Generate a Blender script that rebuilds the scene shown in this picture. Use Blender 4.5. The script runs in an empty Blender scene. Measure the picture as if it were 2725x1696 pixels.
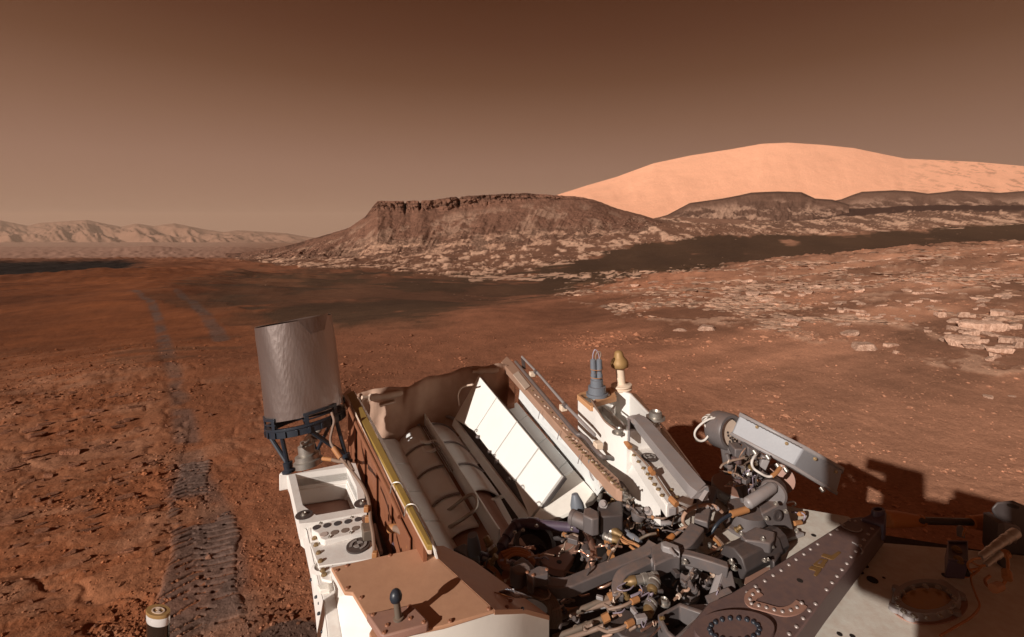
import bpy, bmesh, math, random
import numpy as np
from mathutils import Vector as V, Matrix

R = math.radians
rng = random.Random(7)
nrg = np.random.default_rng(7)
scene = bpy.context.scene
C = scene.collection

# ------------------------------------------------------------------ camera, sky, sun, exposure
F, HZ, CX, H = 1250.0, 600.0, 1362.5, 2.1       # focal length / horizon row / centre column of the survey grid, eye height
cam_d = bpy.data.cameras.new('camera')
cam = bpy.data.objects.new('camera', cam_d); C.objects.link(cam)
cam.location = (0, 0, H); cam.rotation_euler = (R(90), 0, 0)
cam_d.sensor_width = 36; cam_d.lens = 36 * F / 2725; cam_d.shift_y = -(848 - HZ) / 2725
cam_d.clip_start = 0.05; cam_d.clip_end = 40000
scene.camera = cam

SUN_AZ, SUN_EL = R(41), R(23.5)                 # light travels towards +X/+Y, low sun behind the camera on the left
TRAVEL = V((math.sin(SUN_AZ) * math.cos(SUN_EL), math.cos(SUN_AZ) * math.cos(SUN_EL), -math.sin(SUN_EL)))
sun_d = bpy.data.lights.new('sun', 'SUN'); sun_d.energy = 5.0; sun_d.angle = R(0.5); sun_d.color = (1, .93, .86)
sun = bpy.data.objects.new('sun', sun_d); C.objects.link(sun)
sun.rotation_euler = TRAVEL.to_track_quat('-Z', 'Y').to_euler(); sun.location = (-8, -8, 12)

world = bpy.data.worlds.new('World'); scene.world = world; world.use_nodes = True
nt = world.node_tree; nt.nodes.clear()
wo = nt.nodes.new('ShaderNodeOutputWorld'); bg = nt.nodes.new('ShaderNodeBackground')
tc = nt.nodes.new('ShaderNodeTexCoord'); sep = nt.nodes.new('ShaderNodeSeparateXYZ')
nt.links.new(tc.outputs['Generated'], sep.inputs[0])
asn = nt.nodes.new('ShaderNodeMath'); asn.operation = 'ARCSINE'; nt.links.new(sep.outputs['Z'], asn.inputs[0])
nrm = nt.nodes.new('ShaderNodeMath'); nrm.operation = 'DIVIDE'; nrm.inputs[1].default_value = math.pi / 2
nt.links.new(asn.outputs[0], nrm.inputs[0])
cr = nt.nodes.new('ShaderNodeValToRGB'); nt.links.new(nrm.outputs[0], cr.inputs[0])
els = cr.color_ramp.elements
def srgb(r, g, b): return tuple(((c / 255 / 12.92) if c <= 10 else ((c / 255 + .055) / 1.055) ** 2.4) for c in (r, g, b)) + (1,)
stops = [(0, (156, 120, 99)), (.076, (144, 108, 89)), (.13, (126, 90, 70)), (.186, (103, 67, 47)), (.235, (88, 52, 34)), (.285, (76, 41, 23)), (.45, (70, 37, 21)), (1, (64, 33, 19))]
els[0].position = 0; els[0].color = srgb(*stops[0][1]); els[1].position = 1; els[1].color = srgb(*stops[-1][1])
for p, c in stops[1:-1]:
    e = els.new(p); e.color = srgb(*c)
dotn = nt.nodes.new('ShaderNodeVectorMath'); dotn.operation = 'DOT_PRODUCT'; dotn.inputs[1].default_value = (-.92, -.39, 0)
nt.links.new(tc.outputs['Generated'], dotn.inputs[0])
mr = nt.nodes.new('ShaderNodeMapRange'); mr.inputs['From Min'].default_value = -1; mr.inputs['From Max'].default_value = 1
mr.inputs['To Min'].default_value = .94; mr.inputs['To Max'].default_value = 1.14
nt.links.new(dotn.outputs['Value'], mr.inputs['Value'])
mul = nt.nodes.new('ShaderNodeVectorMath'); mul.operation = 'SCALE'
nt.links.new(cr.outputs[0], mul.inputs[0]); nt.links.new(mr.outputs[0], mul.inputs['Scale'])
nt.links.new(mul.outputs[0], bg.inputs['Color']); bg.inputs['Strength'].default_value = 1.0
nt.links.new(bg.outputs[0], wo.inputs[0])

scene.view_settings.view_transform = 'Standard'; scene.view_settings.look = 'None'
scene.view_settings.exposure = 0; scene.view_settings.gamma = 1

# ------------------------------------------------------------------ materials
def newmat(name):
    m = bpy.data.materials.new(name); m.use_nodes = True
    return m, m.node_tree, m.node_tree.nodes['Principled BSDF']
MATS = {}
DUST = (.40, .20, .115)
def mat(name, col, rough=.6, metal=0, var=.12, dust=.35, bump=.0, bscale=120, coat=0, emis=None):
    """painted / metal rover surface: colour with faint blotches, brown dust settled on upward faces, fine relief"""
    m, t, b = newmat(name); L = t.links; N = t.nodes
    tc = N.new('ShaderNodeTexCoord')
    n1 = N.new('ShaderNodeTexNoise'); n1.inputs['Scale'].default_value = 14; n1.inputs['Detail'].default_value = 6
    L.new(tc.outputs['Object'], n1.inputs['Vector'])
    mx = N.new('ShaderNodeMix'); mx.data_type = 'RGBA'
    mx.inputs['A'].default_value = tuple(c * (1 - var) for c in col) + (1,)
    mx.inputs['B'].default_value = tuple(min(1, c * (1 + var)) for c in col) + (1,)
    L.new(n1.outputs['Fac'], mx.inputs['Factor'])
    out = mx.outputs['Result']
    if dust:
        g = N.new('ShaderNodeNewGeometry'); s = N.new('ShaderNodeSeparateXYZ'); L.new(g.outputs['Normal'], s.inputs[0])
        n2 = N.new('ShaderNodeTexNoise'); n2.inputs['Scale'].default_value = 45; n2.inputs['Detail'].default_value = 8; n2.inputs['Roughness'].default_value = .7
        L.new(tc.outputs['Object'], n2.inputs['Vector'])
        r2 = N.new('ShaderNodeMapRange'); r2.inputs['From Min'].default_value = .3; r2.inputs['From Max'].default_value = .75
        L.new(n2.outputs['Fac'], r2.inputs['Value'])
        m1 = N.new('ShaderNodeMath'); m1.operation = 'MULTIPLY'; m1.use_clamp = True
        L.new(s.outputs['Z'], m1.inputs[0]); L.new(r2.outputs[0], m1.inputs[1])
        m2 = N.new('ShaderNodeMath'); m2.operation = 'MULTIPLY'; m2.inputs[1].default_value = dust; L.new(m1.outputs[0], m2.inputs[0])
        md = N.new('ShaderNodeMix'); md.data_type = 'RGBA'; md.inputs['B'].default_value = DUST + (1,)
        L.new(out, md.inputs['A']); L.new(m2.outputs[0], md.inputs['Factor']); out = md.outputs['Result']
    n4 = N.new('ShaderNodeTexNoise'); n4.inputs['Scale'].default_value = 5.5; n4.inputs['Detail'].default_value = 10; n4.inputs['Roughness'].default_value = .78; n4.inputs['Distortion'].default_value = .6
    L.new(tc.outputs['Object'], n4.inputs['Vector'])
    r4 = N.new('ShaderNodeMapRange'); r4.inputs['From Min'].default_value = .56; r4.inputs['From Max'].default_value = .74; r4.inputs['To Max'].default_value = .28 * min(1, dust * 3)
    L.new(n4.outputs['Fac'], r4.inputs['Value'])
    m4 = N.new('ShaderNodeMix'); m4.data_type = 'RGBA'; m4.inputs['B'].default_value = (.30, .16, .095, 1)
    L.new(out, m4.inputs['A']); L.new(r4.outputs[0], m4.inputs['Factor']); out = m4.outputs['Result']
    L.new(out, b.inputs['Base Color'])
    b.inputs['Metallic'].default_value = metal; b.inputs['Coat Weight'].default_value = coat
    rr = N.new('ShaderNodeMapRange'); rr.inputs['To Min'].default_value = max(0, rough - .1); rr.inputs['To Max'].default_value = min(1, rough + .12)
    L.new(n1.outputs['Fac'], rr.inputs['Value']); L.new(rr.outputs[0], b.inputs['Roughness'])
    n3 = N.new('ShaderNodeTexNoise'); n3.inputs['Scale'].default_value = bscale; n3.inputs['Detail'].default_value = 4
    L.new(tc.outputs['Object'], n3.inputs['Vector'])
    bp = N.new('ShaderNodeBump'); bp.inputs['Strength'].default_value = max(bump, .06); bp.inputs['Distance'].default_value = .004
    L.new(n3.outputs['Fac'], bp.inputs['Height']); L.new(bp.outputs[0], b.inputs['Normal'])
    MATS[name] = m
    return m
mat('white_paint', (.78, .745, .70), .5, dust=.26, var=.06)
mat('panel_white', (.86, .84, .79), .55, dust=.04, var=.03)
mat('tile_grey', (.84, .85, .83), .6, dust=.03)
mat('deck_white', (.66, .62, .54), .6, dust=.42, bump=.15, bscale=300)
mat('tan_cover', (.50, .265, .155), .7, dust=.6, var=.06)
mat('cover_side', (.84, .79, .71), .6, dust=.1)
mat('plate_pink', (.30, .16, .12), .6, dust=.4)
mat('grey_paint', (.115, .098, .096), .48, dust=.32, var=.25)
mat('light_grey', (.27, .245, .24), .45, dust=.3, var=.2)
mat('antenna_grey', (.285, .285, .30), .5, metal=.0, dust=.1, var=.06)
mat('dark_grey', (.055, .045, .044), .5, dust=.15)
mat('mauve', (.115, .075, .072), .5, dust=.22)
mat('purple_hose', (.075, .055, .085), .42, dust=.15)
mat('blue_black', (.018, .026, .038), .4, dust=.06)
mat('blue_grey', (.15, .165, .19), .42, dust=.15)
mat('black', (.008, .006, .005), .7, dust=.05)
mat('dark_void', (.02, .012, .009), .9, dust=.1)
mat('brown_red', (.085, .028, .02), .8, dust=.2)
mat('steel', (.42, .39, .35), .42, metal=.75, dust=.25)
mat('bolt_metal', (.36, .31, .29), .45, metal=.4, dust=.2)
mat('gold_bolt', (.36, .25, .13), .45, metal=.5, dust=.15)
mat('gold', (.20, .125, .05), .48, metal=.4, dust=.25)
mat('gold_cap', (.34, .20, .075), .55, metal=.2, dust=.1)
mat('amber_boot', (.50, .18, .045), .6, dust=.2)
mat('orange_tape', (.38, .165, .06), .6, dust=.15)
mat('copper', (.62, .36, .26), .32, metal=.8, dust=.1)
mat('copper_panel', (.26, .10, .05), .55, metal=.15, dust=.3)
mat('yellow_edge', (.30, .19, .04), .55, dust=.25)
mat('tan_beam', (.40, .24, .165), .65, dust=.4)
mat('tan_light', (.60, .46, .36), .6, dust=.2)
mat('cream', (.74, .58, .44), .55, dust=.12)
mat('wire', (.23, .155, .115), .6, dust=.2)
mat('wire_white', (.62, .57, .52), .5, dust=.1)
mat('wire_purple', (.30, .25, .30), .5, dust=.1)
mat('wire_orange', (.42, .16, .05), .55, dust=.1)
mat('hose_brown', (.13, .10, .075), .65, dust=.3)
mat('fiducial_dark', (.055, .042, .038), .7, dust=.15)
mat('fiducial_grey', (.26, .23, .21), .7, dust=.1)
mat('disc_dark', (.05, .042, .045), .8, dust=.08)
mat('disc_brown', (.20, .145, .115), .8, dust=.08)
mat('disc_light', (.50, .40, .35), .8, dust=.08)
mat('amber_glass', (.34, .17, .045), .12, dust=.25, coat=.6)
mat('foil_silver', (.55, .57, .62), .25, metal=.9, dust=.05, bump=.5, bscale=60)
mat('chrome', (.82, .80, .77), .3, metal=.3, dust=.02)
mat('dark_chrome', (.13, .12, .10), .16, metal=.9, dust=.02)
mat('letter_gold', (.15, .075, .02), .6, dust=.08)
mat('orange_rim', (.56, .29, .14), .6, dust=.3)
mat('wheel_metal', (.12, .085, .07), .55, metal=.3, dust=.5)
# crinkled foil of the tall antenna can: vertical crimps
m, t, b = newmat('can_foil'); MATS['can_foil'] = m
tcn = t.nodes.new('ShaderNodeTexCoord'); mp = t.nodes.new('ShaderNodeMapping'); mp.inputs['Scale'].default_value = (110, 110, 34)
t.links.new(tcn.outputs['Object'], mp.inputs[0])
nz = t.nodes.new('ShaderNodeTexVoronoi'); nz.feature = 'F1'; nz.inputs['Scale'].default_value = 1; t.links.new(mp.outputs[0], nz.inputs['Vector'])
nb = t.nodes.new('ShaderNodeTexNoise'); nb.inputs['Scale'].default_value = 26; nb.inputs['Detail'].default_value = 5; t.links.new(tcn.outputs['Object'], nb.inputs['Vector'])
ad = t.nodes.new('ShaderNodeMath'); ad.operation = 'ADD'; t.links.new(nz.outputs['Distance'], ad.inputs[0]); t.links.new(nb.outputs['Fac'], ad.inputs[1])
bp = t.nodes.new('ShaderNodeBump'); bp.inputs['Strength'].default_value = .22; bp.inputs['Distance'].default_value = .003
t.links.new(ad.outputs[0], bp.inputs['Height']); t.links.new(bp.outputs[0], b.inputs['Normal'])
b.inputs['Base Color'].default_value = (.34, .285, .265, 1); b.inputs['Metallic'].default_value = .8; b.inputs['Roughness'].default_value = .33
# soft blanket
m, t, b = newmat('blanket'); MATS['blanket'] = m
tcn = t.nodes.new('ShaderNodeTexCoord')
nb = t.nodes.new('ShaderNodeTexNoise'); nb.inputs['Scale'].default_value = 5; nb.inputs['Detail'].default_value = 6; t.links.new(tcn.outputs['Object'], nb.inputs['Vector'])
rp = t.nodes.new('ShaderNodeValToRGB'); rp.color_ramp.elements[0].color = (.36, .205, .135, 1); rp.color_ramp.elements[1].color = (.62, .42, .31, 1)
rp.color_ramp.elements[0].position = .35; rp.color_ramp.elements[1].position = .7
t.links.new(nb.outputs['Fac'], rp.inputs[0]); t.links.new(rp.outputs[0], b.inputs['Base Color']); b.inputs['Roughness'].default_value = .8
bp = t.nodes.new('ShaderNodeBump'); bp.inputs['Strength'].default_value = .5; bp.inputs['Distance'].default_value = .02; t.links.new(nb.outputs['Fac'], bp.inputs['Height']); t.links.new(bp.outputs[0], b.inputs['Normal'])

def ground_mat(name, fine=1.0, rough=.95, amp=1.0, bumps=((55, .010, .6), (9, .03, .5))):
    """albedo comes from the mesh (soil, dark sand, bare rock); noise adds grain and relief"""
    m, t, b = newmat(name); L = t.links; N = t.nodes
    at = N.new('ShaderNodeAttribute'); at.attribute_name = 'Col'
    tc = N.new('ShaderNodeTexCoord')
    n1 = N.new('ShaderNodeTexNoise'); n1.inputs['Scale'].default_value = 30 * fine; n1.inputs['Detail'].default_value = 8; n1.inputs['Roughness'].default_value = .75
    n2 = N.new('ShaderNodeTexNoise'); n2.inputs['Scale'].default_value = 2.2 * fine; n2.inputs['Detail'].default_value = 8; n2.inputs['Roughness'].default_value = .65
    for n in (n1, n2): L.new(tc.outputs['Object'], n.inputs['Vector'])
    r1 = N.new('ShaderNodeMapRange'); r1.inputs['From Min'].default_value = .25; r1.inputs['From Max'].default_value = .75; r1.inputs['To Min'].default_value = 1 - .38 * amp; r1.inputs['To Max'].default_value = 1 + .38 * amp
    r2 = N.new('ShaderNodeMapRange'); r2.inputs['From Min'].default_value = .3; r2.inputs['From Max'].default_value = .7; r2.inputs['To Min'].default_value = 1 - .2 * amp; r2.inputs['To Max'].default_value = 1 + .2 * amp
    L.new(n1.outputs['Fac'], r1.inputs['Value']); L.new(n2.outputs['Fac'], r2.inputs['Value'])
    mm = N.new('ShaderNodeMath'); mm.operation = 'MULTIPLY'; L.new(r1.outputs[0], mm.inputs[0]); L.new(r2.outputs[0], mm.inputs[1])
    sc = N.new('ShaderNodeVectorMath'); sc.operation = 'SCALE'; L.new(at.outputs['Color'], sc.inputs[0]); L.new(mm.outputs[0], sc.inputs['Scale'])
    L.new(sc.outputs[0], b.inputs['Base Color']); b.inputs['Roughness'].default_value = rough
    b.inputs['Specular IOR Level'].default_value = .15
    prev = None
    for s, d, st in bumps:
        n = N.new('ShaderNodeTexNoise'); n.inputs['Scale'].default_value = s; n.inputs['Detail'].default_value = 7; n.inputs['Roughness'].default_value = .7
        L.new(tc.outputs['Object'], n.inputs['Vector'])
        bp = N.new('ShaderNodeBump'); bp.inputs['Strength'].default_value = st; bp.inputs['Distance'].default_value = d
        L.new(n.outputs['Fac'], bp.inputs['Height'])
        if prev: L.new(prev, bp.inputs['Normal'])
        prev = bp.outputs[0]
    L.new(prev, b.inputs['Normal'])
    MATS[name] = m
    return m
ground_mat('soil')
ground_mat('far_soil', .02, bumps=((.05, 6, .5), (.3, 1.2, .5)))
ground_mat('mesa_rock', .15, bumps=((.6, .8, .8), (3, .2, .6)))
ground_mat('mountain_dust', .009, amp=.32, bumps=((.16, 3, .5), (.03, 8, .3)))

# ------------------------------------------------------------------ numpy noise and terrain height
TAB = nrg.random((256, 256))
def vnoise(x, y):
    xi = np.floor(x).astype(np.int64); yi = np.floor(y).astype(np.int64)
    fx = x - xi; fy = y - yi; fx = fx * fx * (3 - 2 * fx); fy = fy * fy * (3 - 2 * fy)
    a = TAB[xi & 255, yi & 255]; b_ = TAB[(xi + 1) & 255, yi & 255]; c = TAB[xi & 255, (yi + 1) & 255]; d = TAB[(xi + 1) & 255, (yi + 1) & 255]
    return (a * (1 - fx) + b_ * fx) * (1 - fy) + (c * (1 - fx) + d * fx) * fy
def fbm(x, y, o=5, g=.5):
    s = np.zeros_like(x, dtype=float); a = 1; tot = 0
    for i in range(o):
        s += a * vnoise(x * 2 ** i + 17.3 * i, y * 2 ** i + 9.1 * i); tot += a; a *= g
    return s / tot
def ridged(x, y, o=5, g=.5):
    s = np.zeros_like(x, dtype=float); a = 1; tot = 0
    for i in range(o):
        s += a * (1 - np.abs(2 * vnoise(x * 2 ** i + 31.7 * i, y * 2 ** i + 5.3 * i) - 1)); tot += a; a *= g
    return s / tot
def sstep(a, b_, x):
    t_ = np.clip((x - a) / (b_ - a), 0, 1); return t_ * t_ * (3 - 2 * t_)
def pip(poly, x, y):
    ins = np.zeros(x.shape, bool); n = len(poly)
    for i in range(n):
        x0, y0 = poly[i]; x1, y1 = poly[(i + 1) % n]
        if y0 == y1: continue
        c = ((y0 > y) != (y1 > y)) & (x < (x1 - x0) * (y - y0) / (y1 - y0) + x0)
        ins ^= c
    return ins
def zr(Y, row): return H - (row - HZ) * Y / F
COLS = {   # surveyed profiles: bearing column -> (distance, height); ('r', row) gives a height from a sight line
 -600: [(5.6, .08), (8.5, -.4), (14, -.85), (20, -.95), (30, -1.75), (45, ('r', 742)), (60, -7), (100, ('r', 740)), (200, ('r', 692)), (600, ('r', 672)), (1500, ('r', 657)), (5000, ('r', 646)), (9000, ('r', 643))],
 0:    [(5.6, .08), (8.5, -.38), (14, -.8), (20, -.9), (30, ('r', 768)), (45, ('r', 735)), (60, -7), (100, ('r', 735)), (200, ('r', 690)), (600, ('r', 672)), (1500, ('r', 657)), (5000, ('r', 645)), (9000, ('r', 642))],
 250:  [(6.4, .10), (9.5, -.38), (14, -.72), (20, -.78), (30, ('r', 755)), (50, ('r', 716)), (65, -6), (110, ('r', 718)), (200, ('r', 688)), (600, ('r', 670)), (1500, ('r', 657)), (5000, ('r', 645)), (9000, ('r', 642))],
 400:  [(6.9, .10), (10, -.34), (14, -.62), (20, -.75), (30, ('r', 745)), (60, ('r', 708)), (90, ('r', 701)), (200, ('r', 688)), (600, ('r', 668)), (1500, ('r', 657)), (5000, ('r', 645)), (9000, ('r', 642))],
 640:  [(7.1, .07), (10, -.25), (14, ('r', 835)), (25, ('r', 770)), (50, ('r', 725)), (100, ('r', 703)), (190, ('r', 690)), (300, ('r', 688)), (600, ('r', 670)), (1500, ('r', 657)), (5000, ('r', 645)), (9000, ('r', 642))],
 1000: [(8, 0), (11, -.1), (20, ('r', 795)), (40, ('r', 745)), (80, ('r', 714)), (140, ('r', 700)), (190, ('r', 688)), (320, ('r', 690)), (600, ('r', 690)), (1500, ('r', 680)), (5000, ('r', 650)), (9000, ('r', 645))],
 1300: [(8, .0), (12, -.03), (16, ('r', 802)), (20, ('r', 808)), (40, ('r', 760)), (80, ('r', 722)), (140, ('r', 690)), (190, ('r', 668)), (320, ('r', 680)), (600, ('r', 680)), (5000, ('r', 650)), (9000, ('r', 645))],
 1500: [(8, .02), (14, -.12), (20, ('r', 778)), (26, ('r', 786)), (45, ('r', 748)), (80, ('r', 706)), (140, ('r', 668)), (190, ('r', 642)), (300, ('r', 640)), (600, ('r', 640)), (5000, ('r', 650)), (9000, ('r', 645))],
 1750: [(8, .05), (14, ('r', 780)), (24, ('r', 738)), (32, ('r', 746)), (60, ('r', 718)), (100, ('r', 680)), (150, ('r', 645)), (190, ('r', 612)), (260, ('r', 586)), (330, ('r', 578)), (400, ('r', 582)), (700, ('r', 600)), (5000, ('r', 650)), (9000, ('r', 645))],
 2100: [(8, .1), (14, ('r', 765)), (24, ('r', 712)), (40, ('r', 688)), (55, ('r', 696)), (100, ('r', 672)), (160, ('r', 642)), (220, ('r', 622)), (280, ('r', 603)), (330, ('r', 591)), (400, ('r', 597)), (560, ('r', 562)), (900, ('r', 600)), (5000, ('r', 650)), (9000, ('r', 645))],
 2450: [(8, .15), (14, ('r', 745)), (24, ('r', 690)), (45, ('r', 660)), (60, ('r', 668)), (110, ('r', 645)), (170, ('r', 622)), (230, ('r', 605)), (280, ('r', 580)), (330, ('r', 562)), (400, ('r', 572)), (550, ('r', 545)), (900, ('r', 580)), (5000, ('r', 650)), (9000, ('r', 645))],
 2725: [(8, .2), (14, ('r', 735)), (24, ('r', 675)), (45, ('r', 645)), (60, ('r', 655)), (110, ('r', 630)), (170, ('r', 606)), (230, ('r', 595)), (280, ('r', 576)), (330, ('r', 563)), (400, ('r', 574)), (550, ('r', 545)), (900, ('r', 580)), (5000, ('r', 650)), (9000, ('r', 645))],
 3400: [(8, .25), (14, ('r', 730)), (24, ('r', 668)), (45, ('r', 640)), (60, ('r', 650)), (110, ('r', 625)), (170, ('r', 602)), (230, ('r', 592)), (280, ('r', 576)), (330, ('r', 565)), (400, ('r', 575)), (900, ('r', 580)), (5000, ('r', 650)), (9000, ('r', 645))],
}
CPX = sorted(COLS)
LY = np.linspace(math.log(.4), math.log(9000), 500)
PROF = []
for c_ in CPX:
    pts = [(.4, 0), (4.5, 0)] + [(Y, zr(Y, z[1]) if isinstance(z, tuple) else z) for Y, z in COLS[c_]]
    PROF.append(np.interp(LY, [math.log(p[0]) for p in pts], [p[1] for p in pts]))
FX = np.linspace(-600, 3400, 401)
PG = np.stack([np.interp(FX, CPX, [PROF[k][j] for k in range(len(CPX))]) for j in range(len(LY))], 1)   # [px, logY]
ker = np.exp(-np.linspace(-2, 2, 13) ** 2); ker /= ker.sum()
PG = np.apply_along_axis(lambda v: np.convolve(np.pad(v, 6, mode='edge'), ker, 'valid'), 0, PG)
k2 = np.array([1, 2, 1]) / 4
PG = np.apply_along_axis(lambda v: np.convolve(np.pad(v, 1, mode='edge'), k2, 'valid'), 1, PG)
def macro(px, Y):
    u = np.clip((px + 600) / 10, 0, 399.999); v = np.clip((np.log(np.maximum(Y, .4)) - LY[0]) / (LY[1] - LY[0]), 0, 498.999)
    i = u.astype(int); j = v.astype(int); fu = u - i; fv = v - j
    return (PG[i, j] * (1 - fu) + PG[i + 1, j] * fu) * (1 - fv) + (PG[i, j + 1] * (1 - fu) + PG[i + 1, j + 1] * fu) * fv
DARK = [(430, 775), (560, 740), (700, 728), (830, 716), (1000, 708), (1200, 733), (1380, 722), (1500, 700), (1600, 668), (1700, 650), (1900, 628), (2200, 626), (2450, 613), (2800, 585), (2800, 640), (2450, 661), (2100, 690), (1750, 738), (1500, 780), (1300, 815), (1200, 845), (1080, 872), (900, 880), (760, 872), (640, 850), (540, 820)]
PALE = [(600, 690), (850, 640), (1000, 632), (1300, 645), (1500, 615), (1713, 572), (1900, 600), (2100, 588), (2436, 563), (2850, 565), (2850, 592), (2450, 612), (2200, 624), (1900, 626), (1700, 652), (1500, 705), (1350, 735), (1200, 740), (1000, 715), (830, 715)]
STRIP = [(1240, 736), (1500, 726), (1650, 731), (1880, 720), (1900, 728), (1650, 750), (1500, 744), (1250, 748)]
LEDGE = [(1500, 775), (1800, 735), (2100, 692), (2850, 640), (2850, 1020), (2300, 960), (2050, 880), (1750, 860), (1550, 830)]
LEFTROCK = [(-100, 1020), (250, 1000), (430, 1010), (520, 1120), (480, 1230), (350, 1420), (200, 1440), (-100, 1500)]
def wpt(px, row, z=0.0):
    Y = (H - z) * F / (row - HZ); return ((px - CX) / F * Y, Y)
TRACK_A = [wpt(560, 1700), wpt(545, 1560), wpt(530, 1420), (wpt(515, 1290)), wpt(503, 1190), wpt(480, 1080), wpt(462, 1000), wpt(450, 962), ((432 - CX) / F * 10.5, 10.5), ((424 - CX) / F * 13, 13), ((400 - CX) / F * 17, 17), ((350 - CX) / F * 22, 22)]
TRACK_B = [((590 - CX) / F * 9.5, 9.5), ((572 - CX) / F * 11.5, 11.5), ((550 - CX) / F * 13.5, 13.5), ((515 - CX) / F * 16.5, 16.5), ((470 - CX) / F * 21, 21)]
def pdist(poly, x, y):
    d = np.full(x.shape, 1e9)
    for (x0, y0), (x1, y1) in zip(poly[:-1], poly[1:]):
        dx, dy = x1 - x0, y1 - y0; q = dx * dx + dy * dy
        t_ = np.clip(((x - x0) * dx + (y - y0) * dy) / q, 0, 1)
        d = np.minimum(d, np.hypot(x - x0 - t_ * dx, y - y0 - t_ * dy))
    return d
GROOVE = [wpt(130, 1565), wpt(230, 1610), wpt(320, 1645), wpt(420, 1668)]
def terrain(x, y):
    """height and albedo at world positions (numpy arrays)"""
    r = np.hypot(x, y); th = np.arctan2(x, y); thc = np.clip(th, -R(57), R(57))
    Yp = r * np.cos(thc); px = CX + F * np.tan(thc)
    z = macro(px, Yp)
    row = HZ + (H - z) * F / np.maximum(Yp, .3)
    # masks, edges roughened by noise in the ground's own coordinates
    w = fbm(x / 3.1 + 50, y / 3.1, 4) - .5; w2 = fbm(x * 10 / (Yp + 5) + 9, np.log(Yp + 1) * 26, 5) - .5
    nf = fbm(x / (.5 + Yp * .035) + 33, y / (1 + Yp * .07) + 8, 5, .62) - .5
    jt = .22 + .78 * sstep(1650, 1250, px)
    dark = sum(pip(DARK, px + w2 * 190 * jt + a_, row + w2 * 34 * jt + w * 6 * jt + nf * 34 + b_).astype(float) for a_, b_ in ((-70 * jt, 3 * jt), (45 * jt, -7 * jt), (0, 9 * jt), (25 * jt, -14 * jt), (-30 * jt, 16 * jt), (90 * jt, 0))) / 6
    streak = fbm(x / (1.2 + Yp * .03) + 3, y / (2.5 + Yp * .03), 5)
    lens = fbm(x / (1.5 + Yp * .10) + 3, y / (.9 + Yp * .05) + 5, 5, .6)
    edge = np.minimum(sstep(430, 900, px), 1) * sstep(900, 800, row)
    dark *= sstep(.34, .50, lens + .15 * edge) * (1 - .32 * sstep(.50, .62, fbm(x / (4 + Yp * .05) + 90, y / (6 + Yp * .08), 4, .6)) * sstep(1500, 1100, px))
    pale_n = fbm(x / (2.2 + Yp * .012), y / (3.0 + Yp * .03), 5, .62)
    inpale = pip(PALE, px + w2 * 70, row + w2 * 14).astype(float)
    strip = pip(STRIP, px, row + nf * 22).astype(float) * sstep(.46, .52, fbm(x / 1.4 + 60, y / 2.6, 4, .6))
    pale = inpale * sstep(.50, .56, pale_n) * sstep(.40, .52, fbm(x / (.7 + Yp * .006) + 60, y / (1.2 + Yp * .02), 4, .6))
    ledge_n = ridged(x / 1.9 + .35 * y / 1.9, y / 1.4 - .2 * x, 5, .6)
    ledge = pip(LEDGE, px + w2 * 160, row + w2 * 40).astype(float) * sstep(.60, .72, ledge_n) * sstep(.40, .56, fbm(x * .9 + 40, y * 1.6, 5, .65)) * sstep(.42, .52, fbm(x * 3.3 - y, y * 4.1 + 7, 4, .6))
    lr_n = ridged(x / .55 + .5 * y / .55, y / .75 + 4, 4, .55)
    lrock = pip(LEFTROCK, px + w * 120, row + w * 120).astype(float) * sstep(.62, .76, lr_n)
    left = sstep(1250, 250, px)
    near = sstep(16, 5, Yp)
    tone = fbm(x / (1.5 + Yp * .06) + 70, y / (1.5 + Yp * .08), 5)
    rt = sstep(1300, 2350, px)
    base = np.stack([.205 + .075 * (1 - left) + .115 * rt, .071 + .042 * (1 - left) + .078 * rt, .030 + .030 * (1 - left) + .054 * rt], -1)
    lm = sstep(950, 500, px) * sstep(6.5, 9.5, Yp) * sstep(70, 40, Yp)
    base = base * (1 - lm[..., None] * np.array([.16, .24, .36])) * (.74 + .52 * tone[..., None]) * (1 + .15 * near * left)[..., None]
    dg = fbm((x + .3 * y) / (2.5 + Yp * .12), (y - .3 * x) / (.45 + Yp * .03) + 12, 6, .62)
    dgw = np.clip(sstep(1250, 1600, px) + sstep(900, 600, px) * sstep(7, 11, Yp) * .7, 0, 1) * sstep(90, 60, Yp) * sstep(4, 8, Yp)
    base = base * (1 + .62 * dgw * (np.clip(dg * 3.4 - .78, .42, 1.6) - 1))[..., None]
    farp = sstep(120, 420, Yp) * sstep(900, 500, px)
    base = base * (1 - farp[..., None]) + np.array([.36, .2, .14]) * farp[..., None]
    rdg = sstep(225, 260, Yp) * sstep(1650, 1800, px)
    base = base * (1 - .6 * rdg[..., None]) + np.array([.20, .115, .08]) * .6 * rdg[..., None]
    behind = sstep(345, 380, Yp) * sstep(1750, 1950, px)
    base = base * (1 - behind[..., None]) + np.array([.075, .035, .024]) * behind[..., None]
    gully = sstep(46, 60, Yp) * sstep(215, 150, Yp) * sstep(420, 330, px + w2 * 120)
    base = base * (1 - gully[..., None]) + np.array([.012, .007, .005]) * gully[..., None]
    pool = sstep(.50, .62, fbm(x / 1.6 + 4, y / .5 + 2, 4)) * pip([(280, 925), (640, 860), (650, 935), (300, 975)], px + w2 * 60, row).astype(float) * .45
    dk = np.maximum(dark, pool)
    base = base * (1 - dk[..., None]) + np.array([.088, .046, .025]) * (.62 + .76 * tone[..., None]) * dk[..., None]
    base = base * (1 - .7 * (inpale * (1 - dk))[..., None]) + np.array([.15, .078, .05]) * .7 * (inpale * (1 - dk))[..., None]
    pk = np.maximum(np.maximum(pale, ledge * .5), strip * .8)
    rock = np.array([.66, .40, .27]) * (.75 + .5 * fbm(x * 1.7, y * 1.7, 4)[..., None])
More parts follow.
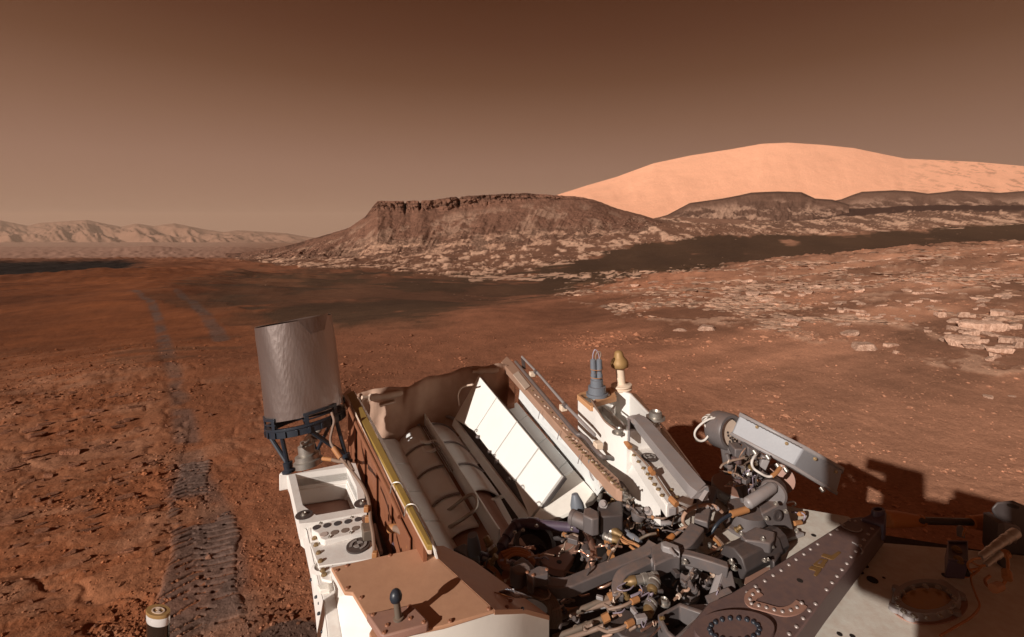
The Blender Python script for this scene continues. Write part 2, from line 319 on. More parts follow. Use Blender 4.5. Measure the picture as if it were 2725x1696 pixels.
    base = base * (1 - pk[..., None]) + rock * pk[..., None]
    base = base * (1 - .35 * lrock[..., None]) + np.array([.36, .16, .085]) * .35 * lrock[..., None]
    tn = sstep(.36, .52, fbm(x * 2.1 + 8, y * 2.1, 4)) * .9
    tw = .11 + .10 * sstep(4.4, 3.2, Yp); ta = sstep(tw + .05, tw - .05, pdist(TRACK_A, x, y) + w * .08) * (tn + .35 * sstep(8, 10, Yp)) * (.60 + .08 * sstep(12, 6, Yp)); tb = sstep(.20, .10, pdist(TRACK_B, x, y)) * (.45 + .55 * tn) * .7
    tk = np.maximum(ta, tb)
    base = base * (1 - tk[..., None]) + np.array([.115, .078, .064]) * tk[..., None]
    al, ac = x + .5 * y, y - .5 * x; s1_ = fbm(al * .8, ac * 3.6, 5, .58); s2_ = fbm(al * 1.7 + 20, ac * 7.0 + 3, 4, .6)
    tp2 = (left * sstep(620, 430, px + w * 160) * sstep(11, 8, Yp) * np.maximum(sstep(.60, .63, s1_), sstep(.57, .60, s2_) * .8))[..., None] * .4
    base = base * (1 - tp2) + np.array([.35, .155, .08]) * tp2
    cru = left * sstep(8, 6, Yp) * sstep(.54, .66, fbm(x * 1.3 + y * .65 + 5, (y - .5 * x) * 2.4, 5, .62)) * .5
    base = base * (1 - cru[..., None]) + np.array([.34, .165, .095]) * cru[..., None]
    smx, smy = wpt(768, 1700); sp_ = sstep(1.0, .8, np.hypot((x - smx) / .17, (y - smy) / .12) + w * .5)
    base = base * (1 - .9 * sp_[..., None]) + np.array([.10, .062, .048]) * .9 * sp_[..., None]
    # relief
    near_r = fbm(x * 2.1, y * 2.1, 5, .55) - .5; grit = fbm(x * 14, y * 14, 4, .6) - .5
    flat = 1 - .8 * np.maximum(dk, sstep(1500, 1300, np.abs(px - 1300) + 1200) * 0)
    al, ac = x + .5 * y, y - .5 * x
    st1 = fbm(al * .8, ac * 3.6, 5, .58); st2 = fbm(al * 1.7 + 20, ac * 7.0 + 3, 4, .6)
    lz = left * sstep(620, 430, px + w * 160) * sstep(11, 8, Yp)
    terr = .28 * lz * (.022 * sstep(.50, .525, st1) + .018 * sstep(.60, .62, st1) + .014 * sstep(.56, .585, st2) - .012 * sstep(.42, .40, st2))
    top_ = lz * np.maximum(sstep(.60, .63, st1), sstep(.57, .60, st2) * .8)
    z = z + near_r * .022 * flat * sstep(60, 3, Yp) + grit * .011 * flat * sstep(14, 3, Yp) + terr * (.35 + .65 * sstep(8.5, 6.5, Yp))
    z = z + (fbm(x / 5, y / 5, 5) - .5) * np.clip(Yp * .014, 0, 3.0) * sstep(3, 14, Yp) * (1 - .75 * dk)
    z = z + ledge * .022 * np.clip(Yp / 9, .6, 3.2) * (.4 + fbm(x * 2.3, y * 2.3, 4)) + pale * .22 * (.3 + fbm(x * .9, y * .9, 4)) + lrock * .006
    sl = sstep(1380, 1650, px) * sstep(9, 14, Yp) * sstep(70, 52, Yp)
    z = z + sl * (ridged((x * .9 + y * .3) / 8.5, (y - .3 * x) / 3.1, 5, .55) - .60) * .030 * Yp
    sl2 = sstep(1100, 700, px) * sstep(8, 13, Yp) * sstep(80, 45, Yp)
    z = z + sl2 * (ridged((x * .9 + y * .4) / 11 + 4, (y - .2 * x) / 3.6, 4, .5) - .62) * .020 * Yp
    rip = np.sin((y * .8 - x * .35) / (.05 * Yp + .12) + 5 * w) * .5
    z = z + rip * dk * .0019 * Yp
    rd = np.abs(fbm(x / .9 + 3 + y * .5, y / .5, 4) - .5)
    z = z - sstep(.03, 0, rd) * .012 * sstep(20, 6, Yp) * flat * (left * .8 + .2)
    z = z - sstep(.22, .05, pdist(TRACK_A, x, y)) * .008 * sstep(11, 6, Yp)
    g = pdist(GROOVE, x, y); z = z - sstep(.16, .02, g) * .018
    mnd = np.exp(-((x + 620) / 60) ** 2 - ((y - 800) / 50) ** 2) * 9; z = z + mnd
    return z, base
def tz(x, y):
    a, _ = terrain(np.array([x], float), np.array([y], float)); return float(a[0])
def hit(px, row):
    """first ground point met along a sight line"""
    Y = np.exp(np.linspace(math.log(1.5), math.log(700), 900)); z = macro(np.full_like(Y, px), Y)
    rr = HZ + (H - z) * F / Y; k = int(np.argmax(rr <= row)); Yh = float(Y[k]); x = (px - CX) / F * Yh
    return x, Yh, tz(x, Yh)

def mesh_np(name, verts, quads, cols=None, material=None, smooth=True):
    me = bpy.data.meshes.new(name)
    me.vertices.add(len(verts)); me.vertices.foreach_set('co', np.asarray(verts, np.float32).ravel())
    q = np.asarray(quads, np.int32); k = q.shape[1]
    me.loops.add(q.size); me.loops.foreach_set('vertex_index', q.ravel())
    me.polygons.add(len(q)); me.polygons.foreach_set('loop_start', np.arange(0, q.size, k, dtype=np.int32)); me.polygons.foreach_set('loop_total', np.full(len(q), k, np.int32))
    me.polygons.foreach_set('use_smooth', np.full(len(q), smooth, bool))
    me.update(calc_edges=True); me.validate()
    if cols is not None:
        at = me.color_attributes.new('Col', 'FLOAT_COLOR', 'POINT')
        at.data.foreach_set('color', np.concatenate([np.asarray(cols, np.float32), np.ones((len(verts), 1), np.float32)], 1).ravel())
    if material: me.materials.append(MATS[material])
    return me
def grid_quads(nu, nv, wrap=False):
    i = np.arange(nu if wrap else nu - 1)[:, None]; j = np.arange(nv - 1)[None, :]
    a = i * nv + j; b_ = ((i + 1) % nu) * nv + j
    return np.stack([a + 0 * b_, b_ + 0 * a, b_ + 1, a + 1], -1).reshape(-1, 4)
def link(name, me, kind=None, label=None, cat=None, group=None, parent=None):
    o = bpy.data.objects.new(name, me); C.objects.link(o)
    if kind: o['kind'] = kind
    if label: o['label'] = label
    if cat: o['category'] = cat
    if group: o['group'] = group
    if parent: o.parent = parent
    return o

# ------------------------------------------------------------------ the ground: one polar sheet out to the horizon
ths = np.concatenate([np.linspace(-R(57), R(57), 840), np.linspace(R(57), R(303), 62)[1:-1]])
rows = np.linspace(1, 1 / 26, 1)
inv = np.linspace(1 / 2.2, 1 / 30., 400)
rs = np.concatenate([[.05], np.linspace(.4, 2.15, 14), 1 / inv, np.exp(np.linspace(math.log(30.6), math.log(420), 190)), np.exp(np.linspace(math.log(430), math.log(12000), 60))])
TH, RS = np.meshgrid(ths, rs, indexing='ij')
gx = (RS * np.sin(TH)).ravel(); gy = (RS * np.cos(TH)).ravel()
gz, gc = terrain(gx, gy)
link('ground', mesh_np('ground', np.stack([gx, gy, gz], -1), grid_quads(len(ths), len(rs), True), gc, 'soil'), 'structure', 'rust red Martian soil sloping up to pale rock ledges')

def relief(name, pxs, sil, base, Yb, Yc, Yt, Yk, fn, material, colfn, nt_=90, label=None):
    """hill or mesa: foot at Yb (row base), cliff foot at Yc, rim at Yt (row sil), back at Yk; fn adds relief, colfn albedo"""
    P = np.asarray(pxs); top = np.interp(P, *zip(*sil)); bs = np.interp(P, *zip(*base))
    t_ = np.linspace(0, 1, nt_)
    X, Yv, Z = fn(P, top, bs, t_, Yb, Yc, Yt, Yk)
    cols = colfn(X, Yv, Z, P, t_)
    return link(name, mesh_np(name, np.stack([X.ravel(), Yv.ravel(), Z.ravel()], -1), grid_quads(len(P), nt_), cols.reshape(-1, 3), material), 'structure', label)

# mesa with a broken cliff cap over talus
def mesa_fn(P, top, bs, t_, Yb, Yc, Yt, Yk):
    n, m_ = len(P), len(t_)
    cl = np.interp(P, [640, 930, 1045, 1250, 1400, 1560, 1640, 1720], [0, 0, 27, 30, 16, 9, 3, 0])   # cliff height in rows
    cl = cl * (.75 + .5 * fbm(P / 40, P * 0 + 3, 3))
    notch = sstep(5, 0, np.abs(P - 1078 + 0)) * .8 + sstep(6, 0, np.abs(P - 1118)) * .6 + sstep(8, 0, np.abs(P - 1222)) * .4
    X = np.zeros((n, m_)); Yv = np.zeros((n, m_)); Z = np.zeros((n, m_))
    T = np.broadcast_to(t_, (n, m_)); Pm = np.broadcast_to(P[:, None], (n, m_))
    zb = H - (bs - HZ) * Yb / F; zt = H - (top - HZ) * Yt / F; zc = H - (top + cl - HZ) * Yc / F
    a, b_, c = .62, .80, .86
    u = np.clip(T / a, 0, 1); Yv = Yb + (Yc - Yb) * u; Z = zb[:, None] + (zc - zb)[:, None] * (.75 * u + .25 * u ** 2.2)
    u2 = np.clip((T - a) / (b_ - a), 0, 1); Yv = Yv + (Yt - Yc) * u2; Z = Z + (zt - zc)[:, None] * u2
    u3 = np.clip((T - b_) / (1 - b_), 0, 1); Yv = Yv + (Yk - Yt) * u3
    Z = Z - (u3 ** 2)[:, :] * (zt - zb + 4)[:, None] * (u3 > .5) * ((u3 - .5) * 2)
    cliffw = np.sin(np.clip((T - a + .04) / (b_ - a + .08), 0, 1) * math.pi)
    Xw = (Pm - CX) / F * Yv
    colm = .55 * ridged(Pm / 13 + T * 4, T * 14, 5, .62) + 1.05 * fbm(Pm / 34, T * 9 + 7, 5, .6)
    Yv = Yv + cliffw * (colm - .85) * 9 * np.clip(cl / 20, 0, 1)[:, None] + notch[:, None] * cliffw * 9
    tal = np.sin(np.clip(T / a, 0, 1) * math.pi)
    gul = ridged(Pm / 55 - T * 2.0, T * 1.2, 4, .55)
    Z = Z + tal * ((gul - .6) * 3.0 + (fbm(Xw / 2.2, Yv / 2.2, 5, .6) - .5) * 1.7)
    Z = Z + u3 * (1 - u3) * (fbm(Pm / 45, u3 * 3, 4) - .45) * 4 - notch[:, None] * (u2 > .3) * (u3 < .3) * 2.2
    Z = Z + (1 - tal) * (u2 <= 1) * (fbm(Pm / 6, T * 40, 3) - .5) * .5
    return (Pm - CX) / F * Yv, Yv, Z
def mesa_col(X, Yv, Z, P, t_):
    T = np.broadcast_to(t_, X.shape); Pm = np.broadcast_to(P[:, None], X.shape)
    n = fbm(X / 4, Z / 1.2 + Yv / 8, 5, .6); st = fbm(X / 30, Z * 1.3, 3)
    c = np.array([.185, .088, .056]) * (.66 + .68 * n[..., None])
    cap = sstep(.60, .66, T)
    c = c * (1 - .4 * cap[..., None] * sstep(.5, .4, st)[..., None])
    pl = sstep(.50, .62, fbm(X / 7 + 2, T * 9, 5, .62)) * sstep(.62, .5, T) * sstep(.0, .1, T)
    c = c * (1 - pl[..., None] * .75) + np.array([.34, .20, .135]) * pl[..., None] * .75
    lo = sstep(.34, .16, T) * sstep(.47, .62, fbm(X / 5 + 9, T * 26, 5, .66))
    rs_ = sstep(.4, .2, T) * (1 - lo); c = c * (1 - .5 * rs_[..., None]) + np.array([.11, .055, .035]) * .5 * rs_[..., None]
    c = c * (1 - lo[..., None] * .8) + np.array([.58, .34, .225]) * lo[..., None] * .8
    return c
SIL_MESA = [(600, 700), (650, 689), (724, 673), (798, 654), (872, 628), (928, 608), (972, 577), (990, 552), (1005, 535), (1061, 535), (1146, 533), (1200, 525), (1280, 519), (1391, 514), (1465, 519), (1536, 523), (1585, 533), (1640, 555), (1713, 574), (1760, 590)]
relief('mesa', np.linspace(600, 1760, 700), SIL_MESA, [(600, 712), (800, 706), (1000, 700), (1300, 684), (1500, 668), (1640, 652), (1713, 640), (1760, 640)], 175, 238, 244, 330, mesa_fn, 'mesa_rock', mesa_col, 150,
       'brown flat topped mesa with broken cliff cap and talus')
def butte_fn(P, top, bs, t_, Yb, Yc, Yt, Yk):
    n, m_ = len(P), len(t_); T = np.broadcast_to(t_, (n, m_)); Pm = np.broadcast_to(P[:, None], (n, m_))
    zb = H - (bs - HZ) * Yb / F; zt = H - (top - HZ) * Yt / F
    u = np.clip(T / .75, 0, 1); u3 = np.clip((T - .75) / .25, 0, 1)
    Yv = Yb + (Yt - Yb) * u + (Yk - Yt) * u3
    Z = zb[:, None] + (zt - zb)[:, None] * (.72 * u + .28 * u ** 4) - u3 ** 2 * (zt - zb + 4)[:, None]
    Z = Z + np.sin(u * math.pi) * ((ridged(Pm / 42 - T * 1.5, T * 1.5, 5, .6) - .6) * 8 + (fbm(Pm / 9, T * 12, 5, .6) - .5) * 5)
    return (Pm - CX) / F * Yv, Yv, Z
def butte_col(X, Yv, Z, P, t_):
    T = np.broadcast_to(t_, X.shape); n = fbm(X / 14, Z / 3, 5, .6)
    c = np.array([.15, .078, .052]) * (.7 + .6 * n[..., None])
    pl = sstep(.47, .58, fbm(X / 16 + 4, T * 8, 5, .6)) * sstep(.7, .5, T) * sstep(.05, .2, T)
    c = c * (1 - pl[..., None] * .8) + np.array([.48, .29, .2]) * pl[..., None] * .8
    return c * (1 - .45 * sstep(.71, .73, T) * sstep(.79, .76, T))[..., None]
relief('butte', np.linspace(1690, 2260, 300), [(1690, 596), (1776, 572), (1836, 540), (1880, 534), (1923, 528), (1965, 520), (2000, 512), (2071, 509), (2133, 511), (2150, 519), (2169, 528), (2215, 531), (2260, 545)], [(1690, 622), (1776, 615), (1900, 612), (2070, 612), (2260, 612)], 395, 470, 500, 600, butte_fn, 'mesa_rock', butte_col, 80,
       'small brown butte with flat dark cap before the bright mountain')
relief('butte', np.linspace(2150, 3300, 360), [(2150, 548), (2240, 530), (2270, 518), (2294, 510), (2381, 506), (2430, 509), (2469, 515), (2510, 511), (2545, 506), (2600, 509), (2660, 513), (2725, 508), (2900, 512), (3300, 540)], [(2150, 602), (2300, 596), (2725, 590), (3300, 590)], 590, 660, 730, 860, butte_fn, 'mesa_rock', butte_col, 80,
       'long low brown butte below the bright mountain by the frame edge')
def mount_fn(P, top, bs, t_, Yb, Yc, Yt, Yk):
    n, m_ = len(P), len(t_); T = np.broadcast_to(t_, (n, m_)); Pm = np.broadcast_to(P[:, None], (n, m_))
    zb = H - (bs - HZ) * Yb / F; zt = H - (top - HZ) * Yt / F
    u = np.clip(T / .8, 0, 1); u3 = np.clip((T - .8) / .2, 0, 1)
    Yv = Yb + (Yt - Yb) * u + (Yk - Yt) * u3
    Z = zb[:, None] + (zt - zb)[:, None] * (.9 * u + .1 * u * u) - u3 ** 2 * (zt - zb)[:, None] * .9
    Z = Z + np.sin(u * math.pi) * ((fbm(Pm / 140, T * 2, 4, .45) - .5) * 14 + (ridged(Pm / 38 + T * 2, T * 2.2 + 3, 4, .5) - .6) * 2.5 + (ridged(Pm / 60 + T * 3, T * 3, 4) - .6) * 4 * sstep(2250, 2600, Pm))
    return (Pm - CX) / F * Yv, Yv, Z
relief('mountain', np.linspace(1440, 3500, 420), [(1440, 532), (1482, 519), (1564, 493), (1640, 471), (1738, 435), (1836, 414), (1945, 397), (2027, 382.5), (2098, 379.5), (2191, 385.5), (2272, 394), (2354, 411), (2409, 422), (2491, 425.6), (2600, 431), (2725, 442), (3000, 470), (3500, 540)], [(1440, 600), (3500, 600)], 1000, 1300, 1420, 2200, mount_fn, 'mountain_dust',
       lambda X, Yv, Z, P, t_: np.array([.86, .425, .26]) * (.97 + .06 * fbm(X / 60, Yv / 60, 4)[..., None]) * (1 - .35 * (sstep(.60, .66, fbm(X / 16 + Z / 20, Z / 8, 4)) * sstep(2300, 2600, np.broadcast_to(P[:, None], X.shape)))[..., None]), 110,
       'smooth bright orange mountain rising on the skyline')
def rim_fn(P, top, bs, t_, Yb, Yc, Yt, Yk):
    n, m_ = len(P), len(t_); T = np.broadcast_to(t_, (n, m_)); Pm = np.broadcast_to(P[:, None], (n, m_))
    zb = H - (bs - HZ) * Yb / F; zt = H - (top - HZ) * Yt / F
    u = np.clip(T / .85, 0, 1); u3 = np.clip((T - .85) / .15, 0, 1)
    Yv = Yb + (Yt - Yb) * u + (Yk - Yt) * u3
    Z = zb[:, None] + (zt - zb)[:, None] * (u ** 1.3) - u3 * 120
    rg = ridged(Pm / 70 + T * 1.6, T * 2.6, 5, .55)
    Z = Z + np.sin(u ** .8 * math.pi) * (rg - .62) * 320 * np.clip((bs - top) / 60, .3, 1)[:, None] + (u3 == 0) * (fbm(Pm / 9, T * 30, 4) - .5) * 14 * u
    return (Pm - CX) / F * Yv, Yv, Z
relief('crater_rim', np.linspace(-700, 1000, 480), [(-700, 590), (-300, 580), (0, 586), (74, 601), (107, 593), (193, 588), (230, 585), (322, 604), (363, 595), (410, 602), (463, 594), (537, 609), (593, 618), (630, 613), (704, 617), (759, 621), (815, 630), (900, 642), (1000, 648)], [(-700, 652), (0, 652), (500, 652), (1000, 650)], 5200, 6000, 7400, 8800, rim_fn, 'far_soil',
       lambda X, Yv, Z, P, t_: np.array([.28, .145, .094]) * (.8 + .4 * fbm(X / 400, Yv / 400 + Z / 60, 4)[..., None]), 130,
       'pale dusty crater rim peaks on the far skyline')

# ------------------------------------------------------------------ the rover: shape helpers
REG = {0: (0, 0, 1), 1: (640, 800, .3175), 2: (700, 1200, .328), 3: (880, 920, .357), 4: (1280, 900, .3307), 5: (1180, 1280, .2751), 6: (1620, 1280, .2752), 7: (1820, 1060, .2646), 8: (2180, 1200, .3281)}
def S(r, x, y): ox, oy, k = REG[r]; return ox + x * k, oy + y * k
ZOFF = 0.0
def pz(r, x, y, z):
    """survey point -> rover point at height z"""
    z = z + ZOFF; a, b_ = S(r, x, y); Y = (H - z) * F / (b_ - HZ); return V(((a - CX) / F * Y, Y, z))
def pd(r, x, y, Y):
    """survey point -> rover point at distance Y"""
    a, b_ = S(r, x, y); return V(((a - CX) / F * Y, Y, H - (b_ - HZ) * Y / F))
def px2m(r, n, Y): return n * REG[r][2] * Y / F
def pp(r, p, z): return pz(r, p[0], p[1], p[2] if len(p) > 2 else z)
ORG = V((.1, 1.0, 0))
rover = bpy.data.objects.new('mars_rover', None); C.objects.link(rover); rover.location = ORG
rover['label'] = 'dusty white and grey robotic rover filling the foreground, seen from its mast'; rover['category'] = 'rover'

class G:
    def __init__(s): s.v = []; s.f = []
    def add(s, vs, fs):
        n = len(s.v); s.v += [V(v) for v in vs]; s.f += [tuple(i + n for i in f) for f in fs]; return s
    def poly(s, pts, d):
        """polygon extruded by vector d"""
        n = len(pts); d = V(d); a = [V(p) for p in pts]
        return s.add(a + [p + d for p in a], [tuple(range(n)), tuple(range(2 * n - 1, n - 1, -1))] + [(i, (i + 1) % n, n + (i + 1) % n, n + i) for i in range(n)])
    def ext(s, r, pts, z, h):
        return s.poly([pp(r, p, z) for p in pts], (0, 0, -h))
    def hexa(s, top, bot):
        n = len(top)
        return s.add(list(top) + list(bot), [tuple(range(n)), tuple(range(2 * n - 1, n - 1, -1))] + [(i, (i + 1) % n, n + (i + 1) % n, n + i) for i in range(n)])
    def box(s, c, ax, ay, az):
        c = V(c); ax, ay, az = V(ax) / 2, V(ay) / 2, V(az) / 2
        t_ = [c + ax + ay + az, c - ax + ay + az, c - ax - ay + az, c + ax - ay + az]
        return s.hexa(t_, [p - 2 * az for p in t_])
    def ringframe(s, outer, inner, h):
        n = len(outer); d = V((0, 0, -h)); o = [V(p) for p in outer]; i_ = [V(p) for p in inner]
        vs = o + i_ + [p + d for p in o] + [p + d for p in i_]; fs = []
        for k in range(n):
            l = (k + 1) % n
            fs += [(k, l, n + l, n + k), (2 * n + k, 3 * n + k, 3 * n + l, 2 * n + l), (k, 2 * n + k, 2 * n + l, l), (n + k, n + l, 3 * n + l, 3 * n + k)]
        return s.add(vs, fs)
    def tube(s, pts, rad, n=10, smooth=True, closed=False, cap=True):
        P = [V(p) for p in pts]
        if smooth and len(P) > 2: P = catmull(P, 6, closed)
        m_ = len(P); up = None; rings = []
        for i, p in enumerate(P):
            if closed: d = P[(i + 1) % m_] - P[i - 1]
            else: d = P[min(i + 1, m_ - 1)] - P[max(i - 1, 0)]
            d.normalize()
            if up is None: up = V((0, 0, 1)) if abs(d.z) < .9 else V((1, 0, 0))
            x = d.cross(up).normalized(); up = x.cross(d).normalized()
            rr = rad[min(i * (len(rad) - 1) // max(m_ - 1, 1), len(rad) - 1)] if isinstance(rad, (list, tuple)) else rad
            rings.append([p + (x * math.cos(a) + up * math.sin(a)) * rr for a in [2 * math.pi * k / n for k in range(n)]])
        vs = [q for g in rings for q in g]; fs = []
        for i in range(m_ if closed else m_ - 1):
            j = (i + 1) % m_
            fs += [(i * n + k, i * n + (k + 1) % n, j * n + (k + 1) % n, j * n + k) for k in range(n)]
        if cap and not closed: fs += [tuple(range(n)), tuple(range(m_ * n - 1, (m_ - 1) * n - 1, -1))]
        return s.add(vs, fs)
    def bar(s, pts, w, h, smooth=True):
        """rectangular bar along a path: width w sideways, height h up"""
        P = [V(p) for p in pts]
        if smooth and len(P) > 2: P = catmull(P, 5, False)
        m_ = len(P); vs = []
        for i, p in enumerate(P):
            d = (P[min(i + 1, m_ - 1)] - P[max(i - 1, 0)]).normalized(); x = d.cross(V((0, 0, 1))).normalized(); u = x.cross(d).normalized()
            vs += [p + x * w / 2 + u * h / 2, p - x * w / 2 + u * h / 2, p - x * w / 2 - u * h / 2, p + x * w / 2 - u * h / 2]
        fs = [(i * 4 + k, i * 4 + (k + 1) % 4, i * 4 + 4 + (k + 1) % 4, i * 4 + 4 + k) for i in range(m_ - 1) for k in range(4)]
        return s.add(vs, fs + [(0, 1, 2, 3), (4 * m_ - 1, 4 * m_ - 2, 4 * m_ - 3, 4 * m_ - 4)])
    def lathe(s, p, axis, prof, n=24, a0=0, a1=2 * math.pi, cap=True):
        """profile [(t, radius)] turned about axis from p; t in metres along the axis"""
        d = V(axis).normalized(); up = V((0, 0, 1)) if abs(d.z) < .9 else V((0, 1, 0)); x = d.cross(up).normalized(); y = x.cross(d)
        full = abs(a1 - a0 - 2 * math.pi) < 1e-6; k_ = n if full else n + 1
        vs = [V(p) + d * t_ + (x * math.cos(a0 + (a1 - a0) * k / n) + y * math.sin(a0 + (a1 - a0) * k / n)) * rr for t_, rr in prof for k in range(k_)]
        m_ = len(prof); fs = []
        for i in range(m_ - 1):
            for k in range(n):
                l = (k + 1) % k_ if full else k + 1
                fs.append((i * k_ + k, i * k_ + l, (i + 1) * k_ + l, (i + 1) * k_ + k))
        if cap and full: fs += [tuple(range(k_)), tuple(range(m_ * k_ - 1, (m_ - 1) * k_ - 1, -1))]
        return s.add(vs, fs)
    def mesh(s, name, material, off=V((0, 0, 0)), angle=38):
        me = bpy.data.meshes.new(name); me.from_pydata([tuple(v - off) for v in s.v], [], s.f)
        b_ = bmesh.new(); b_.from_mesh(me); bmesh.ops.recalc_face_normals(b_, faces=b_.faces); b_.to_mesh(me); b_.free()
        me.shade_smooth(); me.set_sharp_from_angle(angle=R(angle)); me.materials.append(MATS[material]); me.update()
        return me
def catmull(P, k, closed):
    n = len(P); out = []
    for i in range(n if closed else n - 1):
        p1, p2 = P[i], P[(i + 1) % n]
        p0 = P[i - 1] if (i > 0 or closed) else p1 * 2 - p2; p3 = P[(i + 2) % n] if (i + 2 < n or closed) else p2 * 2 - p1
        for j in range(k):
            t_ = j / k
            out.append(.5 * ((2 * p1) + (p2 - p0) * t_ + (2 * p0 - 5 * p1 + 4 * p2 - p3) * t_ * t_ + (3 * p1 - p0 - 3 * p2 + p3) * t_ ** 3))
    if not closed: out.append(P[-1])
    return out
def part(name, g, material, parent=None, bevel=0, angle=38, label=None):
    o = bpy.data.objects.new(name, g.mesh(name, material, ORG, angle)); C.objects.link(o); o.parent = parent or rover
    if bevel:
        m_ = o.modifiers.new('edge', 'BEVEL'); m_.width = bevel; m_.segments = 2; m_.limit_method = 'ANGLE'; m_.angle_limit = R(40); m_.harden_normals = False
    if label: o['label'] = label
    return o
PROTO = {}
def piece(kind, p, scale, parent, axis=(0, 0, 1)):
    """small repeated fastener sharing one mesh: rivet / bolt / screw"""
    me, nm = PROTO[kind]
    o = bpy.data.objects.new(nm, me); C.objects.link(o); o.parent = parent
    o.location = V(p) - ORG; o.rotation_euler = V(axis).to_track_quat('Z', 'Y').to_euler(); o.scale = (scale,) * 3
    return o
def proto(kind, nm, g, material): PROTO[kind] = (g.mesh(nm, material), nm)
proto('rivet', 'rivet', G().lathe((0, 0, 0), (0, 0, 1), [(0, 1), (.35, .85), (.62, .5), (.72, .01)], 10), 'bolt_metal')
proto('bolt', 'bolt', G().lathe((0, 0, 0), (0, 0, 1), [(0, 1.35), (.15, 1.35), (.18, 1), (.8, 1), (.95, .8), (.95, .01)], 8), 'gold_bolt')
proto('dark_bolt', 'bolt', G().lathe((0, 0, 0), (0, 0, 1), [(0, 1.1), (.7, 1), (.9, .8), (.9, .01)], 8), 'blue_black')
proto('steel_bolt', 'bolt', G().lathe((0, 0, 0), (0, 0, 1), [(0, 1.5), (.3, 1.5), (.3, 1), (1, 1), (1.15, .75), (.8, .6), (.8, .01)], 10), 'steel')
proto('screw', 'screw', G().lathe((0, 0, 0), (0, 0, 1), [(0, 1.2), (.4, 1.0), (.6, .6), (.5, .4), (.5, .01)], 8), 'copper_panel')
proto('hole', 'hole', G().lathe((0, 0, 0), (0, 0, 1), [(0, 1), (.12, 1), (.12, .01)], 12), 'black')
def tube(name, r, pts, rad, material, parent=None, z=1.2, n=10, smooth=True):
    P = [pp(r, p, z) for p in pts]; return part(name, G().tube(P, px2m(r, rad, sum(q.y for q in P) / len(P)), n, smooth), material, parent)
def cyl(name, r, a, b_, prof, material, parent=None, n=20):
    """turned piece from a to b; prof [(fraction, survey radius)]"""
    A, B = pz(r, *a), pz(r, *b_); L_ = (B - A).length
    return part(name, G().lathe(A, B - A, [(t_ * L_, px2m(r, q, A.y)) for t_, q in prof], n), material, parent)
def slab(name, r, pts, z, h, material, parent=None, bevel=0.002):
    return part(name, G().ext(r, pts, z, h), material, parent, bevel)
def fiducial(r, c, rx, z, parent, spin):
    p = pz(r, c[0], c[1], z); R_ = px2m(r, rx, p.y)
    o = part('fiducial_marker', G().lathe(p, (0, 0, 1), [(-.002, R_), (.004, R_), (.004, .001)], 32), 'fiducial_dark', parent)
    for a0, r0, r1 in ((0, .0, .42), (math.pi, .0, .42), (math.pi / 2, .52, .74), (3 * math.pi / 2, .52, .74)):
        arc = [a0 + spin + k * math.pi / 20 for k in range(11)]
        pts = [p + V((math.cos(a) * r1 * R_, math.sin(a) * r1 * R_, .0065)) for a in arc] + ([p + V((0, 0, .0065))] if r0 == 0 else [p + V((math.cos(a) * r0 * R_, math.sin(a) * r0 * R_, .0065)) for a in reversed(arc)])
        part('sector', G().poly(pts, (0, 0, -.0015)), 'fiducial_grey', o)
    return o

TAU = 2 * math.pi
def idisc(r, c, rx, ry, z, prof, n=56):
    '''round plate lying on the deck: rings (scale, height)'''
    g = G(); vs = []
    for sc_, dz in prof: vs += [pz(r, c[0] + rx * sc_ * math.cos(TAU * k / n), c[1] + ry * sc_ * math.sin(TAU * k / n), z) + V((0, 0, dz)) for k in range(n)]
    m_ = len(prof)
    return g.add(vs, [(i * n + k, i * n + (k + 1) % n, (i + 1) * n + (k + 1) % n, (i + 1) * n + k) for i in range(m_ - 1) for k in range(n)] + [tuple(range((m_ - 1) * n, m_ * n))])
# ---- chassis under everything (closed body, dark inside), wheel at the near left
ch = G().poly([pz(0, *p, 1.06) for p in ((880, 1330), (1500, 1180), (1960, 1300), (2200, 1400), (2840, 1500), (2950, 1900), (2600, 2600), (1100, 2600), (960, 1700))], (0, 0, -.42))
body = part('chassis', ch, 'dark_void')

# ---- tall foil antenna on its strut base
ANT_Y = 1.78
ax_b, ax_t = pd(1, 545, 915, ANT_Y), pd(1, 452, 172, ANT_Y + .035)
ra = px2m(1, 300, ANT_Y); axis = (ax_t - ax_b); La = axis.length; axd = axis.normalized()
g = G(); nseg, nst = 56, 16
ux = axd.cross(V((0, 1, 0))).normalized() * -1; uy = ux.cross(axd).normalized() * -1
if ux.x < 0: ux = -ux
if uy.y < 0: uy = -uy
vs = []
for j in range(nst + 1):
    t_ = j / nst
    for k in range(nseg):
        a = 2 * math.pi * k / nseg
        rr = ra * (1 + .010 * math.sin(9 * a + 7 * t_) * (1 - t_ * .3) + .006 * math.sin(23 * a + 19 * t_))
        vs.append(ax_b + axis * t_ + ux * rr * math.cos(a) + uy * rr * math.sin(a))
fs = [(j * nseg + k, j * nseg + (k + 1) % nseg, (j + 1) * nseg + (k + 1) % nseg, (j + 1) * nseg + k) for j in range(nst) for k in range(nseg)]
can = part('antenna_can', G().add(vs, fs), 'can_foil', label='dull crinkled foil antenna can')
lid = G(); cz = ax_t + axd * .006
vs = [ax_t + (ux * math.cos(2 * math.pi * k / nseg) + uy * math.sin(2 * math.pi * k / nseg)) * ra * (1.012 + .003 * math.sin(11 * k)) + axd * (.004 + .0012 * math.sin(k * .5)) for k in range(nseg)]
vs2 = [ax_t + (ux * math.cos(2 * math.pi * k / nseg) + uy * math.sin(2 * math.pi * k / nseg)) * ra * .8 + axd * (-.006 + .002 * math.sin(k * .5)) for k in range(nseg)]
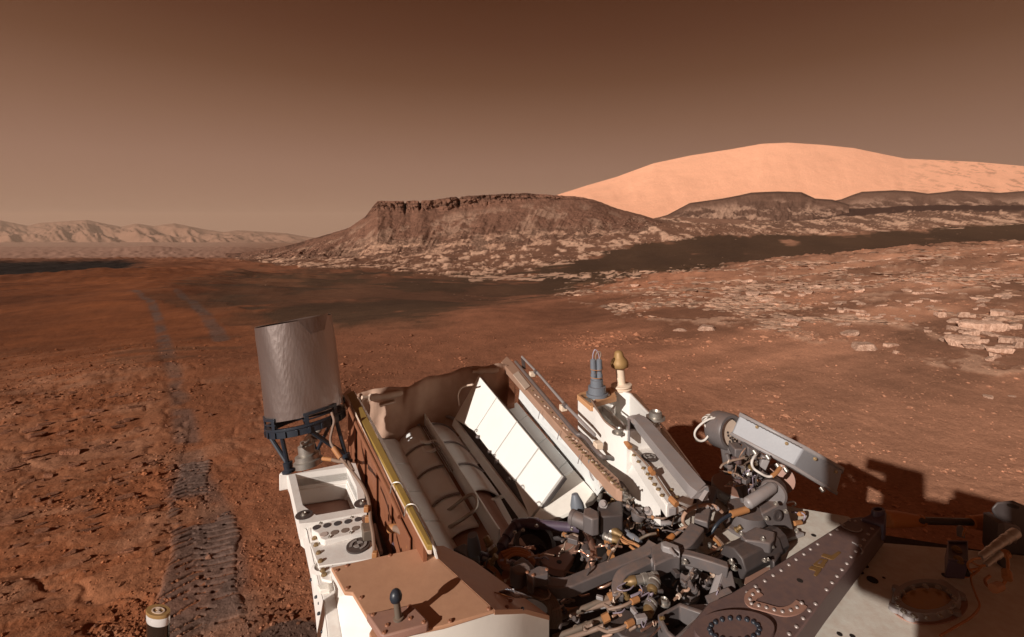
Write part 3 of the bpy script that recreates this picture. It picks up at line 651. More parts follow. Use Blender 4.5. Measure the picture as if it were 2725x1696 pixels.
lid.add(vs + vs2 + [ax_t - axd * .008], [(k, (k + 1) % nseg, nseg + (k + 1) % nseg, nseg + k) for k in range(nseg)] + [(nseg + k, nseg + (k + 1) % nseg, 2 * nseg) for k in range(nseg)])
part('lid', lid, 'can_foil', can)
flap = [ax_t + ux * ra * math.cos(a) * 1.02 + uy * ra * math.sin(a) * 1.02 for a in (R(-60), R(-42), R(-22), R(-4))]
part('folded_flap', G().add([flap[0] + axd * .002, flap[1] + axd * .004, flap[2] + axd * .004, flap[3] + axd * .008, flap[1] - axd * .055 + ux * .004 - uy * .004, flap[2] - axd * .05 + ux * .006 - uy * .003], [(0, 1, 4), (1, 2, 5, 4), (2, 3, 5)]), 'can_foil', can)
# base ring: rails, windowed band, lower band
rb = ra * 1.03; ring0 = ax_b - axd * .035
def arc_band(a0, a1, lo, hi, rad, th, name, material='blue_black', n=20):
    vs = []
    for k in range(n + 1):
        a = a0 + (a1 - a0) * k / n; d = ux * math.cos(a) + uy * math.sin(a)
        vs += [ring0 + d * rad + axd * lo, ring0 + d * rad + axd * hi, ring0 + d * (rad - th) + axd * hi, ring0 + d * (rad - th) + axd * lo]
    fs = [(4 * k + i, 4 * k + (i + 1) % 4, 4 * k + 4 + (i + 1) % 4, 4 * k + 4 + i) for k in range(n) for i in range(4)] + [(0, 1, 2, 3), (4 * n + 3, 4 * n + 2, 4 * n + 1, 4 * n)]
    return part(name, G().add(vs, fs), material, can, .0008)
TAU = 2 * math.pi
arc_band(0, TAU, -.022, .002, rb, .012, 'base_ring', n=48)
arc_band(0, TAU, .002, .010, rb + .004, .016, 'ring_flange', n=48)
for a in (200, 246, 296, 340, 20, 70, 110, 160):
    arc_band(R(a - 3), R(a + 3), .010, .042, rb + .003, .006, 'ring_post', n=3)
for a0, a1 in ((196, 250), (292, 344), (16, 74), (106, 164)):
    arc_band(R(a0), R(a1), .038, .048, rb + .003, .006, 'ring_rail', n=10)
    arc_band(R(a0), R(a1), .022, .027, rb + .002, .004, 'ring_rail', n=10)
for a in range(195, 350, 17):
    arc_band(R(a), R(a + 3), -.021, .000, rb + .005, .004, 'ring_rib', n=2)
FT = [pd(1, 400, 1395, 1.66), pd(1, 885, 1320, 1.74), pd(1, 640, 1290, 1.98)]
def ringpt(a): return ring0 + (ux * math.cos(R(a)) + uy * math.sin(R(a))) * (rb - .01) - axd * .02
for ft, (a, b_) in zip(FT, ((205, 255), (345, 300), (60, 120))):
    for q in (a, b_):
        part('strut', G().tube([ringpt(q), ft + axd * .01], .0075, 8, False), 'blue_black', can)
    part('strut_foot', G().lathe(ft - axd * .018, axd, [(0, .022), (.008, .022), (.012, .014), (.034, .016), (.036, .006)], 14), 'blue_black', can)
fb = pd(1, 570, 1380, 1.80)
part('coax_fitting', G().lathe(fb, axd, [(0, .052), (.02, .052), (.024, .044), (.04, .044), (.044, .030), (.075, .030), (.08, .02), (.09, .02)], 24), 'steel', can)
part('elbow_fitting', G().tube([fb + axd * .08, fb + axd * .1 + V((.02, -.02, .01)), fb + V((.045, -.03, .14)), fb + V((.06, -.03, .165))], .012, 10), 'steel', can)
for dz, q in ((.0, .016), (.03, .018)):
    part('coupling_nut', G().lathe(fb + V((.03, -.028, .11 + dz)), V((.4, 0, .8)), [(0, q), (.012, q)], 8), 'steel', can)
cb = [pd(1, 765, 940, 1.62), pd(1, 785, 1010, 1.60), pd(1, 770, 1080, 1.59), pd(1, 755, 1180, 1.58), pd(1, 800, 1265, 1.56), pd(1, 880, 1370, 1.53), pd(2, 740, 190, 1.42), pd(2, 815, 300, 1.36), pd(2, 860, 420, 1.30), pd(2, 872, 560, 1.25), pd(2, 893, 680, 1.20), pd(2, 905, 850, 1.15)]
part('antenna_cable', G().tube(cb, .0046, 8), 'wire', can)
for a, b_ in ((.33, .42),):
    Pq = catmull(cb, 6, False); i0, i1 = int(a * len(Pq)), int(b_ * len(Pq))
    part('cable_sleeve', G().tube(Pq[i0:i1], .0085, 10, False), 'orange_tape', can)
part('cable_sleeve', G().tube([pd(1, 690, 1325, 1.66), pd(1, 770, 1335, 1.64)], .007, 10, False), 'orange_tape', can)
part('side_cable', G().tube([pd(1, 760, 1332, 1.645), pd(1, 830, 1350, 1.60), pd(1, 900, 1355, 1.55), pd(2, 730, 160, 1.45)], .0055, 8), 'wire', can)
for x, y in ((840, 470), (850, 552), (908, 845)):
    part('cable_clip', G().box(pd(2, x, y, 1.27 if y < 700 else 1.145), (.013, 0, 0), (0, .012, 0), (0, 0, .016)), 'orange_tape', can, .002)

# ---- white equipment box carrying the calibration targets
ZB = 1.25
outer = [pz(2, *p, ZB) for p in ((205, 195), (745, 85), (815, 300), (842, 497), (420, 580), (295, 592))]
inner = [pz(2, *p, ZB) for p in ((262, 187), (682, 132), (758, 290), (776, 462), (430, 522), (322, 440))]
ebox = part('equipment_box', G().ext(2, ((350, 606), (838, 505), (1000, 1000), (700, 1560), (525, 1560), (490, 1240), (430, 1000)), 1.236, .04), 'white_paint', None, .004, label='white box with colour target discs')
part('well_frame', G().ringframe(outer, inner, .045), 'white_paint', ebox, .004)
part('well_wall', G().ringframe([p + (p - sum(inner, V()) / 6).normalized() * .006 - V((0, 0, .02)) for p in inner], [p - V((0, 0, .02)) for p in inner], .10), 'white_paint', ebox)
part('well_floor', G().poly([p - V((0, 0, .11)) for p in inner], (0, 0, -.01)), 'plate_pink', ebox)
i2 = [p - V((0, 0, .055)) for p in inner]; cen = sum(i2, V()) / 6
part('well_ledge', G().ringframe([p.lerp(cen, -.002) for p in i2], [p.lerp(cen, .05) for p in i2], .05), 'white_paint', ebox, .002)
for x, y, s_ in ((332, 520, .016), (803, 425, .016)):
    p = pz(2, x, y, ZB + .0015); part('recess', G().lathe(p, (0, 0, 1), [(0, .024), (.001, .024), (.001, .001)], 16), 'dark_grey', ebox); piece('steel_bolt', p, .006, ebox)
piece('steel_bolt', pz(2, 718, 372, 1.17), .008, ebox); part('bolt_boss', G().lathe(pz(2, 712, 385, 1.13), (0, 0, 1), [(0, .03), (.035, .026), (.036, .001)], 16), 'white_paint', ebox)
# outer sloping side wall
tl = [pz(2, *p, 1.236) for p in ((205, 195), (300, 606), (352, 640), (432, 1000), (492, 1240), (530, 1560))]
bl = [pz(2, *p, 1.17) for p in ((165, 225), (262, 470), (318, 700), (384, 1010), (425, 1330), (445, 1560))]
part('side_wall', G().add(tl + bl + [p + V((.4, .1, -.3)) for p in bl], [(k, k + 1, 7 + k, 6 + k) for k in range(5)] + [(6 + k, 7 + k, 13 + k, 12 + k) for k in range(5)]), 'white_paint', ebox)
part('corner_lug', G().box(pz(2, 185, 235, 1.20), (.03, .01, 0), (0, .03, 0), (0, 0, .06)), 'white_paint', ebox, .004)
for x, y in ((430, 1190), (458, 1238), (490, 1308), (452, 1325), (518, 1330), (482, 1468), (390, 1050)):
    piece('dark_bolt', pz(2, x, y, 1.205), .004, ebox)
# panel seams and plates
part('panel', G().ext(2, ((378, 745), (882, 672), (918, 868), (452, 936)), 1.2415, .006), 'white_paint', ebox, .0012)
part('panel', G().ext(2, ((376, 626), (838, 515), (878, 664), (392, 736)), 1.2410, .006), 'white_paint', ebox, .0012)
part('panel', G().ext(2, ((456, 945), (918, 876), (935, 925), (552, 985), (560, 1060), (478, 1040)), 1.2412, .006), 'white_paint', ebox, .0012)
for x, y in ((417, 712), (430, 766), (450, 830), (466, 897), (485, 972), (495, 1008)):
    piece('bolt', pz(2, x, y, 1.2418), .0055, ebox)
tp = part('target_plate', G().ext(2, ((392, 622), (430, 596), (760, 526), (795, 535), (815, 575), (815, 655), (500, 727), (465, 715), (440, 668), (400, 650)), 1.256, .016), 'white_paint', ebox, .003)
for (x, y), m_ in zip(((432, 623), (518, 607), (604, 591), (689, 575), (772, 557), (492, 680), (579, 665), (664, 648), (749, 631)), ('disc_dark',) * 5 + ('disc_light',) + ('disc_brown',) * 3):
    p = pz(2, x, y, 1.256); part('target_disc', G().lathe(p, (0, 0, 1), [(0, .0100), (.0015, .0100), (.0015, .001)], 24), m_, tp)
for x, y in ((469, 588), (723, 540), (543, 700), (715, 665)): piece('steel_bolt', pz(2, x, y, 1.256), .0035, tp)
part('bracket', G().ext(2, ((795, 585), (880, 570), (905, 640), (815, 660)), 1.272, .03), 'hose_brown', ebox, .002)
fiducial(2, (772, 775), 92, 1.242, ebox, .55)
# funnel shaped bracket and curved hose below
part('funnel_bracket', G().lathe(pz(2, 490, 1215, 1.15), (0, 0, 1), [(0, .012), (.03, .024), (.085, .030), (.09, .022), (.03, .012)], 16), 'white_paint', ebox)
part('funnel_lid', G().ext(2, ((435, 1085), (530, 1072), (545, 1120), (460, 1130)), 1.246, .012), 'cover_side', ebox, .002)
tube('drain_hose', 2, ((600, 1285, 1.2), (560, 1310, 1.2), (535, 1360, 1.2), (540, 1430, 1.19), (575, 1520, 1.18), (600, 1580, 1.17)), 40, 'tan_light', ebox, n=12)

# ---- tan cover box with the small knob
ZT = 1.33
top = [pz(2, *p, ZT) for p in ((552, 945), (1310, 775))] + [pz(5, *p, ZT) for p in ((495, 1248), (0, 1400))] + [pz(2, *p, ZT) for p in ((1012, 1512), (880, 1540), (862, 1480), (890, 1430), (832, 1330), (724, 1150), (662, 1147))]
tan = part('instrument_cover', G().poly(top, (0, 0, -.008)), 'tan_cover', None, .002, label='dusty tan folded cover box with knob')
rf = [pz(2, 1310, 775, ZT), pz(2, 1462, 770, 1.30), pz(5, 20, 650, 1.27), pz(5, 290, 770, 1.235), pz(5, 630, 1030, 1.225), pz(5, 1025, 1305, 1.225), pz(5, 785, 1240, 1.285), pz(5, 495, 1248, ZT)]
part('sloping_panel', G().add(rf + [p - V((0, 0, .01)) for p in rf], [tuple(range(8)), tuple(range(15, 7, -1))] + [(i, (i + 1) % 8, 8 + (i + 1) % 8, 8 + i) for i in range(8)]), 'tan_cover', tan)
fr = [pz(2, 1012, 1512, ZT - .004), pz(5, 0, 1402, ZT - .004), pz(5, 495, 1250, ZT - .004), pz(5, 785, 1242, 1.28), pz(5, 1022, 1306, 1.221)]
frb = [p + V((0, .01, 0)) for p in fr]; frb = [V((p.x, p.y, .95)) for p in frb]
part('front_panel', G().add(fr + frb, [(k, k + 1, 6 + k, 5 + k) for k in range(4)]), 'cover_side', tan)
lf = [pz(2, *p, ZT - .003) for p in ((552, 947), (662, 1150), (724, 1153), (832, 1333), (890, 1433), (862, 1482), (900, 1560))]
lb = [pz(2, *p, 1.238) for p in ((545, 960), (575, 1110), (592, 1200), (606, 1290), (618, 1370), (632, 1450), (650, 1560))]
part('side_panel', G().add(lf + lb, [(k, k + 1, 8 + k, 7 + k) for k in range(6)]), 'panel_white', tan)
for x, y in ((600, 972), (683, 932), (685, 1114), (797, 1192), (1030, 850), (1270, 786)): piece('screw', pz(2, x, y, ZT), .0042, tan)
for x, y, z in ((175, 797, 1.256), (315, 910, 1.245), (470, 1030, 1.24), (440, 1236, ZT), (65, 1356, ZT), (615, 1218, 1.30), (650, 1160, 1.285)): piece('screw', pz(5, x, y, z + .002), .0042, tan)
for x, y in ((500, 1256), (765, 1240)): piece('dark_bolt', pz(5, x, y, 1.31 if x < 600 else 1.285), .0035, tan)
kp = part('knob_plate', G().ext(2, ((838, 1318), (870, 1312), (1200, 1245), (1222, 1255), (1348, 1385), (1335, 1405), (985, 1500), (955, 1490)), 1.346, .016), 'plate_pink', tan, .003)
for x, y in ((893, 1330), (1190, 1262), (1305, 1390), (1008, 1415), (985, 1475), (1195, 1360)): piece('screw', pz(2, x, y, 1.346), .004, kp)
kb = pz(2, 1100, 1362, 1.346)
part('knob_post', G().lathe(kb, (-.12, 0, 1), [(0, .010), (.003, .010), (.004, .0065), (.038, .0062), (.039, .004)], 16), 'hose_brown', kp)
part('knob', G().lathe(kb + V((-.004, 0, .032)), (-.12, 0, 1), [(0, .002), (.001, .007), (.004, .0105), (.010, .012), (.017, .0105), (.022, .007), (.0245, .001)], 20), 'blue_black', kp)

# ---- power generator between its tilted radiator plates
ZOFF = -.08
gen = part('generator', G().ext(3, ((330, 620), (560, 590), (930, 540), (1500, 1250), (1300, 1520), (700, 1540)), 1.00, .02), 'tile_grey', None, label='grey finned generator with curved shell panels')
FA, FB = pz(3, 610, 345, 1.262), pz(3, 1250, 1390, 1.232)         # top line of the centre fin
FA.z = FB.z = 1.165
AXD = (FB - FA); LG = AXD.length; AXD.normalize(); LAT = V((-AXD.y, AXD.x, 0))    # LAT: towards the right plate
if LAT.x < 0: LAT = -LAT
AZ = .90; RC = .212
def gp(s_, a, rr):
    """point on the generator drum: s_ along the axis, a from the top, + to the right"""
    return V((FA.x, FA.y, AZ)) + AXD * s_ + LAT * (math.sin(a) * rr) + V((0, 0, math.cos(a) * rr))
part('drum', G().lathe(V((FA.x, FA.y, AZ)) + AXD * .04, AXD, [(0, .06), (0, .195), (LG - .06, .195), (LG - .06, .06)], 40), 'plate_pink', gen)
part('drum_head', G().lathe(V((FA.x, FA.y, AZ)) + AXD * .0, AXD, [(.0, .10), (.01, .215), (.045, .222), (.05, .20)], 40), 'light_grey', gen)
def shell(s0, s1, a0, a1, material='tile_grey', rr=RC, bulge=.012):
    vs = []; nu, nv = 8, 10
    for i in range(nu + 1):
        for j in range(nv + 1):
            u, v = i / nu, j / nv; a = a0 + (a1 - a0) * v
            e = math.sin(math.pi * v)           # arched end edges
            s_ = s0 + (s1 - s0) * u - .022 * e * (1 - u) * (1 if u < .5 else 1) - .022 * e * u
            vs.append(gp(s_, a, rr + bulge * math.sin(math.pi * u) * e * .3))
    fs = [(i * (nv + 1) + j, i * (nv + 1) + j + 1, (i + 1) * (nv + 1) + j + 1, (i + 1) * (nv + 1) + j) for i in range(nu) for j in range(nv)]
    o = part('shell_panel', G().add(vs, fs), material, gen)
    m_ = o.modifiers.new('t', 'SOLIDIFY'); m_.thickness = .006; m_.offset = -1
    e = [gp(s0 + .002 - .022 * math.sin(math.pi * k / 10), a0 + (a1 - a0) * k / 10, rr + .003) for k in range(11)]
    part('shell_rim', G().tube(e, .0045, 6, False), 'light_grey', gen)
n4 = 5
for k in range(n4):
    s0 = .06 + (LG - .16) * k / n4; s1 = .06 + (LG - .16) * (k + 1) / n4 - .016
    shell(s0, s1, R(-52), R(-6))
    if k < 4: shell(s0 + .02, s1 + .02, R(6), R(46))
part('tall_fin', G().poly([gp(.0, 0, .262), gp(LG, 0, .260), gp(LG, 0, .195), gp(.02, 0, .195)], LAT * .006), 'tile_grey', gen, .001)
for sgn in (-1, 1):
    part('side_fin', G().poly([gp(.04, R(58) * sgn, .24), gp(LG - .05, R(58) * sgn, .24), gp(LG - .05, R(58) * sgn, .195), gp(.04, R(58) * sgn, .195)], (0, 0, .006)), 'tile_grey', gen)
for d in (-.012, -.024):
    part('rail', G().tube([gp(.34, R(0), .228) + LAT * d, gp(.55, R(0), .230) + LAT * d, gp(.80, 0, .231) + LAT * d], .003, 6, False), 'light_grey', gen)
# handle loop, S-shaped tube
tube('grab_loop', 3, ((870, 1232, 1.17), (925, 1192, 1.2), (1000, 1132, 1.225), (1062, 1112, 1.232), (1092, 1160, 1.235), (1075, 1222, 1.235), (1000, 1282, 1.22), (925, 1330, 1.195), (885, 1352, 1.165)), 13, 'steel', gen)
tube('coolant_tube', 3, ((575, 600, 1.16), (620, 640, 1.17), (665, 700, 1.18), (715, 722, 1.2), (790, 712, 1.21), (828, 745, 1.21), (780, 775, 1.2), (722, 790, 1.19), (690, 765, 1.18), (640, 690, 1.16), (600, 640, 1.15)), 12, 'tile_grey', gen)
tube('coolant_tube', 3, ((640, 575, 1.20), (720, 535, 1.205), (830, 520, 1.205), (920, 545, 1.20)), 12, 'light_grey', gen)
# long edge rail left of the drum with clamps
tube('edge_rail', 3, ((560, 620, 1.10), (640, 800, 1.10), (730, 990, 1.10), (860, 1240, 1.10), (900, 1360, 1.10)), 22, 'tile_grey', gen, smooth=False, n=8)
for x, y in ((545, 790), (620, 920), (690, 1045), (735, 1120), (810, 1260)):
    part('rail_clamp', G().box(pz(3, x, y, 1.112), AXD * .05, LAT * .03, (0, 0, .03)), 'tile_grey', gen, .003)
# near end plate with bolt, open box
slab('end_plate', 3, ((975, 1290), (1130, 1175), (1170, 1240), (1245, 1385), (1195, 1430), (1120, 1520), (1060, 1520)), 1.16, .02, 'cover_side', gen)
piece('steel_bolt', pz(3, 1080, 1355, 1.16), .016, gen)
part('bolt_boss', G().lathe(pz(3, 1080, 1360, 1.155), (0, 0, 1), [(0, .024), (.006, .022), (.006, .001)], 16), 'tile_grey', gen)
ob = [pz(3, *p, 1.15) for p in ((1130, 1165), (1325, 1088), (1440, 1290), (1245, 1400))]
c4 = sum(ob, V()) / 4
part('open_box', G().ringframe(ob, [p.lerp(c4, .13) for p in ob], .12), 'cover_side', gen, .002)
part('box_floor', G().poly([p.lerp(c4, .1) - V((0, 0, .1)) for p in ob], (0, 0, -.01)), 'brown_red', gen)
a0, a1 = ob[0].lerp(ob[1], .42), ob[3].lerp(ob[2], .42); part('divider', G().poly([a0, a1, a1 - V((0, 0, .1)), a0 - V((0, 0, .1))], (.022, .01, 0)), 'tile_grey', gen, .002)
a0, a1 = ob[0].lerp(ob[1], .70), ob[3].lerp(ob[2], .70); part('divider', G().poly([a0 - V((0, 0, .02)), a1 - V((0, 0, .02)), a1 - V((0, 0, .1)), a0 - V((0, 0, .1))], (.012, .005, 0)), 'tile_grey', gen, .002)

ZOFF = 0.0
# left radiator plate
lp = part('radiator_plate', G().hexa([pz(3, 85, 365, 1.395), pz(3, 145, 310, 1.395), pz(3, 195, 400, 1.395), pz(3, 760, 1488, 1.395), pz(3, 724, 1488, 1.395), pz(3, 160, 440, 1.395)], [pz(3, x, y, 1.395) - V((0, 0, .022)) for x, y in ((85, 365), (145, 310), (195, 400), (760, 1488), (724, 1488), (160, 440))]), 'tan_light', None, .003, label='left radiator plate with yellow edge')
ye = [pz(3, 122, 360, 1.3985), pz(3, 172, 335, 1.3985), pz(3, 760, 1486, 1.3985), pz(3, 720, 1486, 1.3985)]
part('yellow_edge_strip', G().poly(ye, (0, 0, -.012)), 'yellow_edge', lp, .001)
part('inner_face', G().add([pz(3, 175, 336, 1.394), pz(3, 780, 1518, 1.394), pz(3, 800, 1535, 1.30), pz(3, 400, 720, 1.30), pz(3, 230, 420, 1.36)], [(0, 1, 2, 3, 4)]), 'tile_grey', lp)
ow = [pz(3, 128, 372, 1.388), pz(3, 690, 1425, 1.388)]
part('outer_face', G().poly([ow[0], ow[1], ow[1] - V((0, 0, .235)), ow[0] - V((0, 0, .235))], (.008, .003, 0)), 'copper_panel', lp)
part('bounce_liner', G().poly([p + V((.016, .006, -.004)) for p in ow] + [p + V((.06, .02, -.20)) for p in reversed(ow)], (.004, .002, 0)), 'panel_white', lp)  # white sheet added to bounce light into the generator bay
for k in range(5):
    a_, b_ = ow[0].lerp(ow[1], .08 + k * .18), ow[0].lerp(ow[1], .20 + k * .18)
    part('outer_panel', G().poly([a_ - V((.004, .002, .05)), b_ - V((.004, .002, .05)), b_ - V((.004, .002, .2)), a_ - V((.004, .002, .2))], (-.004, -.002, 0)), 'copper_panel', lp, .001)
tube('copper_pipe', 3, ((96, 400, 1.41), (125, 440, 1.41), (200, 610, 1.40), (325, 870, 1.385), (435, 1095, 1.37), (515, 1275, 1.355)), 15, 'copper_panel', lp)
slab('end_clip', 3, ((85, 395), (130, 385), (150, 430), (105, 445)), 1.412, .02, 'tan_light', lp)
for x, y in ((500, 1045), (610, 1210)):
    p = pz(3, x, y, 1.40); part('wire_hoop', G().tube([p + V((-.02, 0, -.02)), p + V((-.014, 0, .006)), p + V((.008, -.003, .009)), p + V((.022, -.006, -.016))], .0018, 6), 'steel', lp)
# left inner tiles
La_, Lb_ = (360, 695), (800, 1540); Ra_, Rb_ = (505, 700), (985, 1560)
cuts = [0, .225, .47, .735, 1.0]
cl_ = [(360, 695), (462, 880), (567, 1083), (688, 1305), (815, 1540)]; cr_ = [(520, 690), (618, 880), (722, 1085), (852, 1306), (1000, 1560)]
for k in range(4):
    q = [pz(3, *cl_[k], 1.17), pz(3, *cr_[k], 1.05), pz(3, *cr_[k + 1], 1.05), pz(3, *cl_[k + 1], 1.17)]
    c4 = sum(q, V()) / 4; q = [p + (c4 - p).normalized() * .006 for p in q]
    part('tile', G().poly(q, (0, 0, -.010)), 'tile_grey', lp, .001)
q = [pz(3, 355, 690, 1.158), pz(3, 510, 695, 1.038), pz(3, 990, 1560, 1.038), pz(3, 815, 1540, 1.158)]
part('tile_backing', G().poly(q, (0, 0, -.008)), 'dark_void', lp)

# right radiator: bright tilted tiles
B0, B1 = pz(3, 920, 540, 1.14), pz(4, 400, 1455, 1.14)
bd = (B1 - B0).normalized(); side = V((-bd.y, bd.x, 0)); side = side if side.x > 0 else -side
pu = (side * .56 + V((0, 0, .83))).normalized(); pn = bd.cross(pu).normalized()
if pn.x > 0: pn = -pn                                # faces left, to the sun
def onp(r, x, y, off=0):
    a, b_ = S(r, x, y); d = V(((a - CX) / F, 1, -(b_ - HZ) / F)); o = V((0, 0, H)); B = B0 + pn * off
    return o + d * ((B - o).dot(pn) / d.dot(pn))
tp_ = [onp(3, 1100, 220), onp(3, 1236, 385), onp(3, 1386, 566), onp(4, 462, 884), onp(4, 652, 1110)]
bt_ = [onp(3, 920, 540), onp(3, 1072, 640), onp(3, 1210, 822), onp(4, 268, 1155), onp(4, 402, 1455)]
bt_[0] = B0; bt_[-1] = B1
rp = part('radiator_panel', G().poly([p - pn * -.0 - pn * .012 for p in (tp_[0], tp_[-1], bt_[-1], bt_[0])], -pn * .012), 'dark_grey', None, label='bright white tiled radiator panel leaning outward')
for k in range(4):
    q = [tp_[k], tp_[k + 1], bt_[k + 1], bt_[k]]
    e0 = (q[1] - q[0]).normalized() * .005; q = [q[0] + e0, q[1] - e0, q[2] - e0, q[3] + e0]
    part('tile', G().poly(q, -pn * .012), 'panel_white', rp, .0015)
# lower skirt of the panel with clips
sk = [B0, B1, B1 - side * .012 - V((0, 0, .035)), B0 - side * .012 - V((0, 0, .035))]
part('skirt', G().poly(sk, side * .008), 'tile_grey', rp, .001)
for x, y in ((1100, 685), (1185, 800), (1240, 870), (1330, 1000)):
    part('clip', G().lathe(onp(3, x, y, .004), pn, [(0, .009), (.008, .009), (.011, .005)], 10), 'grey_paint', rp)
for r_, x, y in ((4, 228, 1140), (3, 1080, 632), (3, 1215, 818), (4, 268, 1150)):
    part('hook', G().tube([onp(r_, x - 9, y + 6, .002), onp(r_, x, y - 8, .007), onp(r_, x + 9, y, .007), onp(r_, x + 4, y + 12, .002)], .0014, 6), 'steel', rp)
# outer shelf tiles (shaded) and lit end tile
op = part('outer_radiator', G().poly([pz(4, 300, 520, 1.21), pz(4, 935, 1270, 1.21), pz(4, 1000, 1170, 1.31), pz(4, 315, 385, 1.31)], (.012, .01, 0)), 'tile_grey', None, label='shaded outer radiator plate below tan beam')
sh = [((205, 550), (290, 515)), ((300, 668), (378, 620)), ((452, 858), (530, 800)), ((622, 1052), (695, 990)), ((655, 1110), (750, 1058))]
for k in range(4):
    q = [pz(4, *sh[k][0], 1.215), pz(4, *sh[k][1], 1.222), pz(4, *sh[k + 1][1], 1.222), pz(4, *sh[k + 1][0], 1.215)]
    c4 = sum(q, V()) / 4; q = [p + (c4 - p).normalized() * .003 for p in q]
    part('tile', G().poly(q, (0, 0, -.01)), 'tile_grey', op, .001)
part('end_tile', G().poly([pz(4, 655, 1112, 1.21), pz(4, 750, 1060, 1.215), pz(4, 870, 1200, 1.215), pz(4, 935, 1268, 1.205), pz(4, 900, 1310, 1.19), pz(4, 560, 1466, 1.16), pz(4, 410, 1456, 1.16)], (0, 0, -.014)), 'cover_side', op, .002)
for x, y in ((465, 625), (620, 790), (785, 985)):
    part('seam_strip', G().tube([pz(4, x + 10, y - 45, 1.33), pz(4, x - 5, y + 25, 1.29)], .0016, 5, False), 'light_grey', op)
part('seam_strip', G().tube([pz(4, 870, 985, 1.33), pz(4, 880, 1080, 1.28)], .004, 6, False), 'light_grey', op)
slab('white_tab', 4, ((912, 1045), (1010, 1150), (955, 1200), (935, 1130)), 1.30, .008, 'panel_white', op)
# tan beam along the top
ZOFF = -.07
ZM = 1.40
beam = part('tan_beam', G().ext(4, ((208, 145), (245, 180), (600, 590), (970, 1005), (1110, 1130), (1140, 1225), (1090, 1215), (1015, 1150), (760, 862), (360, 412), (162, 192)), ZM, .035), 'tan_beam', None, .003, label='long dusty tan beam along the outer radiator')
part('beam_plate', G().ext(4, ((300, 264), (397, 385), (356, 412), (258, 292)), ZM + .004, .006), 'tan_light', beam, .001)
for k in range(26):
    t_ = k / 25; x = 400 + t_ * 640; y = 428 + t_ * 735 + 8 * math.sin(k * 2.1)
    part('stitch', G().box(pz(4, x + 12, y - 6, ZM + .002), bd * .012, side * .004, (0, 0, .004)), 'tan_light' if k % 3 else 'gold_bolt', beam)
tube('dark_rail', 4, ((278, 190, 1.43), (500, 455, 1.43), (745, 745, 1.43), (800, 775, 1.43), (850, 812, 1.43), (905, 880, 1.43), (980, 955, 1.42), (1040, 965, 1.40), (1110, 990, 1.38), (1230, 1100, 1.33)), 17, 'grey_paint', beam)
tube('thin_rod', 4, ((330, 150, 1.46), (460, 285, 1.46), (690, 550, 1.46), (915, 780, 1.45)), 11, 'light_grey', beam, smooth=False)
part('rod_bracket', G().poly([pz(4, 322, 160, 1.455), pz(4, 345, 160, 1.455), pz(4, 355, 250, 1.42), pz(4, 330, 240, 1.42)], (.004, .004, 0)), 'dark_grey', beam)
for x, y in ((412, 290), (662, 560), (942, 862)):
    part('rod_clip', G().box(pz(4, x, y, 1.44), (.024, .008, 0), (-.008, .024, 0), (0, 0, .022)), 'cream', beam, .002)
for x, y in ((450, 285), (685, 552)):
    part('rod_collar', G().lathe(pz(4, x - 14, y - 16, 1.46), pz(4, x + 14, y + 16, 1.46) - pz(4, x - 14, y - 16, 1.46), [(0, .010), (.02, .010)], 12), 'grey_paint', beam)
for k in range(18):
    x, y = 690 + k * 26, 800 + k * 25
    part('lacing', G().tube([pz(4, x - 10, y, ZM + .002), pz(4, x + 3, y - 8, ZM + .01), pz(4, x + 16, y + 4, ZM + .002)], .0022, 5), 'gold_bolt', beam)
tube('conduit', 4, ((800, 930, 1.37), (850, 990, 1.37), (880, 1040, 1.36), (890, 1100, 1.35), (912, 1140, 1.34)), 14, 'light_grey', beam)

ZOFF = 0.0
# back blanket
tops = [(190, 372, 2.14), (240, 352, 2.16), (330, 334, 2.2), (440, 326, 2.24), (540, 318, 2.28), (600, 300, 2.3), (680, 262, 2.33), (760, 234, 2.36), (860, 215, 2.4), (960, 190, 2.44), (1060, 165, 2.48), (1160, 150, 2.5), (1250, 140, 2.53), (1325, 165, 2.56)]
nu = 60; nv = 18; vs = []
TX = [pd(3, *t_) for t_ in tops]
for i in range(nu + 1):
    f = i / nu * (len(TX) - 1); k = min(int(f), len(TX) - 2); p = TX[k].lerp(TX[k + 1], f - k)
    for j in range(nv + 1):
        v = j / nv; wob = .02 * math.sin(i * .21 + 3 * v) * (.3 + v) + .008 * math.sin(i * .47 - 4 * v) + .004 * math.sin(i * 1.1 + 6 * v)
        roll = -.05 * math.exp(-((v - .0) / .06) ** 2)
        vs.append(V((p.x, p.y + wob + roll * -.4 - .12 * v * math.sin(i / nu * math.pi) * 0, p.z - v * (p.z - .98) - .004 * math.sin(i * .4) * (1 - v))))
bk = part('blanket', G().add(vs, [(i * (nv + 1) + j, i * (nv + 1) + j + 1, (i + 1) * (nv + 1) + j + 1, (i + 1) * (nv + 1) + j) for i in range(nu) for j in range(nv)]), 'blanket', label='wrinkled brown thermal blanket at the back')
bk.modifiers.new('t', 'SOLIDIFY').thickness = .006
for seg, mm, rr in (((1, 5), 'tan_light', .017), ((10, 13), 'tan_light', .016)):
    pts = [TX[k] + V((0, -.015, -.022 + .006 * math.sin(k * 2))) for k in range(*seg)]
    part('blanket_roll', G().tube(pts, [rr * .5, rr, rr * .8, rr, rr * .9, rr * .5], 12), mm, bk)
slab('terracotta_patch', 3, ((318, 560), (400, 538), (560, 560), (585, 640), (500, 700), (365, 690)), 1.06, .01, 'amber_boot', bk)  # flat terracotta coloured patch at the far end of the bay
tube('wire', 3, ((540, 395, 1.25), (560, 440, 1.2), (548, 490, 1.15), (560, 560, 1.1)), 7, 'tan_light', bk)
tube('wire', 3, ((960, 450, 1.2), (950, 370, 1.25), (980, 310, 1.3), (1060, 290, 1.33)), 7, 'tan_light', bk)
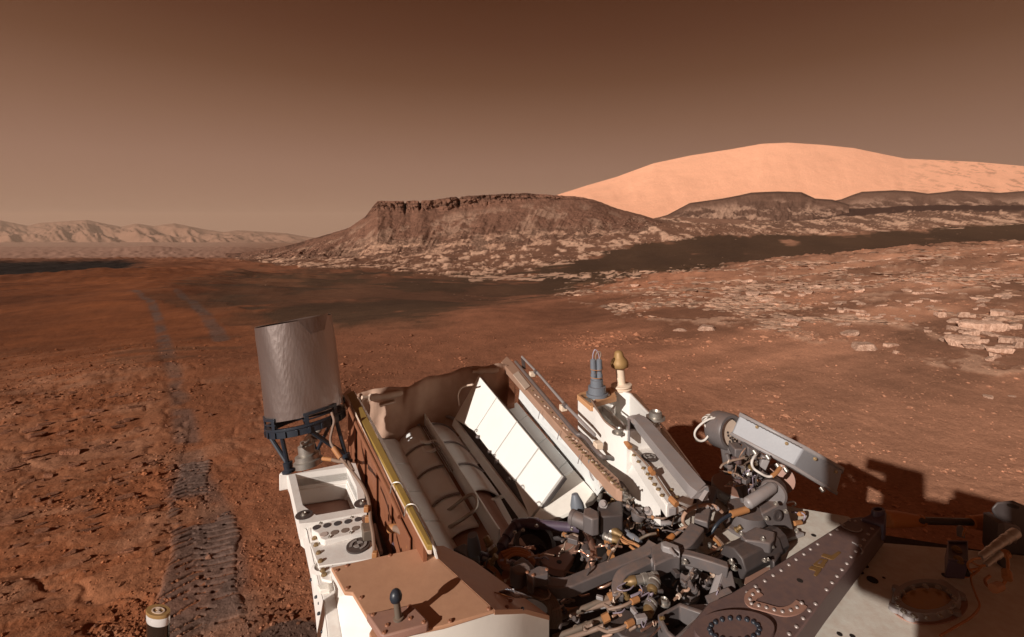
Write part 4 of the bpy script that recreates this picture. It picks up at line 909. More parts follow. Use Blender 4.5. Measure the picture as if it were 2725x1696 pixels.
slab('blanket_strap', 3, ((360, 430), (470, 395), (485, 412), (370, 445)), 1.27, .01, 'tan_light', bk)
slab('side_board', 3, ((1330, 285), (1375, 275), (1370, 430), (1310, 440)), 1.24, .15, 'copper_panel', bk)

# ---- white box at the right rear with stowed connectors
ZOFF = .16
rb_ = part('connector_box', G().ext(4, ((1135, 815), (1310, 748), (1460, 716), (1745, 1100), (1700, 1252), (1575, 1318), (1490, 1345)), 1.2, .035), 'white_paint', None, .004, label='white rear box with grey connectors and cream post')
part('panel', G().ext(4, ((1150, 822), (1302, 765), (1318, 800), (1180, 850)), 1.2055, .007), 'white_paint', rb_, .001)
part('panel', G().ext(4, ((1190, 868), (1325, 812), (1490, 1000), (1310, 1075)), 1.2055, .007), 'white_paint', rb_, .001)
part('panel', G().ext(4, ((1318, 1088), (1497, 1012), (1690, 1240), (1570, 1308), (1500, 1330)), 1.2055, .007), 'white_paint', rb_, .001)
ul = [pz(4, *p, 1.199) for p in ((1055, 812), (1135, 818), (1490, 1345))]; ll = [pz(4, *p, 1.12) for p in ((918, 785), (1095, 1070), (1445, 1345))]
part('side_wall', G().add(ul + ll + [p - V((0, 0, .06)) for p in ll], [(0, 1, 4, 3), (1, 2, 5, 4), (3, 4, 7, 6), (4, 5, 8, 7)]), 'white_paint', rb_)
ZW = 1.27
wo_ = [pz(4, *p, ZW) for p in ((778, 460), (850, 428), (1055, 398), (1205, 440), (1445, 690), (1430, 715), (1170, 752), (1020, 700), (905, 560))]
ce = sum(wo_, V()) / 9; wi_ = [p.lerp(ce, .08) for p in wo_]
part('bucket_wall', G().ringframe(wo_, wi_, .17), 'white_paint', rb_, .003)
part('bucket_floor', G().poly([p - V((0, 0, .13)) for p in wi_], (0, 0, -.01)), 'tile_grey', rb_)
rimo = [pz(4, *p, ZW + .006) for p in ((772, 455), (800, 438), (860, 422), (1060, 392), (1092, 470), (925, 515), (905, 545), (880, 548))]
rimi = [pz(4, *p, ZW + .006) for p in ((800, 462), (815, 450), (868, 440), (1035, 415), (1048, 458), (920, 490), (890, 515), (878, 520))]
part('bucket_rim', G().ringframe(rimo, rimi, .02), 'orange_rim', rb_, .002)
part('side_skin', G().add([pz(4, 782, 470, 1.265), pz(4, 905, 552, 1.265), pz(4, 1055, 812, 1.2), pz(4, 918, 785, 1.12), pz(4, 868, 650, 1.15), pz(4, 800, 520, 1.2)], [(0, 1, 2, 3, 4, 5)]), 'white_paint', rb_)
part('seam_strip', G().tube([pz(4, 918, 783, 1.123), pz(4, 1050, 812, 1.198)], .003, 6, False), 'dark_grey', rb_)
part('side_skin', G().add([pz(4, 1205, 440, 1.272), pz(4, 1440, 680, 1.272), pz(4, 1460, 716, 1.2), pz(4, 1745, 1100, 1.2), pz(4, 1770, 1120, 1.16), pz(4, 1480, 720, 1.17), pz(4, 1250, 450, 1.23)], [tuple(range(7))]), 'white_paint', rb_)
piece('steel_bolt', pz(4, 1405, 648, 1.285), .022, rb_); piece('steel_bolt', pz(4, 1105, 765, 1.26), .014, rb_)
bs = pz(4, 935, 462, 1.275)
q = px2m(4, 1, bs.y)
part('connector_stack', G().lathe(bs, (-.03, 0, 1), [(0, 88 * q), (22 * q, 88 * q), (24 * q, 72 * q), (75 * q, 70 * q), (78 * q, 52 * q), (128 * q, 50 * q), (130 * q, 40 * q), (145 * q, 40 * q)], 24), 'blue_grey', rb_)
for dx in (-28, 20):
    part('connector_plug', G().lathe(bs + V((dx * q, 0, 135 * q)), (-.03, 0, 1), [(0, 24 * q), (40 * q, 24 * q), (42 * q, 20 * q), (70 * q, 20 * q), (72 * q, 25 * q), (150 * q, 23 * q), (160 * q, 12 * q)], 14), 'blue_grey', rb_)
part('plug_lead', G().tube([bs + V((x * q, 0, y * q)) for x, y in ((-36, 285), (-34, 330), (-18, 368), (4, 350), (14, 320), (18, 290))], 5 * q, 6), 'wire_purple', rb_)
part('plug_lead', G().tube([bs + V((x * q, 0, y * q)) for x, y in ((16, 285), (30, 330), (20, 352), (-4, 340), (-12, 300), (-6, 240), (-14, 150), (-30, 60), (-36, -20))], 6 * q, 6), 'wire', rb_)
for y in (150, 215): part('tie_wrap', G().lathe(bs + V((-5 * q, 0, y * q)), (-.05, 0, 1), [(0, 52 * q), (5 * q, 52 * q)], 20, cap=False), 'orange_tape', rb_)
base = pz(4, 1152, 640, 1.15); q = px2m(4, 1, base.y); pxx = V((-.085, 0, 1)).normalized()
post = part('cream_post', G().lathe(base, pxx, [(0, 40 * q), (20 * q, 40 * q), (24 * q, 30 * q), (200 * q, 31 * q), (225 * q, 42 * q), (228 * q, 80 * q), (238 * q, 84 * q), (244 * q, 80 * q), (250 * q, 62 * q), (256 * q, 84 * q), (266 * q, 82 * q), (272 * q, 44 * q), (280 * q, 36 * q), (430 * q, 33 * q)], 28), 'cream', rb_)
part('post_brace', G().poly([base + V((18 * q, -.01, 30 * q)), base + V((70 * q, -.01, 30 * q)), base + V((46 * q, -.01, 205 * q)), base + V((4 * q, -.01, 205 * q))], (0, -.012, 0)), 'cream', rb_, .002)
part('post_cap', G().lathe(base + pxx * 405 * q, pxx, [(0, 30 * q), (2 * q, 62 * q), (12 * q, 70 * q), (36 * q, 71 * q), (58 * q, 64 * q), (78 * q, 46 * q), (92 * q, 39 * q), (118 * q, 34 * q), (132 * q, 24 * q), (138 * q, 1 * q)], 14), 'gold_cap', rb_, angle=60)
for x0, y0, x1, y1 in ((985, 575, 1060, 640), (1060, 650, 1160, 735), (1080, 560, 1060, 600)):
    part('inner_bracket', G().bar([pz(4, x0, y0, 1.19), pz(4, x1, y1, 1.20)], .012, .03, False), 'white_paint', rb_, .002)
part('grey_arm_beam', G().bar([pz(4, 1215, 700, 1.275), pz(4, 1250, 672, 1.285), pz(4, 1300, 700, 1.285), pz(4, 1480, 915, 1.275), pz(4, 1720, 1200, 1.265), pz(4, 1750, 1235, 1.26)], .046, .03), 'light_grey', rb_, .003)
slab('beam_end', 4, ((1180, 640), (1275, 605), (1290, 625), (1200, 665), (1200, 745), (1182, 745)), 1.292, .035, 'light_grey', rb_)
fiducial(4, (1357, 965), 66, 1.206, rb_, .9)
for x, y in ((1192, 882), (1230, 945), (1266, 998), (1305, 1050), (1340, 1098), (1361, 1133), (1395, 1182), (1425, 1220), (1456, 1270), (1530, 1225), (1575, 1285)): piece('bolt', pz(4, x, y, 1.206), .0048, rb_)
tube('box_cable', 4, ((890, 500, 1.285), (940, 580, 1.285), (1000, 670, 1.28), (1100, 750, 1.27), (1150, 815, 1.235), (1180, 865, 1.225), (1255, 935, 1.22), (1310, 990, 1.22), (1370, 1062, 1.22), (1400, 1100, 1.22), (1450, 1175, 1.22), (1500, 1250, 1.22), (1555, 1320, 1.22), (1650, 1372, 1.2)), 9, 'wire', rb_)
for a, b_ in (((1120, 780), (1150, 820)), ((1165, 835), (1200, 880)), ((1360, 1050), (1385, 1090)), ((1525, 1290), (1575, 1340))):
    part('cable_sleeve', G().tube([pz(4, *a, 1.232), pz(4, *b_, 1.228)], .0085, 8, False), 'orange_tape', rb_)
slab('foot_bracket', 4, ((1480, 1330), (1545, 1295), (1590, 1320), (1570, 1365), (1510, 1372)), 1.19, .02, 'light_grey', rb_)

ZOFF = 0.0
# ---- dish antenna: six sided plate on a gimbal
AY, BY, CY = 1.56, 1.45, 1.53
A_, B_, C_ = pd(7, 572, 150, AY), pd(7, 1222, 485, BY), pd(7, 1600, 695, CY)
a_, b2, c_ = pd(7, 470, 372, AY), pd(7, 1092, 702, BY), pd(7, 1528, 970, CY)
bkv = V((.6, 1, -.43)).normalized() * .30
D_, E_, F_ = C_ + V((.06, .10, -.03)), A_ + bkv + V((.10, -.05, -.03)), A_ + bkv * .5 + V((-.02, 0, 0))
D_ = C_ + V((.035, .05, -.035)); E_ = D_ + bkv * .6 + V((-.12, 0, .06)); F_ = A_ + bkv * .6
dn = ((a_ - A_) + (b2 - B_) + (c_ - C_)) / 3
hga = part('plate_antenna', G().hexa([A_, B_, C_, D_, E_, F_], [a_, b2, c_, D_ + dn * .95, E_ + dn, F_ + dn]), 'antenna_grey', None, .004, label='grey six sided plate antenna on a gimbal')
def lip(P, lo, hi, nm, th=.004):
    c0 = sum(P, V()) / len(P); up = -dn.normalized()
    o1 = [p + (p - c0).normalized() * th + up * hi for p in P]; o2 = [p + (p - c0).normalized() * th + up * lo for p in P]
    n = len(P); part(nm, G().add(o1 + o2, [(k, (k + 1) % n, n + (k + 1) % n, n + k) for k in range(n)]), 'light_grey', hga).modifiers.new('t', 'SOLIDIFY').thickness = .003
lip([A_, B_, C_, D_, E_, F_], -.012, .001, 'plate_lip'); lip([a_, b2, c_, D_ + dn * .95, E_ + dn, F_ + dn], -.001, .010, 'plate_lip')
for x, y, Y in ((735, 290, 1.53), (1033, 456, 1.477), (1318, 610, 1.467), (1530, 740, 1.51)): piece('bolt', pd(7, x, y, Y - .004), .0042, hga, (-.3, -1, .1))
for k in range(15):
    t_ = k / 14; x0, y0 = 640 + 530 * t_, 222 + 270 * t_
    part('foil_edge', G().tube([pd(7, x0 - 16, y0 - 10, 1.542 - .09 * t_ - .003), pd(7, x0 - 2, y0 + 4, 1.54 - .09 * t_ - .003), pd(7, x0 + 18, y0 + 3, 1.538 - .09 * t_ - .003)], .0011, 4, False), 'dark_grey', hga)
rc = pd(7, 425, 330, 1.60); rad = px2m(7, 178, 1.6); rd = V((.35, -.8, .12)).normalized()
part('gimbal_ring', G().lathe(rc - rd * .04, rd, [(0, rad * .7), (0, rad * .96), (.01, rad), (.06, rad), (.066, rad * .93), (.066, rad * .78), (.045, rad * .74), (.045, .001)], 36), 'grey_paint', hga)
part('ring_disc', G().lathe(rc + rd * .012, rd, [(0, rad * .7), (.002, rad * .7), (.002, .001)], 30), 'tan_light', hga)
for x, y in ((440, 345), (445, 375), (465, 400), (485, 415), (460, 435), (490, 430)): part('disc_hole', G().lathe(pd(7, x, y, 1.555), (.3, -1, .1), [(0, .004), (.002, .004), (.002, .001)], 10), 'dark_grey', hga)
part('yoke_plate', G().poly([pd(7, 365, 480, 1.585), pd(7, 440, 490, 1.56), pd(7, 475, 560, 1.55), pd(7, 470, 640, 1.55), pd(7, 480, 780, 1.55), pd(7, 410, 775, 1.57), pd(7, 385, 600, 1.58)], (.01, .03, 0)), 'grey_paint', hga, .003)
for a, b_, w in (((430, 560), (595, 1045), .007), ((600, 780), (625, 1040), .010), ((690, 800), (690, 980), .008), ((755, 850), (730, 970), .007), ((480, 700), (560, 800), .008)):
    part('yoke_strut', G().tube([pd(7, *a, 1.52), pd(7, *b_, 1.48)], w, 8, False), 'grey_paint', hga)
part('yoke_block', G().box(pd(7, 530, 590, 1.55), (.035, 0, .0), (0, .05, 0), (0, 0, .075)), 'grey_paint', hga, .004)
for cx_, cy_, rr in ((600, 620, 52), (650, 640, 46), (730, 665, 40)):
    for k in range(5): part('coil_turn', G().lathe(pd(7, cx_ + (k - 2) * 11, cy_ + (k - 2) * 4, 1.53), V((.8, -.5, -.1)), [(0, px2m(7, rr, 1.53)), (.002, px2m(7, rr + 4, 1.53)), (.004, px2m(7, rr, 1.53))], 20), 'hose_brown', hga)
part('hinge_block', G().box(pd(7, 690, 545, 1.50), (.05, 0, -.025), (0, .04, 0), (0, 0, .03)), 'grey_paint', hga, .003)
part('hinge_plate', G().poly([pd(7, 800, 590, 1.47), pd(7, 872, 625, 1.465), pd(7, 825, 735, 1.47), pd(7, 765, 690, 1.475)], (.004, .03, 0)), 'light_grey', hga, .003)
for x, y, s_ in ((590, 745, .03), (570, 820, .026), (650, 790, .03), (700, 740, .024), (770, 760, .022), (620, 700, .026), (830, 800, .024)):
    part('gear_block', G().box(pd(7, x, y, 1.53), (s_, .01, .004), (-.01, s_, 0), (0, .003, s_ * 1.1)), 'grey_paint', hga, .004)
for x, y in ((700, 525), (830, 575), (930, 660), (1010, 700), (1375, 895)):
    part('feed_nut', G().lathe(pd(7, x, y, 1.46), (.3, -.6, -.6), [(0, .007), (.012, .007), (.014, .004)], 10), 'steel', hga)
part('feed_cable', G().tube([pd(7, *p) for p in ((740, 550, 1.46), (700, 600, 1.44), (682, 655, 1.43), (705, 710, 1.43), (770, 755, 1.42), (830, 785, 1.42), (880, 785, 1.42), (930, 745, 1.43), (985, 680, 1.45))], .0036, 8), 'wire_white', hga)
part('cable_sleeve', G().tube([pd(7, 888, 782, 1.418), pd(7, 930, 748, 1.426), pd(7, 968, 700, 1.44)], .006, 8), 'orange_tape', hga)
td = pz(7, 560, 880, 1.20); rr = px2m(7, 262, td.y)
part('turntable', G().lathe(td - V((0, 0, .022)), (0, 0, 1), [(-.02, rr * .86), (0, rr * .96), (.004, rr), (.022, rr), (.025, rr * .97), (.025, .001)], 44), 'light_grey', hga)
part('turntable_top', G().lathe(td + V((0, 0, .003)), (0, 0, 1), [(0, rr * .95), (.0015, rr * .95), (.0015, .001)], 40), 'plate_pink', hga)
for k in range(9): piece('steel_bolt', td + V((math.cos(R(180 + k * 22)) * rr * 1.0, math.sin(R(180 + k * 22)) * rr * 1.0, -.008)), .003, hga, (math.cos(R(180 + k * 22)), math.sin(R(180 + k * 22)), 0))
part('base_drum', G().lathe(pz(7, 640, 1290, 1.152), (0, 0, 1), [(0, .072), (.01, .070), (.012, .055), (.05, .052), (.055, .06)], 30), 'grey_paint', hga)
m0, m1 = pd(7, 640, 1060, 1.40), pd(7, 890, 895, 1.45)
part('drive_motor', G().lathe(m0, m1 - m0, [(-.005, .010), (0, .0155), (.004, .0165), ((m1 - m0).length - .004, .0165), ((m1 - m0).length, .015), ((m1 - m0).length + .012, .010)], 24), 'light_grey', hga)
part('motor_housing', G().lathe(pd(7, 905, 900, 1.52), (-.5, -.8, .2), [(0, .036), (.05, .040), (.075, .040), (.08, .034), (.08, .001)], 26), 'grey_paint', hga)
part('side_disc', G().lathe(pd(7, 965, 800, 1.58), (-.5, -.8, .3), [(0, .045), (.02, .045), (.022, .03), (.022, .001)], 28), 'plate_pink', hga)
q = [pd(7, *p) for p in ((775, 1165, 1.40), (1022, 1032, 1.44), (1105, 1330, 1.43), (990, 1300, 1.42), (840, 1285, 1.40))]
part('base_block', G().poly(q, (.025, .07, 0)), 'grey_paint', hga, .004)
part('bearing_hole', G().lathe(pd(7, 935, 1178, 1.408), V((.3, -1, .1)), [(0, .016), (.004, .016), (.004, .010), (.001, .009), (.001, .001)], 24), 'dark_grey', hga)
slab('mount_foot', 7, ((985, 1300), (1105, 1320), (1212, 1352), (1000, 1422), (960, 1400)), 1.165, .012, 'light_grey', hga)
slab('mount_foot', 7, ((460, 1250), (560, 1230), (600, 1300), (520, 1330)), 1.165, .012, 'grey_paint', hga)
for x, y in ((1135, 1340), (830, 1210), (1023, 1142), (925, 1062), (520, 1240)): piece('steel_bolt', pd(7, x, y, 1.395) if y > 1060 and x < 1100 and x > 600 else pz(7, x, y, 1.166), .005, hga, (0, -.4, 1))
for k in range(5):
    a = .4 + .03 * k; c0 = pd(7, 250 + 6 * k, 225 + 5 * k, 1.62)
    part('cable_coil', G().tube([c0 + V((math.cos(t_) * (.018 + .002 * k), .01 * math.sin(t_ * 2 + k), math.sin(t_) * (.016 + .002 * k))) for t_ in [TAU * j / 9 for j in range(9)]], .0026, 6, True, True), 'hose_brown' if k % 2 else 'wire_white', hga)
part('cable_loop', G().tube([pd(7, *p, 1.6) for p in ((335, 195), (260, 210), (180, 255), (120, 320), (110, 380), (150, 425), (200, 425), (240, 385), (262, 330), (285, 370))], .0035, 8), 'wire_white', hga)
part('cable_loop', G().tube([pd(7, *p, 1.61) for p in ((250, 240), (265, 300), (280, 350), (250, 400), (190, 432), (130, 425), (112, 370))], .003, 8), 'hose_brown', hga)
tube('deck_wire', 7, ((1035, 1055, 1.2), (1075, 1040, 1.2), (1115, 1045, 1.19), (1120, 1075, 1.17), (1090, 1085, 1.16)), 7, 'wire_white', hga)
tube('deck_wire', 7, ((1080, 1145, 1.17), (1150, 1150, 1.18), (1205, 1165, 1.18), (1215, 1205, 1.17), (1180, 1250, 1.165), (1130, 1258, 1.165)), 8, 'wire_purple', hga)
for a, b_ in (((1155, 1165), (1205, 1160)), ((1110, 1260), (1175, 1248))): part('cable_sleeve', G().tube([pz(7, *a, 1.178), pz(7, *b_, 1.175)], .007, 8, False), 'orange_tape', hga)

# ---- open deck plate at the right, round port, holes
deck = part('deck_plate', G().poly([pz(0, *p, 1.15) for p in ((1790, 1350), (1960, 1318), (2116, 1350), (2258, 1374), (2337, 1443), (2525, 1458), (2730, 1478), (2960, 1500), (3100, 1700), (2900, 2300), (2100, 2300), (2033, 1696), (1945, 1580), (1978, 1558), (1964, 1528), (1862, 1462))], (0, 0, -.03)), 'deck_white', None, .003, label='cream deck plate with round amber port')
for x, y, s_ in ((432, 1048, .013), (375, 935, .008), (335, 985, .008), (525, 1030, .004), (1025, 1012, .009), (995, 1067, .009), (165, 1487, .006), (270, 1505, .006)): piece('hole', pz(8, x, y, 1.1505), s_, deck)
piece('hole', pz(7, 1305, 1380, 1.1505), .007, deck)
pc = pz(8, 868, 1222, 1.155); prd = px2m(8, 288, pc.y)
PC, PRX, PRY = (868, 1228), 285, 152
port = part('round_port', idisc(8, PC, PRX, PRY, 1.155, [(1, -.004), (.98, .010), (.93, .016), (.74, .016), (.72, .006)]), 'light_grey', deck)
part('amber_window', idisc(8, PC, PRX, PRY, 1.1615, [(.715, 0), (.71, .003)]), 'amber_glass', port)
for k in range(14): piece('steel_bolt', pz(8, PC[0] + math.cos(TAU * k / 14 + .2) * PRX * .835, PC[1] + math.sin(TAU * k / 14 + .2) * PRY * .835, 1.171), .0045, port)
for a in (35, 120, 155, 215, 300, 345): part('port_lug', G().lathe(pz(8, PC[0] + math.cos(R(a)) * PRX, PC[1] + math.sin(R(a)) * PRY, 1.155), (0, 0, 1), [(0, .012), (.010, .011), (.011, .005)], 12), 'light_grey', port)
part('port_gasket', idisc(8, (PC[0] + 25, PC[1] + 14), PRX, PRY, 1.152, [(1.1, -.002), (1.1, .001)]), 'plate_pink', port)
# dark riveted spar with the painted letters
ZS = 1.225
sp = [pz(8, 255, 545, ZS), pz(8, 330, 532, ZS), pz(8, 525, 560, ZS), pz(8, 525, 590, ZS), pz(6, 2068, 1160, ZS), pz(6, 1770, 1560, ZS), pz(6, 640, 1560, ZS), pz(6, 760, 1420, ZS), pz(6, 960, 1180, ZS), pz(6, 1180, 1085, ZS)]
spar = part('riveted_spar', G().poly(sp, (0, 0, -.06)), 'mauve', None, .003, label='dark mauve riveted spar with gold letters')
for x, y in ((2020, 612), (1950, 660), (1887, 710), (1812, 760), (1742, 812), (1667, 865), (1590, 915), (1510, 968), (1420, 1022), (1340, 1080), (2000, 1190), (1940, 1255), (1880, 1330), (1815, 1410), (1745, 1480)): piece('rivet', pz(6, x, y, ZS), .0048, spar)
for x, y in ((92, 678), (145, 638), (195, 603), (243, 565), (295, 573), (350, 563), (405, 555), (458, 592), (428, 633), (397, 678), (365, 724), (332, 770), (298, 817), (260, 862), (225, 915), (185, 965), (145, 1018), (105, 1070), (60, 1127)): piece('rivet', pz(8, x, y, ZS), .0048, spar)
st = [pz(6, *p, ZS + .0025) for p in ((1445, 1072), (1392, 1105), (1365, 1150), (1380, 1192), (1450, 1212), (1525, 1232), (1600, 1254), (1680, 1270), (1760, 1258), (1820, 1230), (1865, 1188))]
part('doubler_strip', G().bar(st, .024, .003), 'plate_pink', spar)
for p in st: piece('rivet', p + V((0, 0, .0015)), .0046, spar)
piece('hole', pz(6, 1848, 965, ZS + .0003), .007, spar)
def letter(polys):
    for pts in polys: part('letter', G().poly([pz(0, 2080 + x * .1323, 1400 + y * .1323, ZS + .0022) for x, y in pts], (0, 0, -.002)), 'letter_gold', spar)
letter([[(545, 845), (600, 800), (800, 845), (800, 880), (720, 985), (690, 1000), (645, 975), (690, 905), (665, 890), (640, 880), (560, 860)]])
letter([[(635, 765), (780, 655), (920, 672), (930, 690), (870, 768), (845, 768), (870, 795), (835, 835), (660, 790)][:9]])
letter([[(795, 595), (840, 550), (1000, 595), (1135, 510), (1195, 528), (1045, 665), (985, 665)]])
part('letter_counter', G().poly([pz(0, 2080 + x * .1323, 1400 + y * .1323, ZS + .0032) for x, y in ((725, 745), (775, 690), (825, 695), (780, 755))], (0, 0, -.002)), 'mauve', spar)
for c0, rr, a0, a1 in (((255, 610), .026, 150, 330), ((240, 780), .03, -60, 40)):
    p = pz(8, *c0, ZS + .0015); part('scribed_arc', G().tube([p + V((math.cos(R(a0 + (a1 - a0) * k / 10)) * rr, math.sin(R(a0 + (a1 - a0) * k / 10)) * rr, 0)) for k in range(11)], .0018, 5, False), 'light_grey', spar)
cv = pz(6, 1215, 1440, ZS + .008); cr_ = px2m(6, 392, cv.y)
part('round_cover', idisc(6, (1215, 1440), 392, 180, ZS + .008, [(.99, -.012), (1, 0), (.985, .004)]), 'mauve', spar)
for k in range(18): piece('dark_bolt', pz(6, 1215 + math.cos(TAU * k / 18) * 240, 1440 + math.sin(TAU * k / 18) * 108, ZS + .012), .0048, spar)
part('clevis', idisc(8, (478, 490), 58, 24, 1.25, [(1, -.03), (1, .0), (.9, .006), (.6, .006), (.55, 0)], 26), 'purple_hose', spar)
part('clevis_arm', G().poly([pz(8, 340, 545, 1.235), pz(8, 440, 495, 1.25), pz(8, 545, 490, 1.25), pz(8, 535, 600, 1.235)], (0, 0, -.05)), 'purple_hose', spar, .004)
# suspension rod with rubber boots
SY = 1.42
rod = part('suspension_rod', G().tube([pd(8, 760, 566, SY), pd(8, 1300, 580, SY + .02)], px2m(8, 27, SY), 18, False), 'dark_grey', None, label='dark rod with amber rubber boots')
def boot(r, a, b_, prof, Y):
    A, B = pd(r, *a, Y), pd(r, *b_, Y + .01); L_ = (B - A).length
    part('rubber_boot', G().lathe(A, B - A, [(t_ * L_, px2m(r, w, Y)) for t_, w in prof], 24), 'amber_boot', rod)
boot(8, (535, 552), (838, 568), [(0, 50), (.04, 64), (.35, 62), (.7, 50), (.93, 40), (.94, 46), (1, 44), (1.0, 26)], SY)
boot(8, (1225, 578), (1440, 596), [(0, 30), (.02, 46), (.4, 56), (.8, 74), (1, 82), (1.0, 30)], SY + .02)
# dark housing at the far right, its connectors and the small two-socket box
hs = [pd(8, *p, 1.36) for p in ((1385, 470), (1440, 412), (1565, 398), (1665, 440), (1760, 470), (1790, 1180), (1665, 1145), (1560, 1105), (1440, 840), (1440, 640), (1440, 560))]
hou = part('dark_housing', G().poly(hs, (.07, .06, -.05)), 'dark_grey', None, .008, label='dark housing with plugs at the deck edge')
piece('hole', pd(8, 1575, 452, 1.34), .012, hou)
part('housing_side', G().poly([pd(8, *p, 1.30) for p in ((1450, 590), (1500, 585), (1560, 1100), (1440, 840))], (.01, .05, 0)), 'dark_grey', hou)
part('housing_plate', G().poly([pd(8, *p, 1.345) for p in ((1450, 575), (1600, 605), (1640, 640), (1600, 760), (1450, 700))], (.006, .016, 0)), 'grey_paint', hou, .003)
for a, b_, w in (((1600, 660, 1.29), (1440, 765, 1.28), 62), ((1470, 745, 1.285), (1310, 860, 1.27), 50), ((1470, 830, 1.26), (1350, 925, 1.25), 44)):
    w = w * .6
    cyl('plug', 8, a, b_, [(0, w * .8), (.05, w), (.3, w), (.32, w * .86), (.5, w * .86), (.52, w * .98), (.62, w * .98), (.64, w * .82), (.95, w * .82), (1, w * .6)], 'steel', hou)
for pts in (((1310, 870, 1.27), (1250, 880, 1.26), (1205, 915, 1.24), (1220, 960, 1.22), (1290, 955, 1.22), (1330, 925, 1.24)), ((1345, 930, 1.25), (1290, 930, 1.24), (1225, 900, 1.23), (1200, 935, 1.21), (1240, 985, 1.19)), ((1060, 880, 1.2), (1040, 930, 1.19), (1070, 990, 1.18), (1150, 1025, 1.175), (1230, 1010, 1.18), (1300, 965, 1.2)), ((1230, 1000, 1.175), (1235, 1070, 1.165), (1270, 1170, 1.163), (1300, 1260, 1.163), (1230, 1350, 1.165), (1100, 1430, 1.165), (980, 1500, 1.165))):
    tube('plug_wire', 8, pts, 8, 'wire_orange', hou)
tube('orange_lead', 8, ((1515, 830, 1.25), (1530, 900, 1.24), (1525, 1000, 1.22), (1500, 1070, 1.2), (1440, 1120, 1.19), (1370, 1100, 1.18), (1345, 1050, 1.18), (1385, 1015, 1.18)), 11, 'wire_orange', hou)
for a, b_ in (((1510, 820), (1520, 850)), ((1520, 975), (1525, 1040)), ((1410, 1118), (1470, 1095))): part('cable_sleeve', G().tube([pz(8, *a, 1.235), pz(8, *b_, 1.225)], .010, 8, False), 'orange_tape', hou)
sb = [pz(8, *p, 1.225) for p in ((1042, 742), (1205, 745), (1210, 912), (1045, 900))]
sbx = part('socket_box', G().hexa(sb, [p - V((0, -.01, .05)) for p in sb]), 'purple_hose', None, .003, label='small purple box with two gold sockets')
c4 = sum(sb, V()) / 4
part('box_lip', G().ringframe([p + V((0, 0, .006)) for p in sb], [p.lerp(c4, .12) + V((0, 0, .006)) for p in sb], .006), 'purple_hose', sbx, .001)
for x, y in ((1115, 808), (1132, 890)):
    p = pz(8, x, y, 1.226); part('socket', G().lathe(p, (.0, -.3, 1), [(0, .011), (.003, .011), (.004, .008), (.008, .008), (.009, .005), (.007, .001)], 18), 'gold', sbx)
part('lead_plug', G().lathe(pz(8, 1150, 700, 1.21), (.2, .3, 1), [(0, .009), (.02, .009), (.03, .004)], 12), 'grey_paint', sbx)
tube('lead', 8, ((1165, 690, 1.25), (1175, 650, 1.27), (1190, 640, 1.27), (1200, 665, 1.25)), 6, 'wire_orange', sbx)
tube('black_plug', 8, ((1110, 975, 1.19), (1200, 985, 1.19)), 32, 'black', sbx, smooth=False)

# ---- mechanisms in the middle of the deck
mech = part('grey_bar', G().bar([pz(5, 720, 815, 1.20), pz(5, 800, 880, 1.20), pz(5, 870, 965, 1.20), pz(5, 960, 1010, 1.20), pz(5, 1080, 1035, 1.20), pz(5, 1200, 1030, 1.20), pz(5, 1320, 985, 1.20), pz(5, 1640, 850, 1.205), pz(5, 1963, 715, 1.21), pz(6, 440, 640, 1.215)], .034, .03), 'grey_paint', None, .003, label='bent grey square bar across the mechanisms')
slab('bar_block', 5, ((640, 830), (790, 780), (845, 830), (850, 870), (760, 905), (700, 890)), 1.235, .045, 'grey_paint', mech, .004)
slab('bar_clamp', 5, ((800, 880), (920, 815), (1005, 830), (1018, 895), (880, 920), (870, 990), (815, 960)), 1.242, .03, 'grey_paint', mech, .004)
for x, y in ((868, 912), (1000, 858), (812, 885)): piece('screw', pz(5, x, y, 1.243), .004, mech)
slab('bar_end_clamp', 6, ((405, 640), (520, 575), (680, 620), (695, 690), (690, 735), (600, 740), (440, 815), (420, 740)), 1.235, .04, 'grey_paint', mech, .004)
slab('clamp_cap', 6, ((500, 590), (545, 575), (680, 625), (690, 690), (640, 665), (520, 630)), 1.25, .018, 'light_grey', mech, .003)
part('clamp_rib', G().tube([pz(6, 430, 770, 1.23), pz(6, 445, 850, 1.2)], .007, 8, False), 'light_grey', mech)
cyl('clamp_pin', 6, (600, 660, 1.25), (640, 720, 1.25), [(0, 16), (1, 16)], 'light_grey', mech)
# purple pipes and drum
pip_ = tube('purple_pipe', 5, ((540, 680, 1.15), (570, 620, 1.165), (640, 500, 1.18), (690, 435, 1.19), (770, 405, 1.195), (930, 420, 1.195), (1100, 435, 1.195), (1310, 455, 1.195)), 42, 'purple_hose', None, n=16); pip_['label'] = 'purple elbowed pipe'
for a, b_, w in (((590, 585, 1.17), (560, 640, 1.165), 50), ((640, 505, 1.18), (610, 555, 1.175), 50), ((820, 408, 1.195), (925, 418, 1.195), 50), ((1200, 444, 1.195), (1230, 448, 1.195), 48), ((720, 415, 1.193), (690, 440, 1.19), 54)):
    cyl('pipe_collar', 5, a, b_, [(0, w), (1, w)], 'purple_hose', pip_, 18)
for x, y in ((770, 480), (900, 440), (1240, 470), (690, 500)): piece('steel_bolt', pz(5, x, y, 1.215), .004, pip_)
p = pz(5, 850, 680, 1.08)
part('drum_ring', G().lathe(p, (.25, -.5, .9), [(0, .05), (.03, .066), (.05, .066), (.052, .052), (.02, .05)], 34, cap=False), 'dark_grey', pip_)
for k in range(3): part('drum_rib', G().tube([pz(5, 830 + 45 * k, 620, 1.09), pz(5, 900 + 45 * k, 700, 1.07)], .006, 6, False), 'purple_hose', pip_)
cyl('motor_stub', 5, (1060, 520, 1.15), (1200, 535, 1.15), [(0, 40), (.1, 46), (.9, 46), (1, 38)], 'dark_grey', pip_)
